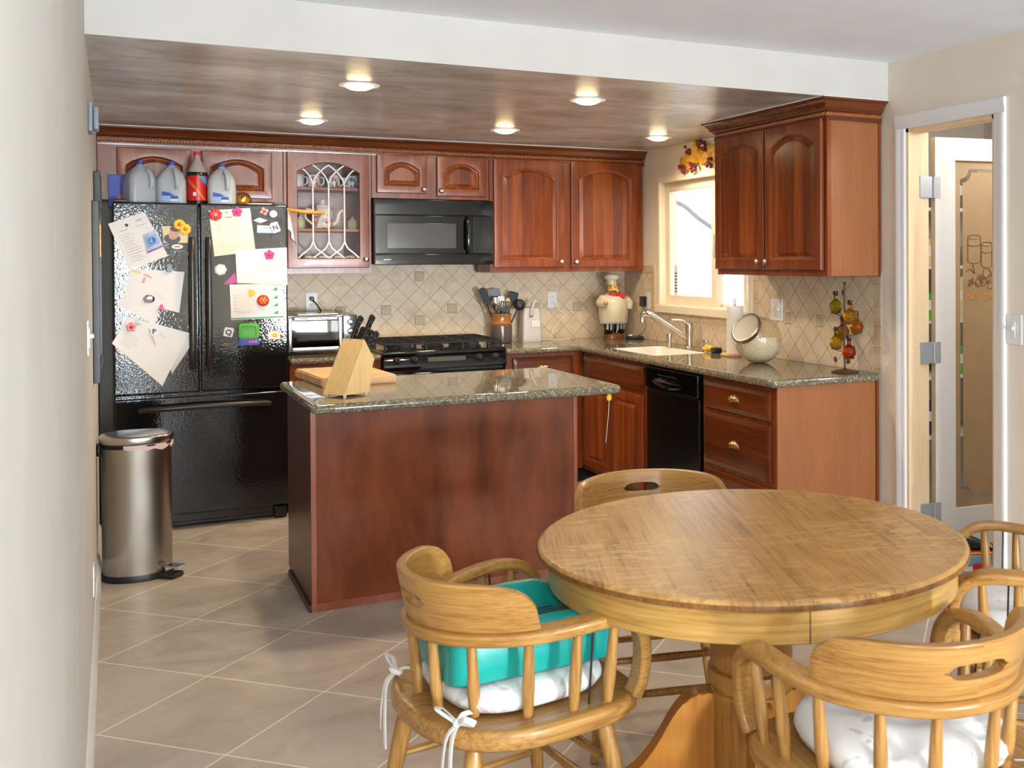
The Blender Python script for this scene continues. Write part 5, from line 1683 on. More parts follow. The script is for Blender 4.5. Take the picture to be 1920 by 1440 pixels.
for px, lab, mt in ((661, 'small pale green sugar bowl right of the teapot', 3), (563, 'small green pot at the left of the teapot shelf', 3)):
    p = at(px, 420, y=-0.13)
    t = thing('sugar_bowl', lab, 'bowl', (p.x, -0.13, z))
    m = MB(); m.lathe([(0.022, z+0.0005), (0.030, z+0.02), (0.030, z+0.05), (0.022, z+0.062), (0, z+0.063)], (p.x, -0.13, 0), 20, cap1=False)
    build('bowl_body', m, CH[mt], t)
    m = MB(); m.lathe([(0.022, z+0.0635), (0.014, z+0.072), (0.005, z+0.078), (0.008, z+0.085), (0, z+0.088)], (p.x, -0.13, 0), 14, cap1=False)
    build('lid', m, CH[2], t)

# ------------------------------------------------------------------ on the island
a, b, c_ = at(603, 727, z=CI), at(744, 718, z=CI), at(553, 707, z=CI)
d_ = b + c_ - a
m = MB(); quad = [a, b, d_, c_]
fb = lambda k, z: (quad[k].x, quad[k].y, z)
vs_ = [m.v(fb(k, CI+0.0005)) for k in range(4)] + [m.v(fb(k, CI+0.042)) for k in range(4)]
fs = [m.face([vs_[i] for i in q]) for q in ((3, 2, 1, 0), (4, 5, 6, 7), (0, 1, 5, 4), (1, 2, 6, 5), (2, 3, 7, 6), (3, 0, 4, 7))]
bmesh.ops.bevel(m.bm, geom=m.bm.edges[:], offset=0.006, segments=2, affect='EDGES')
solo('chopping_board', 'thick wooden chopping board lying on the island behind the knife block', 'chopping board', m, MT['maple_x'])
A, B = at(646, 742, z=CI+0.009), at(694, 735, z=CI+0.009)
Sd = (B-A); Ls = Sd.length; Sd.normalize()
Wd = Vector((-Sd.y, Sd.x, 0))
Cc = at(600, 737, z=CI+0.009)
Wl = (Cc-A).dot(Wd)
if Wl < 0: Wd, Wl = -Wd, -Wl
Wl = min(max(Wl, 0.10), 0.135)
kf = lambda s, z, w: A + Sd*s + Vector((0, 0, z)) + Wd*w
t = thing('knife_block', 'slanted pale wooden knife block at the front left of the island', 'knife block', A-Vector((0, 0, 0.009)))
k_ = Ls/0.17
m = MB(); m.prism([(0.0, 0.0), (0.17*k_, 0.0), (0.177*k_, 0.095), (0.203*k_, 0.140), (0.135*k_, 0.232)], lambda s, z, w: kf(s, z, w), 0, Wl, 0.002)
build('block_body', m, MT['maple'], t)
for s, w in ((0.012, 0.012), (0.155*k_, 0.012), (0.012, Wl-0.012), (0.155*k_, Wl-0.012)):
    m = MB(); pz = kf(s, 0, w); m.cyl((pz.x, pz.y, CI), (pz.x, pz.y, CI+0.0088), 0.007, None, 10)
    build('rubber_foot', m, MT['white_matt'], t)
hd = (Sd*0.135*k_ + Vector((0, 0, 0.232))).normalized()
for f, w, L, lab in ((0.10, 0.62, 0.115, 'black-handled knife at the left of the top row in the knife block'), (0.14, 0.14, 0.125, 'black-handled knife at the right of the top row in the knife block'),
                     (0.45, 0.60, 0.095, 'black-handled knife in the middle of the knife block'), (0.50, 0.18, 0.085, 'short black-handled knife in the second row of the knife block'), (0.85, 0.25, 0.115, 'black-handled knife lowest in the knife block')):
    b0 = kf((0.135+(0.203-0.135)*f)*k_, 0.232+(0.140-0.232)*f, Wl*w) + hd*0.002
    t = thing('kitchen_knife', lab, 'knife', b0, 'knives in the knife block')
    m = MB(); nrm = (Sd-hd*Sd.dot(hd)).normalized()
    m.sweep([b0, b0+hd*0.010, b0+hd*(0.3*L), b0+hd*(0.7*L), b0+hd*(0.95*L)+nrm*0.004, b0+hd*L+nrm*0.006], rrect(0.026, 0.016, 0.006, 3), side=nrm, scale=[0.8, 0.9, 1, 0.95, 1.1, 0.8])
    m.mi = 1
    for q_ in (0.25, 0.5, 0.75): m.cyl(b0+hd*(q_*L)-Wd*0.0095, b0+hd*(q_*L)+Wd*0.0095, 0.003, None, 8)
    build('handle', m, [MT['black'], MT['nickel']], t)
    m = MB(); m.sweep([b0-hd*0.0015, b0+hd*0.004], rrect(0.024, 0.012, 0.003, 2), side=nrm)
    build('bolster', m, MT['nickel'], t)
p = at(1142, 742, y=-2.66)
t = thing('hanging_tag', 'small yellow tag on a thin cord hanging under the island top right end', 'tag', (p.x, -2.66, p.z-0.03))
m = MB(); m.sphere((p.x, -2.66, CI-0.060), 0.014, (1, 0.6, 1.3), 12)
build('tag_body', m, MT['yellow'], t)
m = MB(); m.tube([(p.x, -2.66, CI-0.0405), (p.x, -2.66, CI-0.048)], 0.003, 6)
m.tube(smoothpath([(p.x, -2.66, CI-0.075), (p.x-0.004, -2.66, CI-0.14), (p.x-0.018, -2.66, CI-0.27)], 4), 0.0015, 5)
build('cord', m, MT['white_matt'], t)
# ------------------------------------------------------------------ papers and magnets on the refrigerator doors
YP = FY-0.0012
def c2(x, y, layer=0):
    return at(180+x*0.26389, 380+y*0.26389, y=YP-0.0016*layer)
def sheet(name, label, quad, layer=0, mats=None, draw=None, cat='paper', curl=None, group=None, n=10):
    """quad: four corners (tl, tr, br, bl) in the door plane; draw(m, L) adds printed marks just in front"""
    q = [c2(x, y, layer) for x, y in quad]
    def L(u, v, d=0.0):
        p = (q[0]*(1-u)+q[1]*u)*(1-v) + (q[3]*(1-u)+q[2]*u)*v
        b = curl(u, v) if curl else 0.0
        return p + Vector((0, -b-d, 0))
    m = MB()
    m.grid(lambda i, j: L(i, j), n, n)
    # thin back side so that the sheet has two faces
    if draw:
        draw(m, L)
    return solo(name, label, cat, m, mats or [MT['paper']], group=group, smooth=60)
def bar(m, L, u0, v0, u1, v1, mi, d=0.0005):
    m.mi = mi
    n = 4
    for k in range(n):
        a, b = u0+(u1-u0)*k/n, u0+(u1-u0)*(k+1)/n
        m.poly([L(a, v0, d), L(b, v0, d), L(b, v1, d), L(a, v1, d)])
    m.mi = 0
def blob(m, L, u, v, ru, rv, mi, n=12, d=0.0006, wob=0.0, rot=0.0):
    m.mi = mi
    pts = []
    for k in range(n):
        a = 2*PI*k/n
        r = 1+wob*math.sin(3*a+u*20)
        x, y = ru*r*math.cos(a), rv*r*math.sin(a)
        pts.append(L(u+x*math.cos(rot)-y*math.sin(rot), v+x*math.sin(rot)+y*math.cos(rot), d))
    m.poly(pts)
    m.mi = 0
def lines(m, L, v0, v1, n, u0, u1, mi, th=0.006, seed=1):
    r = random.Random(seed)
    for k in range(n):
        v = v0+(v1-v0)*k/max(1, n-1)
        bar(m, L, u0, v, u0+(u1-u0)*r.uniform(0.55, 1), v+th, mi)
G_ = 'papers on the refrigerator doors'
def dr(m, L):
    blob(m, L, 0.42, 0.14, 0.045, 0.035, 2, 8, wob=0.2)
    bar(m, L, 0.68, 0.10, 0.86, 0.112, 1); bar(m, L, 0.70, 0.125, 0.84, 0.137, 1); bar(m, L, 0.20, 0.22, 0.40, 0.23, 1); bar(m, L, 0.62, 0.22, 0.88, 0.23, 1)
    lines(m, L, 0.30, 0.88, 12, 0.14, 0.55, 1, 0.007, 4); lines(m, L, 0.34, 0.86, 9, 0.22, 0.60, 3, 0.005, 9)
sheet('school_letter', 'tilted white letter with a small crest, top left on the refrigerator', [(85, 150), (345, 66), (512, 378), (236, 478)], 1, [MT['paper'], MT['ink'], MT['ink_dark'], MT['rose']], dr,
      curl=lambda u, v: 0.010*max(0, u-0.6)*max(0, 0.5-v)*4, group=G_)
def dr(m, L):
    bar(m, L, 0.10, 0.18, 0.86, 0.74, 1); blob(m, L, 0.48, 0.46, 0.26, 0.20, 2, 6, 0.0009); bar(m, L, 0.02, 0.90, 0.98, 0.99, 3)
sheet('glossy_card', 'small glossy card with a blue square over the tilted letter', [(334, 232), (425, 190), (482, 312), (365, 362)], 3, [MT['lav'], MT['sky'], MT['blue'], MT['purple']], dr, 'card', lambda u, v: 0.004*math.sin(PI*u), G_)
def dr(m, L):
    blob(m, L, 0.36, 0.75, 0.34, 0.30, 3, 14)
    blob(m, L, 0.44, 0.45, 0.205, 0.36, 1, 18, 0.0007, 0.0, 0.2)
    blob(m, L, 0.50, 0.16, 0.21, 0.17, 2, 14, 0.0009, 0.0, 0.2)
    for u in (0.36, 0.52): blob(m, L, u, 0.46, 0.022, 0.018, 2, 8, 0.0011)
    blob(m, L, 0.43, 0.58, 0.03, 0.03, 4, 8, 0.0011); blob(m, L, 0.42, 0.71, 0.06, 0.022, 5, 10, 0.0012)
sheet('photograph', 'snapshot of a smiling person under the sunflower magnet', [(470, 168), (650, 168), (655, 286), (480, 286)], 1, [MT['tan'], MT['skin'], MT['hair'], MT['grey_dark'], MT['rose'], MT['red']], dr, 'photo', group=G_)
def dr(m, L):
    blob(m, L, 0.40, 0.40, 0.30, 0.28, 1, 16); blob(m, L, 0.40, 0.40, 0.18, 0.08, 2, 12, 0.0008); bar(m, L, 0.0, 0.86, 0.9, 0.93, 3)
sheet('oval_magnet', 'dark clear magnet with a white oval badge under the snapshot', [(525, 288), (658, 288), (660, 350), (520, 350)], 1, [MT['grey_dark'], MT['paper'], MT['red'], MT['ink']], dr, 'magnet', group=None)
def flower(name, label, cx, cy, r, petals, mt, centre, layer=3):
    t0 = c2(cx, cy, layer)
    t = thing(name, label, 'magnet', t0, 'flower and star magnets')
    s = 0.26389*5.9/FPX*1.0
    m = MB()
    for k in range(petals):
        a = 2*PI*k/petals+0.3
        m.sphere(t0+Vector((math.cos(a)*r*0.60*s, -0.002, math.sin(a)*r*0.60*s)), r*0.42*s, (1, 0.3, 1), 8)
    build('petals', m, MT[mt], t)
    m = MB(); m.sphere(t0+Vector((0, -0.005, 0)), r*0.34*s, (1, 0.5, 1), 10)
    build('flower_centre', m, MT[centre], t)
flower('sunflower_magnet', 'upper left yellow sunflower magnet over the snapshot', 592, 155, 38, 9, 'yellow', 'orange')
flower('sunflower_magnet', 'lower right yellow sunflower magnet over the snapshot', 634, 188, 38, 9, 'yellow', 'orange', 5)
flower('rose_magnet', 'big red rose magnet at the corner of the list on the right door', 848, 85, 44, 7, 'red', 'rose')
flower('star_magnet', 'pink star magnet on the top edge of the list', 1003, 66, 36, 5, 'pink', 'magenta')
flower('star_magnet', 'pink star magnet on the pastel drawing', 1232, 370, 36, 5, 'pink', 'magenta', 4)
flower('star_magnet', 'small coral butterfly magnet at the top right of the right door', 1195, 62, 30, 4, 'rose', 'red', 2)
flower('star_magnet', 'coral star magnet on the lowest drawing of the left door', 250, 885, 34, 5, 'rose', 'red', 7)
def dr(m, L):
    for k, (u, v, a, mi) in enumerate(((0.34, 0.18, 0.5, 1), (0.28, 0.32, 1.7, 1), (0.55, 0.62, 0.2, 2), (0.62, 0.70, 0.9, 2), (0.12, 0.08, 0.3, 3))):
        blob(m, L, u, v, 0.10, 0.025, mi, 10, 0.0006, 0.1, a)
sheet('child_drawing', 'white drawing with pink crayon strokes in the middle of the left door', [(238, 468), (628, 492), (592, 782), (205, 690)], 1, [MT['paper'], MT['rose'], MT['peach'], MT['yellow']], dr, 'drawing', lambda u, v: 0.008*u*v, G_)
def dr(m, L):
    blob(m, L, 0.55, 0.45, 0.09, 0.022, 1, 10, 0.0006, 0.1, 0.9); blob(m, L, 0.5, 0.62, 0.12, 0.02, 2, 10)
sheet('child_drawing', 'turned white drawing overlapping the pink one on the left door', [(248, 560), (480, 640), (420, 872), (155, 726)], 2, [MT['paper'], MT['rose'], MT['peach']], dr, 'drawing', lambda u, v: 0.006*math.sin(PI*u)*v, G_)
m = MB(); p = c2(520, 466, 3); m.box(p.x-0.014, p.x+0.014, p.y-0.010, p.y, p.z-0.022, p.z+0.022, 0.003)
solo('clip_magnet', 'bluish clear clip magnet above the drawings on the left door', 'magnet', m, MT['grey_blue'])
m = MB(); p = c2(375, 684, 5); m.sphere(p, 0.030, (1, 0.25, 0.8), 7)
solo('foil_magnet', 'crinkled silver magnet in the middle of the drawings', 'magnet', m, MT['chrome'], smooth=0)
m = MB(); p = c2(465, 746, 5)
m.prism([(-0.016, -0.018), (-0.008, -0.018), (-0.004, -0.006), (0.005, -0.006), (0.008, -0.018), (0.016, -0.018), (0.006, 0.018), (-0.005, 0.018)], lambda u, v, d: p+Vector((u, -d, v)), 0, 0.005, 0.001)
solo('letter_magnet', 'pink letter A magnet on the turned drawing', 'magnet', m, MT['pink'])
# the big curled drawing at the bottom left
def curl(u, v): return 0.045*max(0, u-0.35)**2*(1.2) + 0.02*max(0, v-0.5)
def dr(m, L):
    blob(m, L, 0.50, 0.30, 0.20, 0.012, 1, 10, 0.0008, 0.0, 0.9)
    lines(m, L, 0.48, 0.80, 7, 0.10, 0.42, 2, 0.006, 3); bar(m, L, 0.0, 0.0, 0.012, 1.0, 3); bar(m, L, 0.0, 0.98, 0.9, 1.0, 3)
    blob(m, L, 0.62, 0.18, 0.10, 0.03, 4, 8, 0.0008, 0.0, 0.6)
sheet('curled_drawing', 'large curled white drawing hanging lowest on the left door', [(228, 806), (655, 930), (470, 1298), (112, 1000)], 3, [MT['paper'], MT['rose'], MT['ink'], MT['peach'], MT['mint']], dr, 'drawing', curl, G_, 16)
sheet('curled_drawing', 'back sheet of the curled drawing, showing at its right edge', [(430, 862), (662, 926), (660, 1030), (540, 1215)], 2, [MT['paper']], None, 'paper', lambda u, v: 0.03*u*v, G_)
def lettermag(label, cx, cy, ch, mt, rot=0.0, w=0.042, h=0.046, layer=6, bgm='paper'):
    p = c2(cx, cy, layer)
    R = lambda u, v, d: p+Vector((u*math.cos(rot)-v*math.sin(rot), -d, u*math.sin(rot)+v*math.cos(rot)))
    m = MB(); m.prism(rrect(w, h, 0.008, 3), R, 0, 0.004, 0.001)
    m.mi = 1; m.text(ch, lambda x, y, d: R(x, y-0.014, 0.0045), 0.040, bold=0.0015)
    solo('letter_magnet', label, 'magnet', m, [MT[bgm], MT[mt]], group='alphabet magnets', smooth=0)
lettermag('blue letter B magnet on the curled drawing', 415, 915, 'B', 'navy', 0.1)
lettermag('tilted white magnet with a navy letter N on the right door', 1273, 176, 'N', 'navy', 0.35, 0.044, 0.060, 4)
lettermag('white magnet with a blue letter Q below the drawings of the right door', 942, 920, 'Q', 'blue', -0.2, 0.050, 0.052, 1)
m = MB(); p = c2(305, 852, 6); m.sphere(p, 0.018, (1, 0.3, 0.8), 8)
solo('button_magnet', 'pale green clear magnet on the curled drawing', 'magnet', m, MT['mint'])
def dr(m, L):
    blob(m, L, 0.42, 0.07, 0.03, 0.012, 2, 8); bar(m, L, 0.36, 0.17, 0.54, 0.185, 2)
    lines(m, L, 0.27, 0.90, 13, 0.16, 0.30, 1, 0.006, 2); lines(m, L, 0.27, 0.90, 11, 0.34, 0.82, 1, 0.005, 6); bar(m, L, 0.0, 0.72, 1.0, 1.0, 3, 0.0002)
sheet('list_sheet', 'cream list held by the red rose magnet, top of the right door', [(800, 55), (1094, 38), (1134, 346), (842, 382)], 1, [MT['cream_paper'], MT['ink'], MT['ink_dark'], MT['peach']], dr, group=G_)
m = MB(); p = c2(1260, 80, 1); m.lathe([(0.021, 0), (0.021, 0.003), (0.014, 0.004), (0.013, 0.003), (0, 0.003)], p, 20, (0, -1, 0), cap1=False)
solo('button_magnet', 'round lilac badge magnet at the top right of the right door', 'magnet', m, MT['lav'])
def dr(m, L): blob(m, L, 0.5, 0.5, 0.22, 0.2, 1, 14)
sheet('badge_magnet', 'white diamond-shaped badge magnet above the business card', [(1118, 126), (1160, 106), (1218, 126), (1168, 146)], 1, [MT['paper'], MT['grey']], dr, 'magnet')
def dr(m, L): bar(m, L, 0.35, 0.22, 0.85, 0.30, 1); bar(m, L, 0.3, 0.40, 0.8, 0.46, 2); bar(m, L, 0, 0.9, 1, 1, 3)
sheet('business_card', 'white business card magnet left of the letter N', [(1146, 160), (1268, 166), (1266, 218), (1144, 214)], 1, [MT['paper'], MT['brown'], MT['ink'], MT['sky']], dr, 'card')
def dr(m, L):
    blob(m, L, 0.62, 0.45, 0.22, 0.28, 1, 14, 0.0004, 0.15); blob(m, L, 0.2, 0.5, 0.10, 0.35, 2, 14, 0.0004, 0.1); blob(m, L, 0.72, 0.22, 0.05, 0.10, 3, 10, 0.0006, 0.1); bar(m, L, 0, 0.93, 1, 1, 4)
sheet('pastel_drawing', 'pale pastel drawing hanging over the right edge of the right door', [(990, 338), (1356, 318), (1360, 586), (1002, 570)], 2, [mat('pastel_paper', (232, 236, 234), 0.7), MT['mint'], mat('pale_blue', (214, 224, 236), 0.7), MT['peach'], MT['cream_paper']], dr, 'drawing', None, G_)
m = MB()
m.poly([c2(905, 582), c2(985, 496), c2(1000, 570)]); m.poly([c2(1002, 574), c2(1070, 577), c2(1065, 632)])
solo('magenta_paper', 'magenta paper scrap peeping out between the right door drawings', 'paper', m, MT['magenta'])
def dr(m, L):
    for k, v in enumerate((0.16, 0.40, 0.62, 0.84)):
        blob(m, L, 0.86, v, 0.050, 0.075, 1, 3, 0.0006, 0.0, 0.8)
    bar(m, L, 0.0, 0.95, 1.0, 0.985, 1); blob(m, L, 0.40, 0.26, 0.07, 0.12, 2, 9, 0.0006, 0.2)
    r = random.Random(5)
    for k in range(16): bar(m, L, 0.12+0.04*k, 0.72+r.uniform(-0.04, 0.04), 0.13+0.04*k, 0.84, 3)
    for k in range(6): bar(m, L, 0.07, 0.3+0.09*k, 0.10, 0.33+0.09*k, 3)
sheet('heart_drawing', 'white drawing with a column of green hearts on the right door', [(950, 582), (1326, 574), (1334, 818), (960, 834)], 1, [MT['paper'], MT['sea'], MT['yellow'], MT['lav']], dr, 'drawing', None, G_)
m = MB(); p = c2(1187, 695, 3); m.lathe([(0.033, 0), (0.033, 0.004), (0.026, 0.008), (0, 0.010)], p, 22, (0, -1, 0), cap1=False)
m.mi = 1
for k in range(6): m.sphere(p+Vector((0.016*math.cos(k*PI/3), -0.009, 0.016*math.sin(k*PI/3))), 0.0055, n=7)
m.sphere(p+Vector((0, -0.010, 0)), 0.007, n=7)
solo('button_magnet', 'round red magnet with yellow dots on the hearts drawing', 'magnet', m, [MT['red'], MT['yellow']])
m = MB(); p = c2(885, 476, 0); m.lathe([(0.034, 0), (0.034, 0.002), (0.026, 0.004), (0, 0.004)], p, 7, (0, -1, 0), cap1=False)
solo('shell_magnet', 'pale grey shell-like magnet beside the right handle', 'magnet', m, mat('shell_grey', (196, 200, 198), 0.3), smooth=0)
p = c2(1085, 912, 0)
t = thing('frame_magnet', 'green picture-frame magnet with a blue base on the right door', 'magnet', p)
m = MB(); ff = lambda u, v, d: p+Vector((u, -d, v))
m.rings([[ff(a, b, d) for a, b in rrect(w, h, r)] for w, h, r, d in ((0.112, 0.092, 0.02, 0), (0.112, 0.092, 0.02, 0.010), (0.104, 0.084, 0.018, 0.014), (0.078, 0.058, 0.012, 0.014), (0.074, 0.054, 0.012, 0.006))])
build('frame', m, MT['green'], t)
m = MB(); m.prism([(a, b-0.062) for a, b in rrect(0.116, 0.040, 0.012)], ff, 0, 0.014, 0.003)
m.mi = 1
for k in range(3): m.prism([(a+0.005+k*0.016, b-0.060) for a, b in rrect(0.012, 0.014, 0.004, 2)], ff, 0.0142, 0.016)
build('base', m, [MT['blue'], MT['pink']], t)
m = MB(); p = c2(1264, 940, 0); ff2 = lambda u, v, d: p+Vector((u, -d, v))
m.prism([(-0.033, -0.024), (0.033, -0.026), (0.034, 0.008), (0.022, 0.022), (-0.018, 0.022), (-0.033, 0.006)], ff2, 0, 0.005, 0.002)
m.mi = 1; m.sphere(p+Vector((0.006, -0.004, 0.0)), 0.018, (1, 0.25, 0.8), 8)
solo('bread_magnet', 'white and yellow magnet at the lower right of the right door', 'magnet', m, [MT['paper'], MT['yellow']])

# ------------------------------------------------------------------ on top of the refrigerator
FT = FZ-0.0178
def jug(label, px, y, rot, dz=0.0):
    p = at(px, 340, y=y)
    t = thing('milk_jug', label, 'jug', (p.x, y, FT), 'plastic milk jugs on the refrigerator', rot)
    m = MB()
    prof = [(0.138, 0.020, 0.0), (0.150, 0.028, 0.008), (0.152, 0.030, 0.090), (0.150, 0.034, 0.150), (0.128, 0.040, 0.185), (0.090, 0.036, 0.212), (0.052, 0.024, 0.228), (0.040, 0.0199, 0.234), (0.038, 0.0189, 0.250), (0, 0, 0)]
    rings = []
    for w, r, z in prof[:-1]:
        rings.append([(a, b, z) for a, b in rrect(w, w, min(r, w/2-1e-4), 5)])
    m.rings(rings)
    plastic = MT.get('milk_plastic')
    if not plastic:
        tt = NT('cloudy_plastic'); tt.set(col=srgb(206, 210, 216), rough=0.3, trans=0.3)
        plastic = MT['milk_plastic'] = tt.m
    build('jug_body', m, plastic, t, 60, world=False)
    m = MB(); m.tube(smoothpath([(0.020, -0.058, 0.205), (0.030, -0.078, 0.180), (0.034, -0.080, 0.130), (0.030, -0.070, 0.100)], 5), 0.014, 9)
    build('handle', m, plastic, t, 60, world=False)
    m = MB(); m.lathe([(0.0205, 0.238), (0.0215, 0.241), (0.0205, 0.258), (0, 0.259)], (0, 0, 0), 18, cap1=False)
    build('cap', m, MT['blue'], t, world=False)
    return t
j = jug('leftmost milk jug on the refrigerator, turned so its label is hidden', 263, -0.48, 0.30)
for px, lab in ((322, 'milk jug on the refrigerator between the leftmost jug and the cola bottle'), (416, 'milk jug on the refrigerator right of the cola bottle')):
    t = jug(lab, px, -0.50, -0.12)
    m = MB(); f3 = lambda u, v, d: Vector((u, -0.0762-d, v))
    m.prism([(-0.045, 0.030), (0.040, 0.030), (0.040, 0.062), (-0.005, 0.084), (-0.045, 0.090)], f3, 0, 0.0008)
    m.mi = 1; m.prism([(-0.045, 0.062), (0.020, 0.062), (-0.008, 0.080), (-0.045, 0.086)], f3, 0.0009, 0.0013); m.prism([(-0.005, 0.046), (0.038, 0.046), (0.036, 0.060), (0.002, 0.060)], f3, 0.0009, 0.0013)
    m.mi = 2; m.prism([(0.0, 0.032), (0.038, 0.032), (0.038, 0.044), (0.0, 0.044)], f3, 0.0009, 0.0013)
    build('label_sticker', m, [mat('milk_label_%d' % px, (150, 176, 222), 0.4), MT['blue'], MT['paper']], t, world=False)
p = at(370, 330, y=-0.49)
t = thing('cola_bottle', 'large cola bottle with a red cap and red label between the milk jugs', 'bottle', (p.x, -0.49, FT))
m = MB(); m.lathe([(0.040, 0), (0.052, 0.008), (0.054, 0.03), (0.0535, 0.175), (0.0545, 0.190), (0.050, 0.215), (0.034, 0.250), (0.017, 0.278), (0.0145, 0.290), (0.0145, 0.306), (0, 0.306)], (p.x, -0.49, FT), 28, cap1=False)
bt = NT('cola_bottle_plastic'); sv = bt.n('ShaderNodeSeparateXYZ', {0: bt.co()})
bt.set(col=bt.ramp(sv.outputs[2], [(0.0, srgb(26, 14, 10)), (0.199, srgb(30, 16, 12)), (0.201, srgb(176, 166, 156)), (1.0, srgb(176, 166, 156))], 'CONSTANT'), rough=0.08, spec=0.6)
build('bottle_body', m, bt.m, t, 60)
m = MB(); m.lathe([(0.0553, 0.040), (0.0553, 0.182)], (p.x, -0.49, FT), 32, cap0=False, cap1=False)
lt = NT('red_cola_label'); sv = lt.n('ShaderNodeSeparateXYZ', {0: lt.co()})
dg2 = lt.math('ADD', sv.outputs[2], lt.math('MULTIPLY', sv.outputs[0], 1.3))
lt.set(col=lt.ramp(dg2, [(0.0, srgb(206, 34, 30)), (0.075, srgb(206, 34, 30)), (0.08, srgb(230, 110, 30)), (0.10, srgb(206, 34, 30)), (0.178, srgb(206, 34, 30)), (0.18, srgb(80, 150, 200)), (0.215, srgb(110, 170, 170)), (0.22, srgb(206, 34, 30))], 'CONSTANT'), rough=0.3)
lb = build('label', m, lt.m, t, 60)
m = MB(); m.prism([(-0.026, 0.066), (-0.010, 0.066), (-0.010, 0.088), (-0.026, 0.088)], lambda u, v, d: Vector((p.x+u, -0.49-math.sqrt(0.0556**2-u*u)-d, FT+v)), 0, 0.0006)
build('small_print_panel', m, MT['paper'], t)
m = MB(); m.lathe([(0.0185, 0.300), (0.0190, 0.303), (0.0190, 0.320), (0.017, 0.323), (0, 0.323)], (p.x, -0.49, FT), 18, cap1=False)
build('cap', m, MT['red'], t)
p0, p1 = at(184, 330, y=-0.40), at(240, 330, y=-0.40)
t = thing('blue_box', 'blue cardboard box with a red band at the left on the refrigerator', 'box', ((p0.x+p1.x)/2+0.01, -0.36, FT))
m = MB(); m.box(p0.x+0.05, p1.x+0.06, -0.388, -0.334, FT, FT+0.185, 0.002, 1)
build('carton', m, mat('blue_card', (52, 72, 168), 0.45), t)
m = MB(); m.box(p0.x+0.10, p1.x+0.06, -0.3895, -0.3882, FT+0.045, FT+0.075)
build('red_band', m, MT['red'], t)
p = at(455, 357, y=-0.44)
m = MB(); m.sphere((p.x, -0.44, FT+0.050), 0.050, (1, 1, 1), 20)
for v in m.bm.verts:
    if v.co.z < FT+0.004: v.co.z = FT+0.004
m.lathe([(0.024, 0.0), (0.028, 0.004), (0.024, 0.010)], (p.x, -0.44, FT), 16)
tt = NT('crackled_gold_glass'); vz = tt.n('ShaderNodeTexVoronoi', {'Vector': tt.co(), 'Scale': 70.0})
tt.set(col=srgb(210, 156, 80), metal=0.9, rough=0.15); tt.bump(vz.outputs[0], 0.6, 0.004)
solo('gold_glass_ball', 'crackled golden glass ball right of the milk jugs on the refrigerator', 'ornament', m, tt.m, smooth=60)
p0, p1 = at(446, 375, y=-0.52), at(530, 375, y=-0.52)
m = MB(); m.box(p0.x, p1.x, -0.562, -0.47, FT, FT+0.022, 0.006)
solo('serving_board', 'thin tan wooden board lying on the refrigerator by the gold ball', 'board', m, MT['maple_x'])
m = MB(); m.prism(rrect(0.20, 0.075, 0.02), lambda u, v, d: (p1.x-0.10+u, -0.516+v, FT+0.0225+d), 0, 0.008, 0.002)
solo('white_tray', 'small white tray stacked on the tan board on the refrigerator', 'tray', m, MT['white'])
p = at(543, 388, y=-0.60)
t = thing('towel_arm', 'orange wooden arm fixed to the right side of the refrigerator', 'towel holder', (FX1, -0.56, 1.775))
q_ = at(609, 399, y=-0.60)
m = MB(); m.tube([(FX1-0.0055, -0.56, 1.800), (FX1+0.02, -0.575, 1.800), (FX1+0.11, -0.60, 1.785), (q_.x, -0.60, q_.z)], 0.009, 10, radii=[0.008, 0.009, 0.012, 0.009])
build('wooden_dowel', m, mat('orange_wood', (206, 136, 50), 0.4), t)
m = MB(); m.box(FX1-0.0058, FX1+0.004, -0.59, -0.53, 1.770, 1.812, 0.003)
build('mount_plate', m, MT['brown'], t)
m = MB()
def fn(i, j):
    x = FX1+0.014+0.042*j*(0.2+0.8*i)+0.006*math.sin(j*9)
    return Vector((x, -0.586-0.010*math.sin(j*7)-0.01*i, 1.792-0.20*i*(0.55+0.45*j)))
m.grid(fn, 14, 8)
tt = NT('striped_towel'); sv = tt.n('ShaderNodeSeparateXYZ', {0: tt.co()})
tt.set(col=tt.mix(tt.ramp(tt.noise(tt.co(), 16, 1), [(0.60, (0,)*3+(1,)), (0.62, (1,)*3+(1,))]), srgb(224, 224, 228), srgb(240, 200, 40)), rough=0.9)
m.mi = 1
m.tube([fn(1.0, k/10) for k in range(11)], 0.0025, 5)
solo('dish_towel', 'white dish towel with yellow print hanging beside the refrigerator', 'towel', m, [tt.m, MT['navy']], smooth=60)

# ------------------------------------------------------------------ on the left wall
t = thing('wall_sensor', 'grey box-shaped sensor high on the left wall near the soffit', 'sensor', (XL, -2.57, 1.99))
m = MB(); m.box(XL+0.0005, XL+0.016, -2.64, -2.50, 1.985, 2.095, 0.004)
build('back_plate', m, MT['grey_blue'], t)
m = MB(); m.box(XL+0.0165, XL+0.036, -2.62, -2.52, 1.995, 2.082, 0.006)
build('sensor_body', m, MT['grey_blue'], t)
t = thing('wall_board', 'grey board in a black frame hanging on the left wall before the refrigerator', 'board', (XL, -1.5, 0.99))
m = MB(); m.box(XL+0.0005, XL+0.020, -2.05, -1.05, 1.02, 1.72)
build('board_face', m, mat('board_grey', (150, 158, 164), 0.35), t)
m = MB(); m.frame_y(XL+0.0004, XL+0.028, -2.09, -1.01, 0.985, 1.755, 0.045)
build('board_frame', m, MT['black'], t)
m = MB(); m.box(XL+0.0202, XL+0.026, -1.25, -1.12, 1.52, 1.68)
build('yellow_note', m, MT['yellow'], t)
m = MB(); m.box(XL+0.0005, XL+0.030, -1.62, -1.05, 1.760, 1.915, 0.006)
solo('wall_file', 'dark grey flat file holder above the black-framed board', 'file holder', m, MT['grey_dark'])
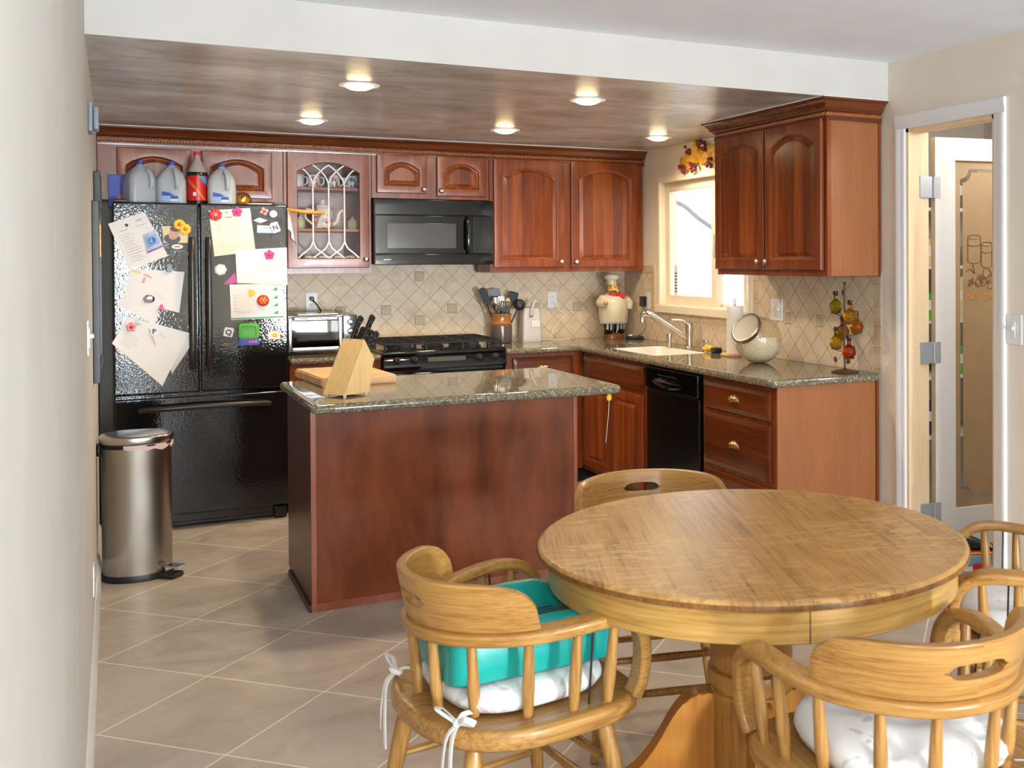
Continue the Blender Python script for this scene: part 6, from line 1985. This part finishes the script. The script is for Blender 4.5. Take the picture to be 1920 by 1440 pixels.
# ------------------------------------------------------------------ dining table
t = thing('dining_table', 'round golden oak pedestal dining table with curved feet', 'table', (TX, TY, 0))
TT = 0.026
gdir = (at(1640, 1110, z=TZ) - at(1418, 918, z=TZ)); gdir.z = 0; gdir.normalize()
GA = math.atan2(gdir.y, gdir.x)
def table_mat():
    nt = NT('quarter_sawn_oak_tabletop')
    src = nt.mapped((1, 1, 1), rot=(0, 0, -GA), src=nt.co())
    # after the turn the grain runs along local x
    a = nt.noise(nt.mapped((1.1, 10, 1), src=src), 1.6, 6, 0.65, 0.9)
    b = nt.noise(nt.mapped((2.5, 70, 1), src=src), 1.6, 4, 0.6, 0.3)
    c = nt.noise(nt.mapped((36, 12, 1), rot=(0, 0, 0.55), src=src), 1.2, 2, 0.4, 1.0)
    c2_ = nt.noise(nt.mapped((3.0, 3.0, 1), src=src), 1.1, 2, 0.5, 0.5)
    f = nt.math('ADD', nt.math('MULTIPLY', a, 0.5), nt.math('MULTIPLY', b, 0.5))
    col = nt.ramp(f, [(0.32, srgb(118, 78, 32)), (0.48, srgb(180, 131, 68)), (0.68, srgb(200, 154, 90))])
    fm = nt.math('MULTIPLY', nt.ramp(c, [(0.50, (0,)*3+(1,)), (0.58, (1,)*3+(1,))]), nt.ramp(c2_, [(0.42, (0.1,)*3+(1,)), (0.6, (0.6,)*3+(1,))]))
    col = nt.mix(fm, col, srgb(218, 174, 108))
    sep = nt.n('ShaderNodeSeparateXYZ', {0: src})
    seam = nt.math('LESS_THAN', nt.math('ABSOLUTE', sep.outputs[1]), 0.0011)
    col = nt.mix(nt.math('MULTIPLY', seam, 0.6), col, srgb(96, 58, 20))
    nt.set(col=col, rough=nt.ramp(c, [(0.3, (0.30,)*3+(1,)), (0.7, (0.38,)*3+(1,))]), spec=0.5, coat=0.15, coatr=0.25)
    nt.bump(b, 0.05, 0.002)
    return nt.m
m = MB(); m.lathe([(TR-0.012, TZ-TT), (TR-0.003, TZ-TT+0.004), (TR, TZ-TT+0.012), (TR-0.002, TZ-0.006), (TR-0.010, TZ-0.0005), (TR-0.014, TZ), (0.0, TZ)], (TX, TY, 0), 96, cap0=True, cap1=False)
build('tabletop', m, table_mat(), t, 50)
m = MB(); m.lathe([(TR+0.0005, TZ-TT+0.006), (TR+0.0012, TZ-TT+0.012), (TR+0.0002, TZ-0.008)], (TX, TY, 0), 96, cap0=False, cap1=False)
build('edge_band', m, MT['oak_edge'], t, 60)
AR, AZ0 = TR-0.030, 0.655
m = MB(); m.lathe([(AR, TZ-TT-0.0005), (AR, AZ0+0.003), (AR-0.003, AZ0), (AR-0.022, AZ0), (AR-0.022, TZ-TT-0.0005)], (TX, TY, 0), 96, cap0=False, cap1=False)
am = NT('oak_table_apron'); src = am.co()
sep = am.n('ShaderNodeSeparateXYZ', {0: src})
ang = am.math('ARCTAN2', sep.outputs[1], sep.outputs[0])
cv = am.n('ShaderNodeCombineXYZ', {0: am.math('MULTIPLY', ang, 0.54), 1: sep.outputs[2]})
a = am.noise(am.mapped((2.5, 60, 1), src=cv.outputs[0]), 1.5, 5, 0.6, 0.6)
am.set(col=am.ramp(a, [(0.3, srgb(164, 118, 50)), (0.5, srgb(192, 148, 74)), (0.7, srgb(206, 164, 92))]), rough=0.3, coat=0.2)
build('apron', m, am.m, t, 60)
m = MB()
for s in (1, -1):
    pj = Vector((TX, TY, 0)) + gdir*(s*AR)
    m.cyl((pj.x+gdir.x*s*0.0002, pj.y+gdir.y*s*0.0002, AZ0+0.001), (pj.x, pj.y, TZ-TT-0.001), 0.0016, None, 6)
build('apron_joint', m, MT['brown'], t)
m = MB(); m.lathe([(0.112, AZ0+0.04), (0.112, AZ0-0.02), (0.110, 0.425), (0.103, 0.422), (0.103, 0.414), (0.116, 0.410), (0.119, 0.395), (0.116, 0.372), (0.103, 0.368), (0.103, 0.358), (0.111, 0.354), (0.111, 0.11), (0.104, 0.10)], (TX, TY, 0), 40)
build('pedestal_column', m, MT['oak_ped'], t, 40)
for k in range(4):
    an = math.radians(158+90*k)
    d = Vector((math.cos(an), math.sin(an), 0))
    prof = [(0.095, 0.345), (0.135, 0.350), (0.175, 0.335), (0.215, 0.290), (0.26, 0.215), (0.31, 0.155), (0.37, 0.118), (0.43, 0.100), (0.465, 0.075), (0.475, 0.04), (0.465, 0.012), (0.44, 0.0), (0.395, 0.0), (0.375, 0.018), (0.33, 0.032), (0.28, 0.052), (0.235, 0.090), (0.185, 0.118), (0.14, 0.128), (0.095, 0.128)]
    P2 = smoothpath([(u, v, 0) for u, v in prof], 3)
    m = MB(); m.prism([(q.x, max(0.0, q.y)) for q in P2], lambda u, v, dd: Vector((TX, TY, v)) + d*u + Vector((-d.y, d.x, 0))*dd, -0.032, 0.032, 0.006)
    build('foot', m, wood('oak_foot_%d' % k, (150, 86, 24), (190, 122, 42), (206, 142, 60), 'z', 0.8, 0.33), t, 40)

# ------------------------------------------------------------------ captain's chairs (local: +x is the front)
ARM = smoothpath([(0.232, 0.250, 0.457), (0.246, 0.258, 0.50), (0.249, 0.265, 0.565), (0.234, 0.270, 0.618), (0.196, 0.274, 0.649), (0.140, 0.275, 0.660), (0.070, 0.268, 0.657), (0.0, 0.248, 0.650), (-0.060, 0.217, 0.645),
                  (-0.120, 0.172, 0.642), (-0.168, 0.120, 0.642), (-0.197, 0.062, 0.642), (-0.206, 0.0, 0.642)], 5)
ARMF = ARM + [Vector((p.x, -p.y, p.z)) for p in reversed(ARM[:-1])]
def seat_outline(k=1.0, n=48):
    pts = []
    for i in range(n):
        a = 2*PI*i/n
        ca, sa = math.cos(a), math.sin(a)
        e = 4.4 if ca > 0 else 2.3
        r = (abs(ca)**e + abs(sa)**e)**(-1/e)
        x, y = ca*r, sa*r
        pts.append((x*(0.284 if ca > 0 else 0.240)*k, y*(0.292)*k))
    return pts
CHM = {}
def chair_parts(t):
    so = seat_outline()
    m = MB()
    rings = []
    for k, z in ((0.90, 0.410), (0.97, 0.412), (1.0, 0.422), (1.0, 0.447), (0.985, 0.456), (0.955, 0.460), (0.85, 0.459), (0.6, 0.449), (0.3, 0.445)):
        rings.append([(x*k, y*k, z) for x, y in so])
    m.rings(rings)
    build('seat', m, MT['oak'], t, 50, world=False)
    m = MB()
    m.sweep(ARMF, rrect(0.050, 0.030, 0.009, 3), side=(0, 1, 0))
    build('arm_rail', m, MT['oak_bent'], t, 45, world=False)
    # crest: thick curved back rail with a hand slot
    ix = [i for i, p in enumerate(ARMF) if p.x < -0.005]
    path = [ARMF[i] for i in ix]
    n = len(path)
    cum = [0.0]
    for a, b in zip(path, path[1:]): cum.append(cum[-1]+(b-a).length)
    Lc = cum[-1]
    m = MB()
    N2 = 64
    def pos(s):
        s = min(max(s, 0), Lc)
        for i in range(n-1):
            if cum[i+1] >= s:
                f = (s-cum[i])/(cum[i+1]-cum[i]); return path[i].lerp(path[i+1], f), (path[i+1]-path[i]).normalized()
        return path[-1], (path[-1]-path[-2]).normalized()
    cols = []
    for k in range(N2+1):
        s = Lc*k/N2
        p, T = pos(s)
        out = Vector((T.y, -T.x, 0)).normalized()
        if out.dot(Vector((p.x, p.y, 0))) < 0: out = -out
        w = abs(s-Lc/2)/(Lc/2)
        H = 0.110*max(0.0, 1-w**7)**0.5 + 0.002
        sl = abs(s-Lc/2)
        hs = 0.0165*math.sqrt(max(0, 1-(sl/0.062)**4))
        zm = 0.058
        cols.append((p, out, H, hs, zm))
    z0 = 0.0145
    def pt(c, z, side):
        p, out, H, hs, zm = c
        lean = 0.20*z
        edge = 0.004 if z > H-0.003 else 0.0
        return p + out*((0.013-edge if side else -0.013+edge) + lean) + Vector((0, 0, z0+z))
    def zs(c):
        p, out, H, hs, zm = c
        zmm = min(zm, H*0.5)
        return [0, zmm-hs, zmm+hs, max(zmm+hs, H-0.004), H]
    V = [[[m.v(pt(c, z, sd)) for z in zs(c)] for sd in (0, 1)] for c in cols]
    for k in range(N2):
        hole = cols[k][3] > 0.001 or cols[k+1][3] > 0.001
        for sd in (0, 1):
            A, B = V[k][sd], V[k+1][sd]
            for j in range(4):
                if j == 1:
                    if hole: continue
                    continue_ = cols[k][3] < 1e-6 and cols[k+1][3] < 1e-6
                    if continue_: continue
                m.face([A[j], B[j], B[j+1], A[j+1]])
        for j in (0, 4):
            m.face([V[k][0][j], V[k+1][0][j], V[k+1][1][j], V[k][1][j]])
        if hole:
            for j in (1, 2):
                m.face([V[k][0][j], V[k+1][0][j], V[k+1][1][j], V[k][1][j]])
    for k in (0, N2):
        for j in range(4): m.face([V[k][0][j], V[k][0][j+1], V[k][1][j+1], V[k][1][j]])
    bmesh.ops.remove_doubles(m.bm, verts=m.bm.verts, dist=1e-5)
    build('crest_rail', m, MT['oak_bent'], t, 50, world=False)
    # spindles
    L2 = len(ARMF)
    tops = []
    for fr_ in (0.245, 0.315, 0.385, 0.455, 0.545, 0.615, 0.685, 0.755):
        p = ARMF[int(fr_*(L2-1))]; tops.append(p)
    extra = [ARMF[int(0.185*(L2-1))], ARMF[int((1-0.185)*(L2-1))]]
    for p in extra+tops:
        r = Vector((p.x, p.y, 0))
        foot = Vector((p.x*0.93+0.002, p.y*0.93, 0.4565))
        top = Vector((p.x, p.y, p.z-0.012))
        m = MB(); m.tube([foot, foot.lerp(top, 0.35), foot.lerp(top, 0.7), top], 0.013, 10, radii=[0.0115, 0.0150, 0.0130, 0.0105])
        build('spindle', m, MT['oak_z'], t, 60, world=False)
    for s in (-1, 1):
        m = MB(); m.tube([(0.112, s*0.245, 0.458), (0.108, s*0.272, 0.648)], 0.0028, 7)
        build('steel_rod', m, MT['dark_handle'], t, 60, world=False)
    feet = {}
    for sx in (-1, 1):
        for sy in (-1, 1):
            a, b = Vector((sx*0.165+0.015, sy*0.185, 0.418)), Vector((sx*0.232+0.015, sy*0.245, 0.0))
            feet[(sx, sy)] = (a, b)
            m = MB(); m.tube([a.lerp(b, k) for k in (0, 0.12, 0.3, 0.55, 0.8, 0.93, 1.0)], 0.018, 12, radii=[0.019, 0.021, 0.0215, 0.020, 0.017, 0.015, 0.0135])
            build('leg', m, MT['oak_z'], t, 60, world=False)
    def st(p, q, r=0.0105):
        m = MB(); m.tube([p, p.lerp(q, 0.25), p.lerp(q, 0.5), p.lerp(q, 0.75), q], r, 9, radii=[r*0.8, r*1.05, r*1.2, r*1.05, r*0.8])
        build('stretcher', m, MT['oak'], t, 60, world=False)
    F = lambda sx, sy, k: feet[(sx, sy)][0].lerp(feet[(sx, sy)][1], k)
    for sy in (-1, 1):
        st(F(-1, sy, 0.40), F(1, sy, 0.40)); st(F(-1, sy, 0.66), F(1, sy, 0.66))
    st(F(1, -1, 0.34), F(1, 1, 0.34)); st(F(1, -1, 0.58), F(1, 1, 0.58)); st(F(-1, -1, 0.52), F(-1, 1, 0.52))
def mkchair(label, x, y, ang):
    t = thing('dining_chair', label, 'chair', (x, y, 0), "captain's chairs around the table", ang)
    return t
CHA = mkchair("oak captain's chair with the teal booster seat, left of the table", -2.541, -4.668, math.radians(8))
chair_parts(CHA)
def cpchair(label, x, y, ang):
    c = copy_tree(CHA)
    c.location = (x, y, 0); c.rotation_euler = (0, 0, ang)
    c['label'] = label
    BASE[c.name] = Vector((x, y, 0))
    return c
CHB = cpchair("oak captain's chair nearest the camera, its back turned to us", -1.900, -5.442, math.radians(85.0))
CHC = cpchair("oak captain's chair behind the table beside the island", -1.82, -4.097, math.radians(-103.8))
CHD = cpchair("oak captain's chair at the right of the table by the pantry door", -1.042, -5.014, math.radians(136.4))

def cushion(label, ch, tuft=0.012, seed=1, tie=True, flat=1.0):
    x, y = ch.location.x, ch.location.y
    t = thing('seat_cushion', label, 'cushion', (x, y, 0.4605), 'floral chair cushions', tuple(ch.rotation_euler))
    m = MB()
    n = 40
    tufts = [(0.0, 0.0), (0.105, 0.105), (-0.105, 0.105), (0.105, -0.105), (-0.105, -0.105)]
    def prof(a, k):
        e = 3.2
        ca, sa = math.cos(a), math.sin(a)
        r = (abs(ca)**e+abs(sa)**e)**(-1/e)
        return 0.198*r*k*ca+0.035, 0.205*r*k*sa
    rows = []
    for k, z in ((0.3, -0.001), (0.80, -0.001), (0.95, 0.006), (1.0, 0.028), (0.985, 0.050), (0.92, 0.068), (0.80, 0.077), (0.64, 0.079), (0.5, 0.079), (0.36, 0.078), (0.22, 0.077), (0.10, 0.076)):
        ring = []
        for i in range(n):
            X, Y = prof(2*PI*i/n, k)
            zz = z
            if z > 0.04:
                for tx, ty in tufts:
                    d2 = (X-tx)**2+(Y-ty)**2
                    zz -= tuft*1.6*math.exp(-d2/0.0011)
                zz += 0.003*math.sin(23*X+seed)+0.003*math.sin(19*Y+2*seed)
                zz -= tuft*0.5*(abs(math.sin(PI*X/0.21))*0+abs(math.cos(PI*(X+0.0)/0.105)))*0
            ring.append((X, Y, zz*flat))
        rows.append(ring)
    m.rings(rows)
    build('pad', m, MT['cushion'], t, 70, world=False)
    if tie:
        for s in (-1, 1):
            m = MB()
            b = Vector((-0.145, s*0.155, 0.014))
            sec = rrect(0.013, 0.003, 0.0012, 2)
            for pts in ([(0, 0, 0), (-0.025, s*0.015, 0.006), (-0.045, s*0.03, -0.004)],
                        [(-0.045, s*0.03, -0.004), (-0.050, s*0.075, 0.022), (-0.030, s*0.085, 0.010), (-0.045, s*0.032, 0.0)],
                        [(-0.045, s*0.03, -0.004), (-0.075, s*-0.01, 0.020), (-0.055, s*-0.03, 0.012), (-0.045, s*0.028, 0.0)],
                        [(-0.045, s*0.03, -0.004), (-0.066, s*0.045, -0.03), (-0.074, s*0.052, -0.09), (-0.072, s*0.062, -0.15)],
                        [(-0.045, s*0.03, -0.004), (-0.070, s*0.025, -0.03), (-0.078, s*0.018, -0.10), (-0.080, s*0.010, -0.18)]):
                m.sweep([b+Vector(q) for q in smoothpath(pts, 6)], sec, side=(0.3, 1, 0.2))
            m.sphere(b+Vector((-0.047, s*0.03, -0.002)), 0.010, n=8)
            build('tie', m, MT['cotton'], t, 60, world=False)
    return t
cushion('white floral cushion under the teal booster seat', CHA, 0.0, 1, flat=0.76)
cushion('white floral tufted cushion on the chair nearest the camera', CHB, 0.018, 2)
cushion('white floral cushion on the chair behind the table', CHC, 0.012, 3)
cushion('white floral cushion on the chair by the pantry door', CHD, 0.016, 5)

# ------------------------------------------------------------------ teal booster seat on chair A
bz = 0.523
t = thing('booster_seat', 'teal plastic booster seat on the left chair', 'booster seat', (-2.492, -4.665, bz), None, math.radians(2))
m = MB()
outer = [(-0.150, 0.0), (-0.164, 0.012), (-0.170, 0.06), (-0.168, 0.118), (-0.160, 0.136), (-0.146, 0.144), (-0.128, 0.142), (-0.114, 0.130), (-0.098, 0.100), (-0.084, 0.080), (-0.04, 0.074)]
sec = outer + [(-a, b) for a, b in reversed(outer)]
rings = []
NB = 26
for k in range(NB+1):
    u = k/NB
    x = -0.215+0.43*u
    e = min(u, 1-u)
    rr_ = math.sqrt(max(0.0, 1-(1-min(1, e/0.16))**2))
    kk = 0.78+0.22*rr_
    hgt = (0.91-0.16*max(0, 0.55-u)/0.55-0.42*max(0, (u-0.72)/0.28)**1.5)*(0.90+0.10*rr_)
    rings.append([(x, a*kk, b*hgt) for a, b in sec])
m.rings(rings)
build('shell', m, MT['teal'], t, 60, world=False)
m = MB()
for k in range(7):
    y = -0.060+k*0.020
    m.box(-0.06, 0.12, y-0.005, y+0.005, 0.070, 0.0805, 0.003)
m.box(-0.14, 0.15, -0.074, 0.074, 0.062, 0.0765, 0.004)
build('ribbed_seat', m, MT['teal_dark'], t, 40, world=False)
# ------------------------------------------------------------------ pantry lamp
pl = bpy.data.lights.new('pantry_lamp', 'POINT'); pl.energy = 25; pl.color = (1.0, 0.95, 0.88); pl.shadow_soft_size = 0.10
plo = bpy.data.objects.new('pantry_lamp', pl); COL.objects.link(plo); plo.location = (0.85, -3.85, 2.25)
# ------------------------------------------------------------------ pantry contents
ts = thing('pantry_shelves', 'white shelf unit seen through the gap behind the pantry door', 'shelves', (0.95, -2.10, 0))
m = MB()
for x in (0.16, 1.66): m.box(x, x+0.02, -2.26, -1.955, 0, 2.2)
build('side_panel', m, MT['white_matt'], ts)
PZ = (0.42, 0.78, 1.12, 1.45, 1.80)
for z in PZ:
    m = MB(); m.box(0.181, 1.659, -2.26, -1.955, z-0.02, z)
    build('shelf', m, MT['white_matt'], ts)
r = random.Random(11)
cols = [('yellow', 'yellow'), ('red', 'red'), ('sky', 'light blue'), ('orange', 'orange'), ('green', 'green'), ('brown', 'brown'), ('navy', 'dark blue'), ('tan', 'tan')]
k = 0
shelfword = ['lowest', 'second', 'third', 'fourth', 'top']
for si, z in enumerate(PZ):
    for i, x in enumerate((0.30, 0.52, 0.74, 0.98, 1.22, 1.46)):
        cn, word = cols[(si*3+i*2+(i//4)) % 8]
        h_ = r.uniform(0.16, 0.26)
        kind = (si+i) % 3
        lab = '%s %s, number %s from the left on the %s pantry shelf' % (word, ('packet', 'jar', 'carton')[kind], ('one', 'two', 'three', 'four', 'five', 'six')[i], shelfword[si])
        m = MB()
        if kind == 1:
            m.lathe([(0.045, 0), (0.05, 0.006), (0.05, h_*0.75), (0.038, h_*0.85), (0.036, h_*0.86), (0.036, h_), (0, h_)], (x, -2.16, z+0.0003), 16, cap1=False)
            solo('food_jar', lab, 'jar', m, MT[cn], group='food on the pantry shelves')
        else:
            m.box(x-0.075, x+0.075, -2.22, -2.09, z+0.0003, z+h_, 0.004)
            m.mi = 1
            m.prism([(a+x, b+z+h_*0.55) for a, b in rrect(0.10, 0.06, 0.015, 2)], lambda u, v, d: (u, -2.2201-d, v), 0, 0.0008)
            solo('food_packet' if kind == 0 else 'food_carton', lab, 'packet' if kind == 0 else 'carton', m, [MT[cn], MT['paper']], group='food on the pantry shelves')
# low things on the pantry floor seen under the table's right edge
p = at(1838, 1070, z=0.0)
t = thing('shoe_box', 'light blue box on the floor in the pantry doorway', 'box', (0.30, p.y, 0))
q0, q1 = at(1822, 1080, z=0.001), at(1856, 1084, z=0.001)
bxx, byy = q0.x, q0.y
BASE[t.name] = Vector((bxx+0.10, byy+0.06, 0)); t.location = (bxx+0.10, byy+0.06, 0)
Mx = Matrix.Translation((bxx+0.10, byy+0.06, 0)) @ Matrix.Rotation(math.radians(-24), 4, 'Z')
m = MB(); m.box(-0.13, 0.13, -0.06, 0.06, 0, 0.085, 0.003, 1, Mx)
build('carton', m, MT['sky'], t)
m = MB(); m.box(-0.09, 0.10, -0.0615, -0.0605, 0.012, 0.034, 0, 1, Mx)
m.mi = 1; m.box(-0.05, -0.01, -0.063, -0.0616, 0.018, 0.05, 0, 1, Mx)
build('printed_panel', m, [MT['paper'], MT['red']], t)
m = MB(); m.box(-0.13, 0.10, -0.055, 0.055, 0.0855, 0.098, 0.004, 1, Mx)
solo('flat_packet', 'orange flat packet on the light blue box in the pantry doorway', 'packet', m, MT['orange'])
t = thing('shoe', 'black shoe with a white flash on top of the flat packet', 'shoe', Mx @ Vector((0, 0, 0.0985)))
m = MB()
def fn(i, j):
    a = 2*PI*i
    u = j
    x = -0.115+0.22*u
    w = 0.040*math.sin(PI*min(max(u, 0.03), 0.97))**0.45
    hh = 0.075-0.045*u+0.01*math.sin(6*u)
    return Mx @ Vector((x, w*math.cos(a), 0.0985+hh*0.5+hh*0.5*math.sin(a)))
m.grid(fn, 18, 14, True)
build('upper', m, MT['black'], t, 60)
m = MB(); m.tube([Mx @ Vector(q) for q in ((0.0, -0.041, 0.115), (0.03, -0.042, 0.145), (0.05, -0.04, 0.12))], 0.006, 6)
build('white_flash', m, MT['white'], t)
